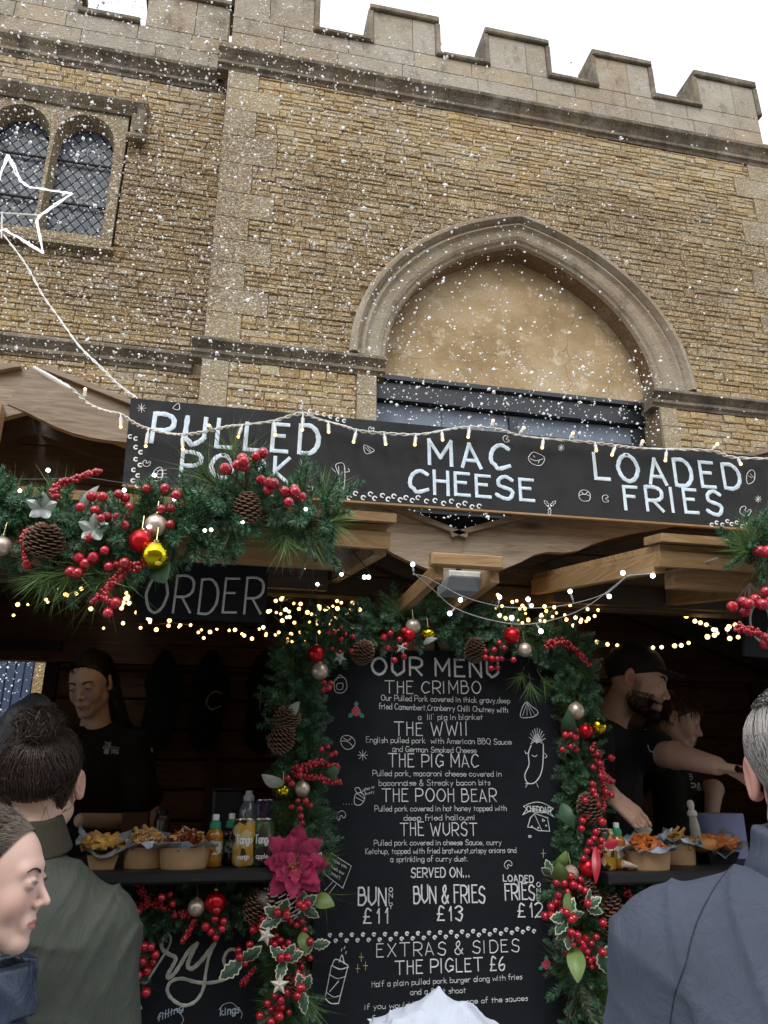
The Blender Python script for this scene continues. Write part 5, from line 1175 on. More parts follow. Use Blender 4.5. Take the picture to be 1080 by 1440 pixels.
JUICE = NT('orange juice drink').fin((.33,.14,.015), .15, Coat_Weight=.5); DJ = NT('blackcurrant drink').fin((.03,.008,.02), .15, Coat_Weight=.5); GCAP = simple('green plastic collar', (.02,.22,.12), .4, 0, .1); WCAP = simple('white plastic nozzle', (.75,.76,.76), .4, 0, .05)
def label_mat(name, a, b, c, sc=60):
    n = NT(name); v = n.n('TexVoronoi', Vector=n.gvec(), Scale=float(sc)).outputs['Color']; r = n.n('SeparateColor', Color=v).outputs[0]; x = n.ramp(r, [(.0, a), (.4, a), (.42, b), (.7, b), (.72, c), (1, c)]); return n.fin(x, .35)
LBO = label_mat('fruit label', (.60,.62,.55), (.55,.12,.03), (.12,.30,.06), 85); LBD = label_mat('dark fruit label', (.03,.12,.05), (.5,.52,.5), (.10,.02,.10), 85)
LBY = label_mat('yellow black can print', (.42,.23,.015), (.02,.016,.01), (.45,.36,.18), 45); LBG = label_mat('green black can print', (.02,.016,.012), (.05,.12,.035), (.03,.06,.02), 35); LBP = label_mat('purple can print', (.10,.06,.28), (.16,.10,.38), (.08,.04,.2), 30)
ALU = simple('brushed aluminium', (.6,.6,.6), .25, 1, .1)
def juice(px, y, z, liquid, lab, label, s=1.0):
    c = onz(px, y, z); t = thing('juice_bottle', label, 'bottle', c, 'small sports cap juice bottles'); s *= .86; T = Matrix.Translation(c) @ Matrix.Scale(s, 4)
    MB().lathe([(.020,0),(.0265,.004),(.0265,.025),(.0245,.032),(.0245,.075),(.0265,.082),(.026,.095),(.018,.108),(.013,.113)], 24, T).build('body', liquid, t, smooth=True)
    MB().lathe([(.0252,.036),(.0253,.037),(.0253,.073),(.0252,.074)], 24, T).build('label', lab, t)
    MB().lathe([(.017,.108),(.018,.112),(.0175,.126),(.013,.132),(.012,.134)], 20, T).build('collar', GCAP, t)
    MB().lathe([(.0095,.134),(.0105,.136),(.0105,.150),(.008,.152),(.0001,.152)], 16, T).build('nozzle', WCAP, t)
    wrap_text(t, 'fruit', c, .0256*s, z+.060*s, .007, WCAP, .024); return t
juice(299, 2.28, ZC, JUICE, LBO, 'left small orange juice bottle with green and white cap'); juice(322, 2.34, ZC, DJ, LBD, 'dark blackcurrant juice bottle between the orange juice and the yellow can')
juice(872, 2.30, ZR, JUICE, LBO, 'orange juice bottle with green and white cap beside the chicken bowl', .98); juice(851, 2.38, ZR, DJ, LBD, 'second green capped bottle hidden behind the yellow can on the right counter')
def can(px, y, z, lab, txt, tm, label, r=.030, h=.118, sub=None):
    c = onz(px, y, z); t = thing('drink_can', label, 'can', c, 'drink cans on the counters'); T = Matrix.Translation(c)
    MB().lathe([(r*.78,0),(r*.95,.006),(r,.012),(r,h-.012),(r*.84,h-.002)], 28, T).build('body', lab, t, smooth=True)
    MB().lathe([(r*.86,h-.002),(r*.86,h+.001),(r*.78,h+.001),(r*.76,h-.003),(.0001,h-.003)], 28, T).build('lid', ALU, t)
    wrap_text(t, txt, c, r+.0003, z+h*.50, h*.17, tm, r*1.5)
    if sub: wrap_text(t, sub, c, r+.0003, z+h*.18, h*.10, tm, r*1.1)
    return t
can(341, 2.27, ZC, LBY, 'Tango', WCAP, 'yellow and black mango patterned can beside the juice bottles', sub='mango'); can(367, 2.28, ZC, LBG, 'Tango', WCAP, 'dark green printed can next to the crimson poinsettia', sub='apple'); can(369, 2.42, ZC+.0, LBP, 'Tango', WCAP, 'tall purple black can behind the dark green can', h=.165)
can(855, 2.27, ZR, LBY, 'Tan', WCAP, 'yellow and black can beside the orange bottle on the right counter', .026, .112); can(834, 2.42, ZR, LBP, 'Tango', WCAP, 'purple can behind the right garland', h=.158, sub='apple')
c = onz(345, 2.36, ZC); t = thing('water_bottle', 'tall clear bottle with a dark blue ICE label behind the yellow can', 'bottle', c); T = Matrix.Translation(c) @ Matrix.Scale(.84, 4)
CLR = NT('clear bottle').fin((.12,.14,.17), .08, Coat_Weight=.8)
MB().lathe([(.025,0),(.031,.006),(.031,.15),(.029,.17),(.016,.193),(.014,.197)], 28, T).build('body', CLR, t, smooth=True); MB().lathe([(.0313,.09),(.0316,.091),(.0316,.135),(.0313,.136)], 28, T).build('label', simple('navy label', (.008,.012,.04), .4), t)
MB().lathe([(.017,.193),(.0185,.196),(.0185,.208),(.012,.215),(.0115,.226),(.0001,.227)], 18, T).build('cap', simple('grey white cap', (.42,.43,.45), .4), t); wrap_text(t, 'ICE', c, .0268, ZC+.0855, .018, WCAP, .030)
# paper roll, sauce tube, fork, things inside
c = onz(1018, 2.62, ZR+.02); t = thing('paper_roll', 'large pale blue paper roll standing behind the burger tray', 'paper roll', c); BL = simple('pale blue tissue', (.30,.36,.62), .9, 0, .06, 8, .3)
MB().lathe([(.078,-.3),(.080,.118),(.078,.122),(.022,.122),(.020,.118),(.020,.0)], 48, Matrix.Translation(c)).build('roll', BL, t); MB().lathe([(.0215,.0),(.0215,.124),(.018,.124),(.018,0)], 16, Matrix.Translation(c)).build('core', KRAFT, t)
c = onz(985, 2.50, ZR); t = thing('sauce_dispenser', 'tall slim white sauce dispenser left of the blue roll', 'dispenser', c); WD = simple('off white plastic', (.48,.48,.42), .4)
MB().lathe([(.021,0),(.020,.03),(.016,.11),(.0125,.13),(.012,.14)], 18, Matrix.Translation(c) @ Matrix.Rotation(-.06, 4, 'Y')).build('tube', WD, t, smooth=True); MB().lathe([(.016,.138),(.017,.142),(.015,.152),(.009,.158),(.010,.165),(.012,.170),(.011,.182),(.006,.188),(.0001,.189)], 14, Matrix.Translation(c) @ Matrix.Rotation(-.06, 4, 'Y')).build('pump_top', WCAP, t)
mb = MB(); c = onz(885, 2.24, ZR+.012); mb.tube([c+Vector((-.02,0,.008)), c+Vector((.0,.0,.004)), c+Vector((.04,.01,-.006))], [.010,.008,.003], 8); tag(mb.build('paper_napkin', simple('twisted napkin', (.5,.42,.35), .8), None), 'small twisted napkin at the foot of the chicken bowl', 'napkin')
GRYM = simple('dark grey steel', (.035,.04,.055), .5, .2)
c = onz(317, 2.95, 1.40); t = thing('steel_container', 'dim grey square container standing behind the juice bottles', 'container', c); m2 = MB(); m2.bev(c.x-.055, c.x+.055, c.y-.05, c.y+.05, 1.2, at(317,1111,2.95).z, .008); m2.build('body', GRYM, t); MB().box(c.x-.058, c.x+.058, c.y-.053, c.y+.053, at(317,1111,2.95).z+.001, at(317,1111,2.95).z+.007).build('lid', GRYM, t)
c = onz(192, 2.95, 1.38); t = thing('brown_tub', 'dim reddish brown tub behind the crispy onion bowl', 'tub', c); a = at(192, 1145, 2.95); MB().lathe([(.055,1.15-a.z),(.06,0),(.063,.0),(.063,.006),(.05,.006)], 4, Matrix.Translation(a) @ Matrix.Rotation(.785, 4, 'Z')).build('tub', simple('red brown plastic', (.09,.03,.015), .5), t)
c = at(228, 1150, 2.95); t = thing('glass_jar', 'small dim jar beside the reddish tub', 'jar', c); MB().lathe([(.025,-.2),(.027,-.01),(.02,.01)], 16, Matrix.Translation(c)).build('glass', CLR, t, smooth=True); MB().lathe([(.022,.01),(.022,.025),(.001,.026)], 16, Matrix.Translation(c)).build('lid', GRYM, t)
m2 = MB(); m2.box(SLf[1]+.3, .45, 2.78, 3.1, 1.17, 1.20); tag(m2.build('worktop', BLKW, None), 'dark preparation worktop inside the left stall', 'worktop'); m2 = MB(); m2.box(1.0, SRt[2]-.2, 2.72, 3.0, 1.17, 1.20); tag(m2.build('worktop', BLKW, None), 'dark preparation worktop inside the right stall', 'worktop')
# stockings with letters on the back wall
STK = simple('black felt', (.006,.005,.006), 1.0)
for px, ch in ((235,'S'),(300,'C'),(375,'P')):
    yb = FY+1.63; c = at(px, 915, yb); s = PX(c); t = thing('stocking', {'S':'leftmost dim black stocking on the back wall','C':'black stocking lettered C on the back wall','P':'black stocking lettered P on the back wall'}[ch], 'stocking', c, 'stockings on the back wall')
    mb = MB(); P = [(c.x+(x-px)*s*1.0, c.z-(z-915)*s) for x, z in ((px-6,915),(px+5,915),(px+12,930),(px+24,948),(px+27,975),(px+18,1010),(px+12,1045),(px-12,1050),(px-26,1035),(px-24,1010),(px-20,985),(px-26,960),(px-18,935))]
    mb.extr(P, yb-.02, yb+.02, ax=1); mb.build('sock', STK, t, fix=True)
    if ch != 'S': m2 = MB(); text_on(m2, ch, px-10, 998, px+10, 996, 26, yb-.0212, w=.09); m2.build('lettering', simple('dull white felt', (.32,.27,.22), .9), t)
# ============================================================ PEOPLE
def nrm(v): return np.sqrt((v*v).sum(-1))
def S_sph(p, c, r): return nrm(p-np.array(c))-r
def S_ell(p, c, r):
    q = (p-np.array(c)); r = np.array(r, float); k0 = nrm(q/r); k1 = nrm(q/(r*r))+1e-9; return k0*(k0-1)/k1
def S_cap(p, a, b, ra, rb=None):
    rb = ra if rb is None else rb; a = np.array(a, float); b = np.array(b, float); ab = b-a; t = np.clip(((p-a)@ab)/(ab@ab+1e-12), 0, 1)
    return nrm(p-a-t[..., None]*ab)-(ra+(rb-ra)*t)
def smin(a, b, k): h = np.clip(.5+.5*(b-a)/k, 0, 1); return b*(1-h)+a*h-k*h*(1-h)
def smax(a, b, k): return -smin(-a, -b, k)
def xf(p, Mi): Mi = np.array(Mi); return p@Mi[:3,:3].T+Mi[:3,3]
def sdf_mesh(f, lo, hi, h):
    B = 8; lo = np.array(lo, float); nb = np.ceil((np.array(hi)-lo)/(h*B)).astype(int); dims = nb*B+1
    ci = np.stack(np.meshgrid(*[np.arange(n) for n in nb], indexing='ij'), -1).reshape(-1, 3)
    cd_ = f(lo+(ci+.5)*B*h); D = np.empty(dims); D[:] = 1
    act = np.abs(cd_) < B*h*1.15
    fl = cd_.reshape(nb); D[:-1,:-1,:-1] = np.sign(np.repeat(np.repeat(np.repeat(fl, B, 0), B, 1), B, 2))*h*2
    g = np.stack(np.meshgrid(*[np.arange(B+1)]*3, indexing='ij'), -1).reshape(-1, 3); A = ci[act]
    for i in range(0, len(A), 200):
        a = A[i:i+200]; P = (a[:, None, :]*B+g[None]).reshape(-1, 3); v = f(lo+P*h); D[P[:,0], P[:,1], P[:,2]] = v
    s = D < 0; c = [s[dx:dims[0]-1+dx, dy:dims[1]-1+dy, dz:dims[2]-1+dz] for dx in (0,1) for dy in (0,1) for dz in (0,1)]
    m = np.zeros(c[0].shape, bool); al = np.ones(c[0].shape, bool)
    for q in c: m |= q; al &= q
    m &= ~al; idx = -np.ones(m.shape, int); cells = np.argwhere(m); idx[m] = np.arange(len(cells))
    acc = np.zeros((len(cells), 3)); cnt = np.zeros(len(cells)); cor = [(dx,dy,dz) for dx in (0,1) for dy in (0,1) for dz in (0,1)]
    for i, a in enumerate(cor):
        for b in cor[i+1:]:
            if sum(abs(x-y) for x, y in zip(a, b)) != 1: continue
            pa, pb = cells+a, cells+b; va, vb = D[tuple(pa.T)], D[tuple(pb.T)]; x = (va < 0) != (vb < 0)
            t = np.where(x, va/(va-vb+1e-20), 0); acc[x] += (np.array(a)+t[:, None]*(np.array(b)-np.array(a)))[x]; cnt[x] += 1
    V = lo+(cells+acc/cnt[:, None])*h; F = []
    for ax in range(3):
        o = [k for k in range(3) if k != ax]; sl0 = [slice(None)]*3; sl1 = [slice(None)]*3; sl0[ax] = slice(0,-1); sl1[ax] = slice(1,None)
        e = np.argwhere(s[tuple(sl0)] != s[tuple(sl1)]); e = e[(e[:, o[0]] > 0) & (e[:, o[1]] > 0) & (e[:, o[0]] < dims[o[0]]-1) & (e[:, o[1]] < dims[o[1]]-1)]
        def at_(d0, d1): q = e.copy(); q[:, o[0]] += d0; q[:, o[1]] += d1; return idx[tuple(q.T)]
        q = np.stack([at_(-1,-1), at_(0,-1), at_(0,0), at_(-1,0)], 1); ins = s[tuple(e.T)]; fl2 = ins if ax != 1 else ~ins
        q[~fl2] = q[~fl2][:, ::-1]; F.append(q[(q >= 0).all(1)])
    return V, np.concatenate(F)
def mk(name, V, F, mat, parent, tint=None, mats=None):
    me = bpy.data.meshes.new(name); me.from_pydata(V.tolist() if hasattr(V, 'tolist') else V, [], F.tolist() if hasattr(F, 'tolist') else F)
    me.polygons.foreach_set('use_smooth', [True]*len(me.polygons)); me.materials.append(mat)
    if tint is not None:
        at_ = me.color_attributes.new('tint', 'FLOAT_COLOR', 'POINT'); at_.data.foreach_set('color', np.concatenate([tint, np.ones((len(tint),1))], 1).astype(np.float32).ravel())
    o = bpy.data.objects.new(name, me); COL.objects.link(o); o.parent = parent; 
    if parent: o.matrix_parent_inverse = WM(parent).inverted()
    return o
def skinmat(name, base):
    n = NT(name); a = n.n('Attribute', attribute_name='tint'); c = n.mix(1.0, base, a.outputs['Color'], 'MULTIPLY')
    v = n.gvec(); c = n.mix(n.ramp(n.noise(v, 60, 4), [(.4, 0), (.8, .18)]), c, tuple(x*.75 for x in base))
    return n.fin(c, .48, n.bump(n.noise(v, 500, 3), .12, .0006), Subsurface_Weight=.12, Subsurface_Radius=(.010,.004,.002), Specular_IOR_Level=.35)
SKF = skinmat('fair skin', (.60,.40,.31)); SKM = skinmat('tanned skin', (.58,.37,.28))
def headf(p, male=False, eye_open=.35, wide=1.0, jaw=1.0):
    q = p.copy(); q[..., 0] = np.abs(q[..., 0])/wide
    d = S_ell(q, (0,.014,.04), (.074,.094,.079)); d = smin(d, S_ell(q, (0,-.028,-.012), (.060,.064,.088)), .03)
    d = smin(d, S_cap(q, (.046,.004,-.055), (.012,-.066,-.098), .018*jaw, .017*jaw), .028)
    d = smin(d, S_sph(q, (0,-.076,-.101), .0165*jaw), .02); d = smin(d, S_ell(q, (.036,-.056,-.03), (.022,.022,.026)), .02)
    d = smin(d, S_cap(q, (0,-.082,.03), (.04,-.072,.026), .008 if not male else .011), .018)
    d = smax(d, -S_sph(q, (.033,-.104,.006), .017), .016)
    # nose
    d = smin(d, S_cap(q, (0,-.085,.010), (0,-.1095,-.029), .0062, .0088), .012); d = smin(d, S_sph(q, (.0105,-.0975,-.034), .0068), .007); d = smin(d, S_cap(q, (0,-.098,-.038), (0,-.090,-.05), .0045, .004), .006)
    d = smax(d, -S_sph(q, (.006,-.1035,-.0415), .0032), .002)
    # mouth
    d = smin(d, S_ell(q, (0,-.082,-.066), (.027,.015,.020)), .012)
    d = smin(d, S_cap(q, (.0,-.0955,-.0605), (.021,-.0855,-.0655), .0042, .002), .004); d = smin(d, S_cap(q, (0,-.0945,-.0725), (.017,-.0865,-.0695), .0052, .003), .004)
    d = smax(d, -S_cap(q, (0,-.1005,-.0662), (.023,-.0885,-.0672), .0016, .001), .002)
    # eyelids
    lid = S_sph(q, (.032,-.0805,.005), .0142); op = S_ell(q, (.032,-.094,.0045-.002*(1-eye_open)), (.0125,.014,.0055*eye_open+.0006))
    d = smin(d, smax(lid, -op, .001), .004)
    # ears
    e = S_ell(xf(q, Matrix.Rotation(-.35, 4, 'Z') @ Matrix.Translation((-.079,-.012,.0))), (0,0,0), (.0075,.019,.031)); e = smin(e, S_sph(q, (.075,.004,-.024), .008), .006)
    e = smax(e, -S_ell(xf(q, Matrix.Rotation(-.35, 4, 'Z') @ Matrix.Translation((-.0865,-.010,.003))), (0,0,0), (.006,.0115,.021)), .003)
    d = smin(d, e, .006)
    return d
def head_tint(q, blush=.25, lipc=(.72,.42,.45), beard=False):
    t = np.ones((len(q), 3)); x = np.abs(q[:,0])
    def g(c, s, col, w):
        d2 = ((np.stack([x,q[:,1],q[:,2]],1)-np.array(c))**2/np.array(s)**2).sum(1); k = np.exp(-d2)[:,None]*w; return k, np.array(col)
    for c, s, col, w in (((.042,-.07,-.035),(.022,.03,.022),(1,.62,.60),blush*2),((0,-.11,-.03),(.012,.014,.012),(1,.75,.72),blush),((.08,.01,0),(.012,.03,.035),(1,.66,.62),.6),((.032,-.09,-.008),(.014,.015,.008),(.82,.68,.68),.5),((.032,-.092,.016),(.015,.015,.006),(.85,.74,.72),.5)):
        k, cc = g(c, s, col, w); t = t*(1-k)+cc*k
    if beard:
        k = 1/(1+np.exp(-(-.045-q[:,2]-.25*np.maximum(0,q[:,1]+.02)-0*x)/.004))/(1+np.exp((q[:,1]-.012)/.006))/(1+np.exp((-.128-q[:,2])/.005)); k = np.maximum(k, .75*np.exp(-(((q[:,1]+.016)/.016)**4+((q[:,2]+.03)/.035)**4))*(x > .04)); k = k*(1-np.exp(-((x/.024)**2+((q[:,2]+.068)/.011)**2))*.9); k = k[:,None]*(.80+.12*np.random.rand(len(k),1)); t = t*(1-k)+np.array((.10,.07,.055))*k
    lip = ((x < .0215) & (q[:,1] < -.083) & (q[:,2] < -.0585-.18*x) & (q[:,2] > -.0782+.28*x)); t[lip] = lipc
    return t
EYEW = NT('eye white').fin((.62,.60,.58), .2)
def eyes(t, Mh, iris=(.08,.06,.04), s=1.0):
    for sx in (1, -1):
        c = Vector((sx*.032*s, -.0805, .005)); mb = MB(); S_ = Mh.to_scale().x; mb.ball(Mh @ c, .0125*S_, 16, 12); e = mb.build('eye', EYEW, t, smooth=True)
        mb = MB(); mb.ball(Mh @ (c+Vector((0,-.0072,-.0005))), .0062*S_, 14, 10); mb.build('iris', simple('iris', iris, .15, 0, .2), e, smooth=True)
        mb = MB(); mb.ball(Mh @ (c+Vector((0,-.0108,-.0005))), .0029*S_, 10, 8); mb.build('pupil', simple('pupil', (.004,.004,.004), .1), e, smooth=True)
def hairlocks(mb, pts, r, n=3): mb.tube(pts, r, n, cap=False)
def front(x, z, male=False, off=.0006):   # y of the face surface at x, z
    y = -.16
    for _ in range(26):
        d = float(headf(np.array([[x, y, z]]), male=male, eye_open=.3)[0])
        if d < .0004: break
        y += max(d*.7, .0003)
    return y-off
def brow(t, Mh, m, z=.026, s=1.0, th=1.0):
    for sx in (1, -1):
        mb = MB()
        for i in range(60):
            u = i/59; x = (.012+.036*u)*s; zz = z-.004+.010*math.sin(u*2.3)-.004*u; y = front(x, zz, th > 1.5)-.003
            for k in range(3):
                a = Vector((sx*(x+random.uniform(-.001,.001)), y+.003, zz+random.uniform(-.0022,.0022)*th*(1-.5*u))); b = a+Vector((sx*.006, .0015, .0018*(1-u*1.6))); mb.tube([Mh @ a, Mh @ ((a+b)/2+Vector((0,-.0012,0))), Mh @ b], [.0005*th,.0005*th,.0002], 3, cap=False)
        mb.build('eyebrow', m, t)
def lashes(t, Mh, m, eo=.35, s=1.0):
    for sx in (1, -1):
        mb = MB()
        for i in range(26):
            u = i/25; a = -1+2*u; x = (.032+.0115*a)*s; zz = .0045-.002*(1-eo)+.0055*eo*math.sqrt(max(0,1-a*a*.8))+.0006; y = -.0805-math.sqrt(max(1e-6, .0146**2-(.0115*a)**2-(zz-.005)**2))
            p = Vector((sx*x, y, zz)); q_ = p+Vector((sx*.002*a+sx*.001, -.0026, -.0012)); mb.tube([Mh @ p, Mh @ ((p+q_)/2+Vector((0,0,-.0012))), Mh @ q_], [.0005,.0004,.0001], 3, cap=False)
        mb.build('eyelashes', m, t)
def hairmat(name, cols):
    n = NT(name); c = n.ramp(n.rnd(), [(i/(len(cols)-1), q) for i, q in enumerate(cols)]); return n.fin(c, .38, Specular_IOR_Level=.5, Anisotropic=.6)
HDK = hairmat('dark brown hair', [(.012,.008,.007), (.03,.018,.014), (.06,.035,.024), (.022,.013,.01)]); HBR = hairmat('ash brown hair', [(.05,.035,.028), (.09,.065,.05), (.13,.10,.08), (.06,.045,.036)]); HGR = hairmat('grey hair', [(.16,.14,.13), (.30,.28,.26), (.42,.40,.38), (.10,.09,.08)]); HRD = hairmat('brown red hair', [(.06,.025,.015), (.10,.045,.025)]); HBK = hairmat('near black hair', [(.006,.005,.005), (.014,.01,.009)])
CC = Vector((0,.014,.04)); CR = Vector((.074,.094,.079))
def skull(d, k=1.06):   # point on the skull surface in direction d (head space)
    d = Vector(d).normalized(); r = 1/math.sqrt((d.x/CR.x)**2+(d.y/CR.y)**2+(d.z/CR.z)**2); return CC+d*r*k
def flow(mb, Mh, d0, d1, k0, k1, n=7, r=.0011, wob=.01, lift=.0):
    d0, d1 = Vector(d0).normalized(), Vector(d1).normalized(); w = Vector([random.gauss(0, wob) for _ in range(3)])
    pts = [Mh @ (skull(d0.slerp(d1, i/n) if d0.angle(d1) > .01 else d0, k0+(k1-k0)*i/n+lift*math.sin(math.pi*i/n)) + w*math.sin(math.pi*i/n)*.3) for i in range(n+1)]
    mb.tube(pts, [r*(.6 if i in (0,n) else 1) for i in range(n+1)], 3, cap=False)
def atd(px, py, dep): return Vector((0,0,CZ))+(fw+rt*((px-540)/FPX)+upv*((720-py)/FPX))*dep
def cloth(name, col, col2=None, rough=.85, weave=900, var=.12, **kw):
    n = NT(name); g = n.gvec(); c = n.ramp(n.noise(g, 6, 4), [(.3, col), (.7, col2 or tuple(x*(1+var) for x in col))]); h = n.noise(g, weave*.5, 3)
    return n.fin(c, rough, n.bump(h, .25, .0006, n.bump(n.noise(n.gvec((1.3,1,.6)), 22, 5, .6, 1.2), .55, .010)), **kw)
def fold(p, amp, fx=18., seed=0.):
    if fx < 30:      # crisp creases of cloth
        x, y, z = p[...,0], p[...,1], p[...,2]; w1 = 1.3*np.sin(z*5+x*7+seed)+.8*np.sin(y*13+z*9+seed*2); w2 = np.sin(x*8-z*6+seed*3)
        c1 = (1-np.abs(np.sin(x*24+z*10+w1*1.6)))**3; c2 = (1-np.abs(np.sin(x*-20+z*15+w1*2+2)))**4; c3 = (1-np.abs(np.sin(x*33-z*9+w1*2.6+w2*2)))**3
        return -amp*2.4*(c1*np.clip(w2+.2,0,1)+c2*np.clip(.3-w2,0,1)*.9+c3*.35) + amp*.7*np.sin(x*31+w1*3)*np.sin(z*27+w2*2)
    return amp*(np.sin(p[...,0]*fx+3*np.sin(p[...,2]*9+seed)+seed)*np.sin(p[...,2]*fx*.7+2.5*np.sin(p[...,1]*11+seed)+p[...,0]*9) + .6*np.sin((p[...,2]+p[...,0]*.6)*fx*2.1+4*np.sin(p[...,1]*7+seed*2)))
def person(label, loc, grp=None): return thing('person', label, 'person', loc, grp)
def hm(c, yaw, pitch=0, roll=0, s=1.0): return Matrix.Translation(c) @ Matrix.Rotation(R(yaw), 4, 'Z') @ Matrix.Rotation(R(pitch), 4, 'X') @ Matrix.Rotation(R(roll), 4, 'Y') @ Matrix.Scale(s, 4)
def skin(t, Mh, Mb, mat, h=.003, arms=(), hands=None, beard=False, **kw):
    """continuous skin mesh: head, neck and shoulders plus any listed arm capsules, in world space"""
    Mi, Bi = Mh.inverted(), Mb.inverted(); s = Mh.to_scale().x
    nb = Mb @ Vector((0,.03,-.17)); nt_ = Mh @ Vector((0,.022,-.04)); ch = Mb @ Vector((0,.02,-.26))
    def f(p):
        d = headf(xf(p, Mi), **kw)*s; d = smin(d, S_cap(p, nt_, nb, .050*s, .056*s), .028); d = smin(d, S_ell(xf(p, Bi), (0,.03,-.27), (.15,.075,.085)), .05)
        for a in arms: d = smin(d, S_cap(p, *a), .018)
        if hands: d = smin(d, hands(p), .01)
        return d
    pts = [Mh @ Vector(v) for v in ((.13,.14,.16),(-.13,-.14,-.14),(.13,-.14,.1),(-.13,.14,.1),(0,0,.17))]+[Mb @ Vector(v) for v in ((.16,.1,-.34),(-.16,-.1,-.34),(.16,-.1,-.3),(-.16,.1,-.3))]+[Vector(a[i])+Vector(o) for a in arms for i in (0,1) for o in ((.07,.07,.07),(-.07,-.07,-.07))]
    lo = [min(v[i] for v in pts)-.02 for i in range(3)]; hi = [max(v[i] for v in pts)+.02 for i in range(3)]
    V, F = sdf_mesh(f, lo, hi, h); q = xf(V, Mi); return mk('body', V, F, mat, t, head_tint(q, beard=beard))
def garment(t, f, lo, hi, h, m, name='jacket'): V, F = sdf_mesh(f, lo, hi, h); return mk(name, V, F, m, t)
def legs(t, Mb, zf, m, half=.10, hip=.95):
    """trousers and shoes down to the floor (outside the picture)"""
    Bi = Mb.inverted(); H = Mb.translation.z-zf
    hz = -H*.47
    def f(p):
        q = xf(p, Bi); q[...,0] = np.abs(q[...,0]); d = S_ell(q, (0,.03,hz), (.17,.12,.14)); d = smin(d, S_cap(q, (.09,.03,hz-.02), (.10,.02,-H*.73), .085, .06), .04); return smin(d, S_cap(q, (.10,.02,-H*.73), (.10,.04,-H+.08), .06, .05), .02)
    c = Mb.translation; V, F = sdf_mesh(f, (c.x-.26, c.y-.26, zf+.04), (c.x+.26, c.y+.26, c.z+hz+.17), .02); mk('trousers', V, F, m, t)
    for sx in (1, -1):
        a, b = Mb @ Vector((sx*.10,.06,-H+.05)), Mb @ Vector((sx*.11,-.14,-H+.045)); V, F = sdf_mesh(lambda p: S_cap(p, a, b, .048, .040), [min(a[i],b[i])-.07 for i in range(3)], [max(a[i],b[i])+.07 for i in range(3)], .012); mk('shoe', V, F, simple('black shoe', (.01,.01,.01), .4) if sx > 0 else t.children[-1].data.materials[0], t)
JEAN = cloth('dark trousers', (.012,.014,.02))
def coat_f(Mb, Mh=None, sz=-.245, w=.19, ch=(.165,.115), len_=.62, arms=(), th=.0, amp=.0035, seed=0., collar=None):
    """coat surface around a torso; arms = list of (shoulder, elbow, wrist) in torso space with radii"""
    Bi = Mb.inverted()
    def f(p):
        q = xf(p, Bi); qa = q.copy(); qa[...,0] = np.abs(q[...,0])
        d = S_ell(q, (0,.035,-.40), (ch[0]+th, ch[1]+th, .24)); d = smin(d, S_cap(qa, (0,.035,-.205), (w-.035,.035,sz), .068+th, .062+th), .06)
        d = smin(d, S_ell(q, (0,.03,-.62), (ch[0]+.015+th, ch[1]+.015+th, .36)), .17)
        for a in arms:
            for (u, ru), (v, rv) in zip(a, a[1:]): d = smin(d, S_cap(q, u, v, ru, rv), .03)
        d = d+fold(q, amp, 17., seed)
        d = smax(d, -(q[...,2]+.22+len_), .01)
        return d
    return f
def cover(par, V, F, mat, n, flowf, L=.02, r=.0008, lift=.003, wob=.25, name='hair_strands', Mx=None):
    """short strands all over a hair mesh, combed along flowf(point, normal)"""
    V = np.asarray(V); tri = V[F]; nn = np.cross(tri[:,2]-tri[:,0], tri[:,3]-tri[:,1]); nn /= (nrm(nn)[:,None]+1e-12); ce = tri.mean(1); mb = MB()
    ii = np.random.RandomState(7).randint(0, len(F), n); ok = headf(xf(ce[ii], (Mx or Mh).inverted())) > .0022; ii = ii[ok]
    for i in ii:
        p = Vector(ce[i]); nv = Vector(nn[i]); d = flowf(p, nv)+Vector([random.gauss(0,wob)*.3 for _ in range(3)]); d = (d-nv*d.dot(nv)); 
        if d.length < 1e-4: continue
        d.normalize(); l = L*random.uniform(.6,1.3); mb.tube([p-nv*.001, p+d*l*.5+nv*lift, p+d*l+nv*lift*.2], [r*.8, r, r*.3], 3, cap=False)
    tag(mb.build(name, mat, par, smooth=True), kind='stuff')
# ---------- woman in the olive jacket, seen from behind
def strands_updo(Mh, mb, n, bun, r):
    for i in range(n):
        th = random.uniform(0, 6.283); el = random.uniform(-.75,-.45) if abs(math.sin(th/2+.8)) > .3 else random.uniform(-.5,-.1)
        d0 = Vector((math.cos(th)*1.0, math.sin(th), el if math.sin(th) > -.2 else random.uniform(.1,.5)))
        flow(mb, Mh, d0, bun+Vector([random.gauss(0,.12) for _ in range(3)]), 1.035, 1.11, 7, r*random.uniform(.7,1.3), .008, .02)
random.seed(61)
Mh = hm(atd(58,1104,1.60), 178, -14, 3); Mb = hm(atd(58,1094,1.60), 182)
t = person('woman in an olive green jacket, dark hair pinned up, seen from behind', (Mb.translation.x, Mb.translation.y, 0)); P1 = t
skin(t, Mh, Mb, SKF, .003)
OLV = cloth('olive green waxed jacket', (.036,.043,.033), (.048,.056,.042), .75); CORD = cloth('brown corduroy collar', (.035,.030,.018), None, .9)
arm = lambda s, e, w_: [((s*.150,.04,-.275), .068), ((s*.192,.04,-.52), .066), ((s*.13,-.15,-.66), .052)]
lo = Mb.translation-Vector((.36,.36,.92)); hi = Mb.translation+Vector((.36,.36,-.10))
garment(t, coat_f(Mb, w=.172, sz=-.290, arms=(arm(1,0,0), arm(-1,0,0)), th=.010, amp=.0042, seed=2.9, len_=.55), lo, hi, .006, OLV)
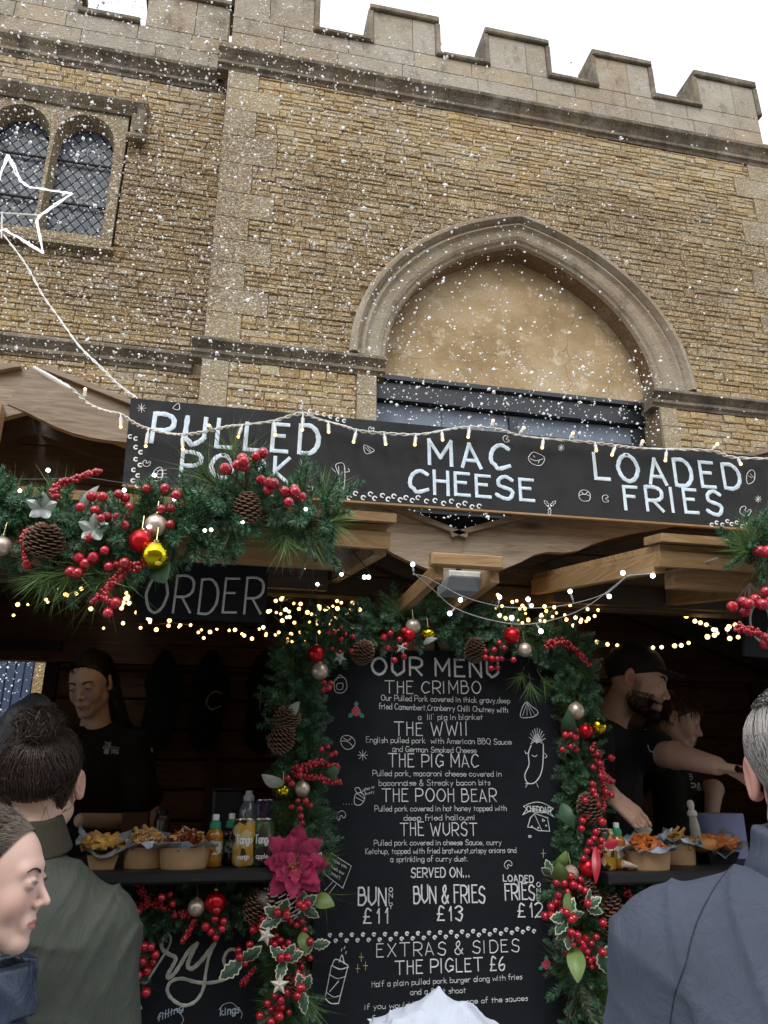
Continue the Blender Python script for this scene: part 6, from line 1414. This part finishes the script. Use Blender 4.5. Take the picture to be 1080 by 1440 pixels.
def collar_f(Mc, r, h_, th=.004, ry=1.1, flare=.25, gap=True):
    Bi = Mc.inverted()
    def f(p):
        q = xf(p, Bi); rr = np.sqrt(q[...,0]**2+(q[...,1]/ry)**2); d = np.abs(rr-(r+flare*(-q[...,2])))-th; d = smax(d, np.abs(q[...,2])-h_, .004)
        if gap: d = smax(d, -S_ell(q, (0,-r*ry*1.1,.0), (.028,.06,h_*2.2)), .005)
        return d
    return f
Mc = Mb @ Matrix.Translation((0,.025,-.103)) @ Matrix.Rotation(R(-12), 4, 'X')
garment(t, collar_f(Mc, .063, .034, .005, 1.1, .40), Mc.translation-Vector((.13,.13,.09)), Mc.translation+Vector((.13,.13,.08)), .004, CORD, 'collar')
BUNC = Vector((-.05,.45,.9)); Bp = skull(BUNC, 1.25)
def hair1(p):
    q = xf(p, Mh.inverted()); d = S_ell(q, CC, (.078,.099,.083)); d = smin(d, smax(S_ell(q, (0,.045,-.03), (.055,.045,.05)), -(q[...,2]+.075), .01), .02); d = smax(d, -(q[...,2]+.072+(.55*(-(q[...,1]-.02)))*2.4), .008); d = smax(d, q[...,1]*-1-.055, .01)
    return smin(d, S_ell(q, Bp, (.040,.036,.032))+fold(q, .003, 60, 2.), .02)
V, F = sdf_mesh(hair1, Mh.translation-Vector((.16,.16,.13)), Mh.translation+Vector((.16,.16,.2)), .004); hr = mk('hair', V, F, HDK, t)
mb = MB(); strands_updo(Mh, mb, 1500, BUNC, .0010)
for i in range(260):    # loops of the messy bun
    a = random.uniform(0,6.283); ax_ = Vector([random.gauss(0,1) for _ in range(3)]).normalized(); u = ax_.orthogonal().normalized(); v = ax_.cross(u); rr = random.uniform(.020,.036); L_n = random.randint(5, 9); c0 = Bp+Vector([random.gauss(0,.006) for _ in range(3)])
    mb.tube([Mh @ (c0+u*rr*math.cos(a+k*.45)*1.15+v*rr*math.sin(a+k*.45)) for k in range(L_n)], .0013, 3, cap=False)
for i in range(70):     # flyaways
    d = Vector((random.uniform(-1,1), random.uniform(0,1), random.uniform(-.6,.9))); p = skull(d, 1.08); e = p+Vector([random.gauss(0,.02) for _ in range(3)])+d.normalized()*.015; mb.tube([Mh @ p, Mh @ ((p+e)/2+Vector((0,0,.006))), Mh @ e], [.0004,.0003,.0001], 3, cap=False)
for i in range(7):
    p = Vector((random.uniform(-.05,.06), .085+random.uniform(-.03,0), -.035+random.uniform(-.01,.01))); e = p+Vector((random.gauss(0,.015), random.uniform(-.01,.015), -random.uniform(.02,.05))); mb.tube([Mh @ p, Mh @ ((p+e)/2+Vector((random.gauss(0,.004),.006,0))), Mh @ e], [.0005,.0004,.0001], 3, cap=False)
cover(hr, V, F, HDK, 3500, lambda p, n_: (Mh @ Bp)-p, .035, .0008)
o = mb.build('hair_strands', HDK, hr, smooth=True); tag(o, kind='stuff'); legs(t, Mb, 0, JEAN)
# ---------- girl in profile
random.seed(62)
Mh = hm(atd(-15,1239,1.18), 86, 4, 0, .81); Mb = hm(atd(0,1250,1.22), 96, 0, 0, .84)
t = person('girl with smooth brown hair and navy puffer jacket looking right, near left corner', (Mb.translation.x, Mb.translation.y, 0))
skin(t, Mh, Mb, skinmat('pale rosy skin', (.66,.45,.38)), .0022, eye_open=.62); eyes(t, Mh, (.045,.05,.04)); brow(t, Mh, HBR); lashes(t, Mh, HDK, .62)
mb = MB()
for i in range(1700):
    x = random.uniform(-1,1); d0 = Vector((x*.95, -.86+.45*abs(x)**1.5, .62-.75*abs(x)**2.2)) if random.random() < .6 else Vector((random.choice((-1,1))*1.0, random.uniform(-.45,.1), random.uniform(-.25,.2)))
    if random.random() < .5: d0 = Vector((random.uniform(-.08,.08), -.8+random.random()*1.0, .75+random.random()*.5))
    flow(mb, Mh, d0, Vector((random.gauss(0,.18), 1, -.15+random.gauss(0,.12))), 1.045, 1.15, 8, .0011*random.uniform(.7,1.3), .004, .02)
def hair2(p):
    q = xf(p, Mh.inverted()); d = S_ell(q, CC+Vector((0,.008,.003)), (.0775,.096,.0845)); d = smax(d, -(q[...,2]-.060+1.0*(q[...,1]+.07)), .003); d = smin(d, S_cap(q, (0,.105,.02), (0,.14,-.12), .026, .012), .02); return d
V, F = sdf_mesh(hair2, Mh.translation-Vector((.18,.18,.17)), Mh.translation+Vector((.18,.18,.15)), .004); hr = mk('hair', V, F, HBR, t); PT = Mh @ Vector((0,.12,-.01)); cover(hr, V, F, HBR, 6000, lambda p, n_: PT-p, .035, .0007, .0015, .1); tag(mb.build('hair_strands', HBR, hr, smooth=True), kind='stuff')
NVY = cloth('navy puffer shell', (.020,.032,.062), (.03,.045,.08), .38, 1500)
def puff(p):
    q = xf(p, Mb.inverted()); qa = q.copy(); qa[...,0] = np.abs(q[...,0]); d = S_ell(q, (0,.03,-.42), (.19,.15,.25)); d = smin(d, S_cap(qa, (0,.03,-.24), (.14,.03,-.28), .078, .078), .06)
    for s in (1,-1): d = smin(d, S_cap(q, (s*.17,.03,-.29), (s*.21,-.02,-.55), .075, .065), .03)
    d = smin(d, S_ell(q, (0,.03,-.66), (.20,.16,.26)), .06)
    return d - .008*np.abs(np.sin(q[...,2]*38)) + fold(q, .003, 45, 3.)
GIRL_J = len(t.children); garment(t, puff, Mb.translation-Vector((.34,.34,.86)), Mb.translation+Vector((.34,.34,-.12)), .007, NVY)
Mc = Mb @ Matrix.Translation((0,.012,-.165)); cf = collar_f(Mc, .082, .042, .014, 1.1, .12)
garment(t, lambda p: cf(p)+fold(p, .003, 60, 1.), Mc.translation-Vector((.15,.15,.09)), Mc.translation+Vector((.15,.15,.08)), .004, NVY, 'collar'); legs(t, Mb, 0, JEAN)
GIRL = t
# ---------- man with grey hair
random.seed(63)
Mh = hm(atd(1146,1092,1.06), 147, -2, 0, 1.02); Mb = hm(atd(1122,1060,1.06), 150)
t = person('grey haired man in slate blue jacket seen from behind, near right corner', (Mb.translation.x, Mb.translation.y, 0))
skin(t, Mh, Mb, skinmat('ruddy skin', (.60,.36,.30)), .003, male=True)
SLT = cloth('slate blue soft jacket', (.040,.050,.076), (.050,.060,.09), .8, 1200)
jk = coat_f(Mb, w=.225, ch=(.20,.13), arms=([((.19,.035,-.262), .080), ((.235,.02,-.56), .075), ((.16,-.18,-.70), .055)], [((-.19,.035,-.262), .080), ((-.235,.02,-.56), .075), ((-.16,-.18,-.70), .055)]), th=.012, amp=.0038, seed=2.9, len_=.6)
garment(t, jk, Mb.translation-Vector((.42,.42,.95)), Mb.translation+Vector((.42,.42,-.10)), .006, SLT); JK = t.children[-1]
Mc = Mb @ Matrix.Translation((0,.03,-.135)) @ Matrix.Rotation(R(-8), 4, 'X'); cf2 = collar_f(Mc, .078, .042, .009, 1.1, .30)
garment(t, lambda p: cf2(p)+fold(p, .0022, 55, 2.), Mc.translation-Vector((.16,.16,.1)), Mc.translation+Vector((.16,.16,.09)), .004, SLT, 'collar')
def hair3(p):
    q = xf(p, Mh.inverted()); d = S_ell(q, CC, (.0765,.0965,.0825)); d = smax(d, -(q[...,2]+.075-1.0*(np.maximum(0,-(q[...,1]-.02)))*1.4+0*q[...,0]), .012); return smin(d, smax(S_ell(q, (0,.055,-.02), (.058,.045,.075)), -(q[...,2]+.085), .01), .015)
V, F = sdf_mesh(hair3, Mh.translation-Vector((.14,.14,.13)), Mh.translation+Vector((.14,.14,.16)), .004); hr = mk('hair', V, F, HGR, t); cover(hr, V, F, HGR, 9000, lambda p, n_: Vector((0,0,-1))+(p-Mh.translation)*2.5, .016, .0006, .0025, .6); mb = MB()
for i in range(6500):
    d = Vector((random.gauss(0,1), random.gauss(.35,1), random.gauss(.3,1))).normalized()
    if d.z < -.95 or (d.y < -.35 and d.z < .35) : continue
    if d.y < .12 and d.z < -.12: continue
    dn = (d+Vector((d.x*.12, .22, -.42 if d.z < .6 else .1))).normalized(); flow(mb, Mh, d, dn, 1.075, 1.125, 3, .0008*random.uniform(.7,1.3), .003, .0)
tag(mb.build('hair_strands', HGR, hr, smooth=True), kind='stuff'); legs(t, Mb, 0, JEAN)
# seams projected on the jacket surface
from mathutils.bvhtree import BVHTree
def seam(ob, par, path, r, m, name='seam', off=.0005):
    bv = BVHTree.FromPolygons([v.co for v in ob.data.vertices], [p.vertices for p in ob.data.polygons]); P = []
    for a, b in [tuple(q) for q in cat(path, 8)]:
        d = (fw+rt*((a-540)/FPX)+upv*((720-b)/FPX)).normalized(); hit = bv.ray_cast(Vector((0,0,CZ)), d)
        if hit[0]: P.append(hit[0]-d*off)
    if len(P) > 3: mb = MB(); mb.tube(P, r, 5); mb.build(name, m, par)
seam(GIRL.children[GIRL_J], GIRL, [(46,1362),(50,1385),(52,1410),(50,1445)], .0022, simple('zip teeth', (.10,.13,.18), .3, .6), 'zip')
SD = cloth('dark seam thread', (.022,.027,.045)); seam(JK, t, [(1062,1192),(1020,1228),(992,1270),(975,1310),(962,1360),(948,1400),(941,1445)], .0011, SD)
seam(P1.children[1], P1, [(108,1192),(128,1230),(124,1290),(108,1345),(98,1440)], .0008, cloth('olive seam thread', (.02,.025,.018)))
# ---------- server with dark hair in the left stall
random.seed(64)
BLKT = cloth('black t-shirt cotton', (.0045,.0045,.005), None, .95)
Mh = hm(atd(127,962,2.92), -17, 22, -4, .94); Mb = hm(atd(140,954,2.96), -8)
t = person('young server with dark tied hair and black t-shirt looking down inside the left stall', (Mb.translation.x, Mb.translation.y, .3)); SKD = skinmat('server skin', (.66,.48,.40))
el = Mb @ Vector((-.21,.0,-.44)); wr = Mb @ Vector((-.03,-.20,-.40)); el2 = Mb @ Vector((.24,.02,-.52)); wr2 = Mb @ Vector((.06,-.22,-.50))
skin(t, Mh, Mb, SKD, .0035, arms=((Mb @ Vector((-.18,.03,-.27)), el, .042, .036), (el, wr, .036, .024), (Mb @ Vector((.18,.03,-.27)), el2, .042, .036), (el2, wr2, .036, .024)), eye_open=.12); brow(t, Mh, HBK, th=1.3); lashes(t, Mh, HBK, .12); eyes(t, Mh)
def tee(Mb, w=.185, ch=(.155,.105), seed=0, sl=.17, th=0):
    Bi = Mb.inverted()
    def f(p):
        q = xf(p, Bi); qa = q.copy(); qa[...,0] = np.abs(q[...,0]); d = S_ell(q, (0,.03,-.42), (ch[0], ch[1], .26)); d = smin(d, S_cap(qa, (0,.035,-.225), (w-.04,.035,-.25), .060+th, .058+th), .05); d = smin(d, S_cap(qa, (w-.03,.03,-.26), (w+.02,.015,-.26-sl), .060+th, .066+th), .03)
        d = smin(d, S_ell(q, (0,.03,-.68), (ch[0]+.01, ch[1]+.01, .25)), .06); d = smax(d, -S_ell(q, (0,.0,-.12), (.072,.085,.075)), .008); return d+fold(q, .0035, 20, seed)
    return f
garment(t, tee(Mb, seed=2.), Mb.translation-Vector((.32,.32,.92)), Mb.translation+Vector((.32,.32,-.10)), .009, BLKT, 't_shirt'); TS = t.children[-1]
def hair4(p):
    q = xf(p, Mh.inverted()); d = S_ell(q, CC+Vector((0,.009,.004)), (.079,.1,.087)); d = smax(d, -(q[...,2]-.052+1.1*(q[...,1]+.06)), .003); return smin(d, S_cap(q, (.02,.10,.0), (.075,.09,-.22), .042, .03), .03)
V, F = sdf_mesh(hair4, Mh.translation-Vector((.2,.2,.27)), Mh.translation+Vector((.2,.2,.15)), .005); hr = mk('hair', V, F, HBK, t); PT2 = Mh @ Vector((.02,.12,.0)); cover(hr, V, F, HBK, 2500, lambda p, n_: PT2-p, .035, .0011, .002, .1)
mb = MB()
for i in range(500): flow(mb, Mh, Vector((random.uniform(-1,1), random.uniform(-.85,.2), random.uniform(.15,1))), Vector((random.gauss(0,.2), 1, 0)), 1.06, 1.16, 6, .0012, .004, .02)
tag(mb.build('hair_strands', HBK, hr, smooth=True), kind='stuff')
mb = MB(); mb.ball(Mh @ Vector((.079,-.008,-.026)), .0035, 8, 6); mb.build('earring', ALU, t); legs(t, Mb, .3, JEAN)
def on_surface(ob, par, fn, m, name='lettering'):
    """letters drawn flat, then laid onto the garment along the view"""
    bv = BVHTree.FromPolygons([v.co for v in ob.data.vertices], [p.vertices for p in ob.data.polygons]); mb = MB(); fn(mb); vs = []
    o = Vector((0,0,CZ))
    for v in mb.v:
        d = (Vector(v)-o).normalized(); h_ = bv.ray_cast(o, d); vs.append(tuple(h_[0]-d*.0025) if h_[0] else None)
    mb.f = [f for f in mb.f if all(vs[i] for i in f) and max((Vector(vs[i])-Vector(vs[f[0]])).length for i in f) < .02]; mb.m = [0]*len(mb.f); mb.v = [v or (0,0,0) for v in vs]; used = sorted({i for f in mb.f for i in f}); mp = {i: k for k, i in enumerate(used)}; mb.v = [mb.v[i] for i in used]; mb.f = [tuple(mp[i] for i in f) for f in mb.f]; mb.build(name, m, par)
PRT = simple('white shirt print', (.42,.42,.42), .8)
on_surface(TS, t, lambda m: (text_on(m, 'THE', 147, 1048, 156, 1049, 4.5, 2.7, w=.22), text_on(m, 'GREEDY', 145, 1053, 168, 1055, 4, 2.7, w=.2), text_on(m, 'PIG', 157, 1060, 166, 1060, 5, 2.7, w=.24), blot(m, (150,1057), 2.7, .009)), PRT)
# ---------- hands helper: capsules for a half open hand; axis frame M: x across palm, -z towards fingertips, -y palm side
def hand_caps(M_, curl=.6, s=1.0, side=1):
    out = []; pt = lambda *v: M_ @ Vector([x*s for x in v])
    for x0, w_ in ((-.026,.0125),(-.009,.013),(.009,.013),(.026,.0115)): out.append((pt(x0*.7,0,-.005), pt(x0,0,-.082), w_*1.05*s, w_*s))
    for i, (x0, L, r) in enumerate(((-.029,.066,.0080),(-.0095,.078,.0088),(.0095,.083,.0088),(.028,.074,.0086))):
        a = pt(x0,0,-.085); ang = curl*(.5+.12*i); p = Vector((x0,0,-.085)); dr = Vector((x0*.6,0,-1)).normalized(); th = 0; prev = a
        for k, f in enumerate((.45,.31,.24)):
            th += ang*(1 if k else .8); stp = Vector((dr.x*f*L, -math.sin(th)*f*L, -math.cos(th)*f*L)); p = p+stp; b = pt(*p); out.append((prev, b, r*s*(1-.1*k), r*s*(.9-.1*k))); prev = b
    a, b, c = pt(side*.024,-.004,-.022), pt(side*.046,-.020,-.050), pt(side*.044,-.036,-.078); d = pt(side*.032,-.046,-.098)
    out += [(a, b, .0145*s, .0115*s), (b, c, .0112*s, .0098*s), (c, d, .0096*s, .0078*s)]; return out
def hands_f(caps, Msk=None):
    def f(p):
        d = None
        for a, b, ra, rb in caps: e = S_cap(p, a, b, ra, rb); d = e if d is None else smin(d, e, .0045)
        return d
    return f
def frame(o, zdir, ydir):  # z axis = zdir (away from fingertips), y approx = ydir (back of the hand)
    z = Vector(zdir).normalized(); y = Vector(ydir); y = (y-z*y.dot(z)).normalized(); x = y.cross(z); m = Matrix((x, y, z)).transposed().to_4x4(); m.translation = o; return m
# ---------- bearded server in the right stall
random.seed(65)
Mh = hm(atd(895,957,2.78), 52, 18, 0, 1.05); Mb = hm(atd(873,950,2.86), 42, 10)
t = person('bearded server in a black t-shirt leaning and reaching out in the right stall', (Mb.translation.x, Mb.translation.y, .3))
sh1 = Mb @ Vector((.19,.03,-.27)); el1 = atd(950,1062,2.66); wr1 = atd(1008,1077,2.45); sh2 = Mb @ Vector((-.19,.03,-.27)); el2 = atd(838,1098,2.62); wr2 = atd(860,1120,2.42)
H1 = frame(wr1, wr1-atd(1045,1083,2.38), (0,.2,1)); H2 = frame(wr2, wr2-atd(896,1150,2.38), upv*.6-fw*.7+rt*.5)
hc = hand_caps(H1, .55, 1.0, -1)+hand_caps(H2, .55, 1.0, -1)
bod = skin(t, Mh, Mb, SKM, .0032, arms=((sh1, el1, .052, .044), (el1, wr1, .044, .029), (sh2, el2, .052, .043), (el2, wr2, .043, .029)), hands=hands_f(hc), beard=True, male=True, eye_open=.3, jaw=1.12); eyes(t, Mh); brow(t, Mh, HBK, th=1.8)
def tee2(p):
    f = tee(Mb, .205, (.175,.125), 4., .02, .008)(p)
    for sh, el in ((sh1, el1), (sh2, el2)): f = smin(f, S_cap(p, sh+Vector((0,0,.02)), sh.lerp(el, .62)+Vector((0,0,.012)), .078, .074), .03)
    f = smax(f, -S_cap(p, el1.lerp(sh1, .40), el1, .0, .03), .002)
    return f
garment(t, tee2, Mb.translation-Vector((.46,.46,.95)), Mb.translation+Vector((.46,.46,.0)), .009, cloth('navy black t-shirt', (.004,.0045,.007), None, .95), 't_shirt'); TS = t.children[-1]
def hair5(p):
    q = xf(p, Mh.inverted()); d = S_ell(q, CC, (.081,.102,.089)); d = smax(d, -(q[...,2]-.035+.35*(q[...,1]+.06)), .008); return smin(d, smax(S_ell(q, (0,-.085,.050), (.06,.065,.010)), -(q[...,2]-.03), .004), .01)
V, F = sdf_mesh(hair5, Mh.translation-Vector((.19,.19,.12)), Mh.translation+Vector((.19,.19,.17)), .004); mk('cap', V, F, cloth('black cap', (.004,.004,.005)), t)
def beardf(p):
    q = xf(p, Mh.inverted()); d = smax(headf(q, male=True, jaw=1.12)+.002, S_ell(q, (0,-.040,-.092), (.085,.082,.052)), .003); d = smax(d, -S_ell(q, (0,-.105,-.067), (.021,.03,.009)), .003); return smin(d, smax(headf(q, male=True, jaw=1.12)+.002, S_ell(q, (0,-.095,-.0535), (.030,.03,.006)), .002), .002)
V, F = sdf_mesh(beardf, Mh @ Vector((0,-.03,-.08))-Vector((.12,.12,.08)), Mh @ Vector((0,-.03,-.08))+Vector((.12,.12,.08)), .003); bd = mk('beard', V, F, HBK, t)
mb = MB()
for i in range(5200):
    a = random.uniform(-1,1); zz = random.uniform(-.125,-.035); q = Vector((.062*math.copysign(abs(a)**.6, a), -.09*(1-abs(a)**2.2)+.01, zz))
    if abs(a) < .5 and zz > -.052: continue
    if q.y < -.07 and -.08 < zz < -.058 : continue
    d = Vector((q.x*9, q.y*9-.15, -.5)).normalized(); 
    # march onto the face surface
    p = np.array([q]); 
    for _ in range(4): dd_ = float(headf(p, male=True, jaw=1.12)[0]); nd = Vector((q.x, q.y+.0, (zz+.05)*.5)).normalized(); p = p-dd_*np.array([nd])
    q = Vector(p[0]); e = q+d*random.uniform(.004,.009); mb.tube([Mh @ q, Mh @ e], [.0008,.0003], 3, cap=False)
tag(mb.build('beard_hairs', HBK, bd), kind='stuff'); legs(t, Mb, .3, JEAN)
on_surface(TS, t, lambda m: (text_on(m, 'JUST', 895, 1006, 911, 1006, 7, 2.4, w=.2), text_on(m, 'EAT', 899, 1016, 911, 1016, 7, 2.4, w=.2), text_on(m, 'IE', 904, 1026, 909, 1026, 6, 2.4, w=.2), text_on(m, 'FR', 929, 1015, 945, 1017, 12, 2.4, w=.2), draw(m, 2.4, [(911,1048),(914,1056),(922,1057),(927,1052)], .004), draw(m, 2.4, [(925,1060),(930,1073),(935,1068)], .008), text_on(m, 'freddie', 930, 1089, 948, 1087, 4, 2.4, w=.2)), PRT)
m2 = MB(); Mcard = H2 @ Matrix.Translation((-.028,-.050,-.125)); m2.box(-.026,.026,-.001,.001,-.025,.02, Mcard); tag(m2.build('folded_note', simple('pale green banknote', (.42,.50,.42), .7), None), 'pale green folded note held between the bearded server fingers', 'banknote')
c = atd(1056,1082,2.36); m2 = MB(); m2.box(-.012,.022,-.001,.001,-.045,.03, Matrix.Translation(c) @ Matrix.Rotation(.3, 4, 'Y')); tag(m2.build('paper_slip', simple('cream paper slip', (.62,.60,.52), .8), None), 'cream paper slip held out by the bearded server', 'paper')
# ---------- second server behind
random.seed(66)
Mh = hm(atd(950,1012,3.25), 60, 20, 0, .98); Mb = hm(atd(955,1016,3.28), 40)
t = person('server with long brown hair and printed black t-shirt behind the bearded server', (Mb.translation.x, Mb.translation.y, .3))
e1 = atd(1004,1110,3.15); w1 = atd(1000,1150,3.0)
skin(t, Mh, Mb, SKD, .0045, arms=((Mb @ Vector((.18,.03,-.27)), e1, .042, .036), (e1, w1, .036, .026)))
garment(t, tee(Mb, seed=5.), Mb.translation-Vector((.32,.32,.92)), Mb.translation+Vector((.32,.32,-.10)), .01, BLKT, 't_shirt'); TS = t.children[-1]
def hair6(p):
    q = xf(p, Mh.inverted()); d = S_ell(q, CC, (.080,.102,.086)); d = smax(d, -(q[...,2]-.05+.9*(q[...,1]+.06)), .01); return smin(d, S_ell(q, (.03,.07,-.14), (.075,.045,.20))+fold(q,.003,60,1.), .03)
V, F = sdf_mesh(hair6, Mh.translation-Vector((.22,.22,.36)), Mh.translation+Vector((.22,.22,.15)), .005); cover(mk('hair', V, F, HRD, t), V, F, HRD, 2500, lambda p, n_: Vector((0,0,-1)), .05, .0013, .003, .2)
on_surface(TS, t, lambda m: (text_on(m, 'FI', 989, 1057, 998, 1058, 11, 2.9, w=.2), text_on(m, 'BELEX', 970, 1096, 996, 1098, 7, 2.9, w=.2), text_on(m, 'P&P', 973, 1111, 995, 1111, 9, 2.9, w=.22)), PRT); legs(t, Mb, .3, JEAN)
# ---------- person with a raised grey padded sleeve at the left edge
random.seed(67)
Mh = hm(atd(-22,1088,1.95), 165, -5, 0, .98); Mb = hm(atd(-24,1092,1.95), 165)
t = person('dark haired person at the left edge with a raised slate grey padded sleeve', (Mb.translation.x, Mb.translation.y, 0)); skin(t, Mh, Mb, SKF, .005)
PAD = cloth('slate grey padded shell', (.075,.085,.105), None, .5)
s0, s1, s2 = Mb @ Vector((-.17,.03,-.26)), atd(2,1052,1.95), atd(46,1000,1.95)
cf3 = coat_f(Mb, w=.19, arms=([((.165,.04,-.255), .075), ((.21,.04,-.50), .07)],), th=.02, amp=.003, seed=2.)
garment(t, lambda p: smin(cf3(p), smin(S_cap(p, s0, s1, .075, .060), S_cap(p, s1, s2, .060, .040), .02), .03)-.007*np.abs(np.sin(p[...,2]*45+p[...,0]*20)), Mb.translation-Vector((.36,.36,.9)), Mb.translation+Vector((.40,.36,.28)), .009, PAD, 'coat')
V, F = sdf_mesh(lambda p: S_ell(xf(p, Mh.inverted()), CC, (.082,.104,.09)), Mh.translation-Vector((.15,.15,.1)), Mh.translation+Vector((.15,.15,.17)), .006); mk('hair', V, F, HBK, t); legs(t, Mb, 0, JEAN)
# ---------- child under a white hood at the bottom
random.seed(68)
pk = atd(618,1398,1.30); c = pk-Vector((0,0,.17)); Mh = hm(c, 168, 0, 0, .9); Mb = hm(c, 168)
t = person('child in a pale white peaked hood at the bottom edge, in front of the menu', (c.x, c.y, 0)); skin(t, Mh, Mb, SKF, .006)
WHT = cloth('crumpled white shell fabric', (.40,.44,.52), (.50,.54,.62), .8, 700)
def hood(p):
    q = p-np.array(pk); rr = np.sqrt((q[...,0]*1.0)**2+(q[...,1]*1.1)**2); q[...,0] *= np.where(q[...,0] < 0, .85, 1.1); rr = np.sqrt(q[...,0]**2+(q[...,1]*.9)**2+.00008); d = (rr*.50+q[...,2]*.87)-.004; d = smax(d, -(q[...,2]+.30), .02); return d+fold(q, .006, 22, 1.)+fold(q*2.3, .003, 22, 2.)
garment(t, hood, pk-Vector((.42,.38,.32)), pk+Vector((.42,.38,.03)), .006, WHT, 'hood')
cf4 = coat_f(Mb @ Matrix.Scale(.85, 4), w=.17, arms=([((.165,.04,-.255), .075), ((.19,.04,-.50), .06)], [((-.165,.04,-.255), .075), ((-.19,.04,-.50), .06)]), th=.01); garment(t, cf4, c-Vector((.3,.3,.8)), c+Vector((.3,.3,-.1)), .012, WHT, 'coat'); legs(t, Mb, 0, JEAN)
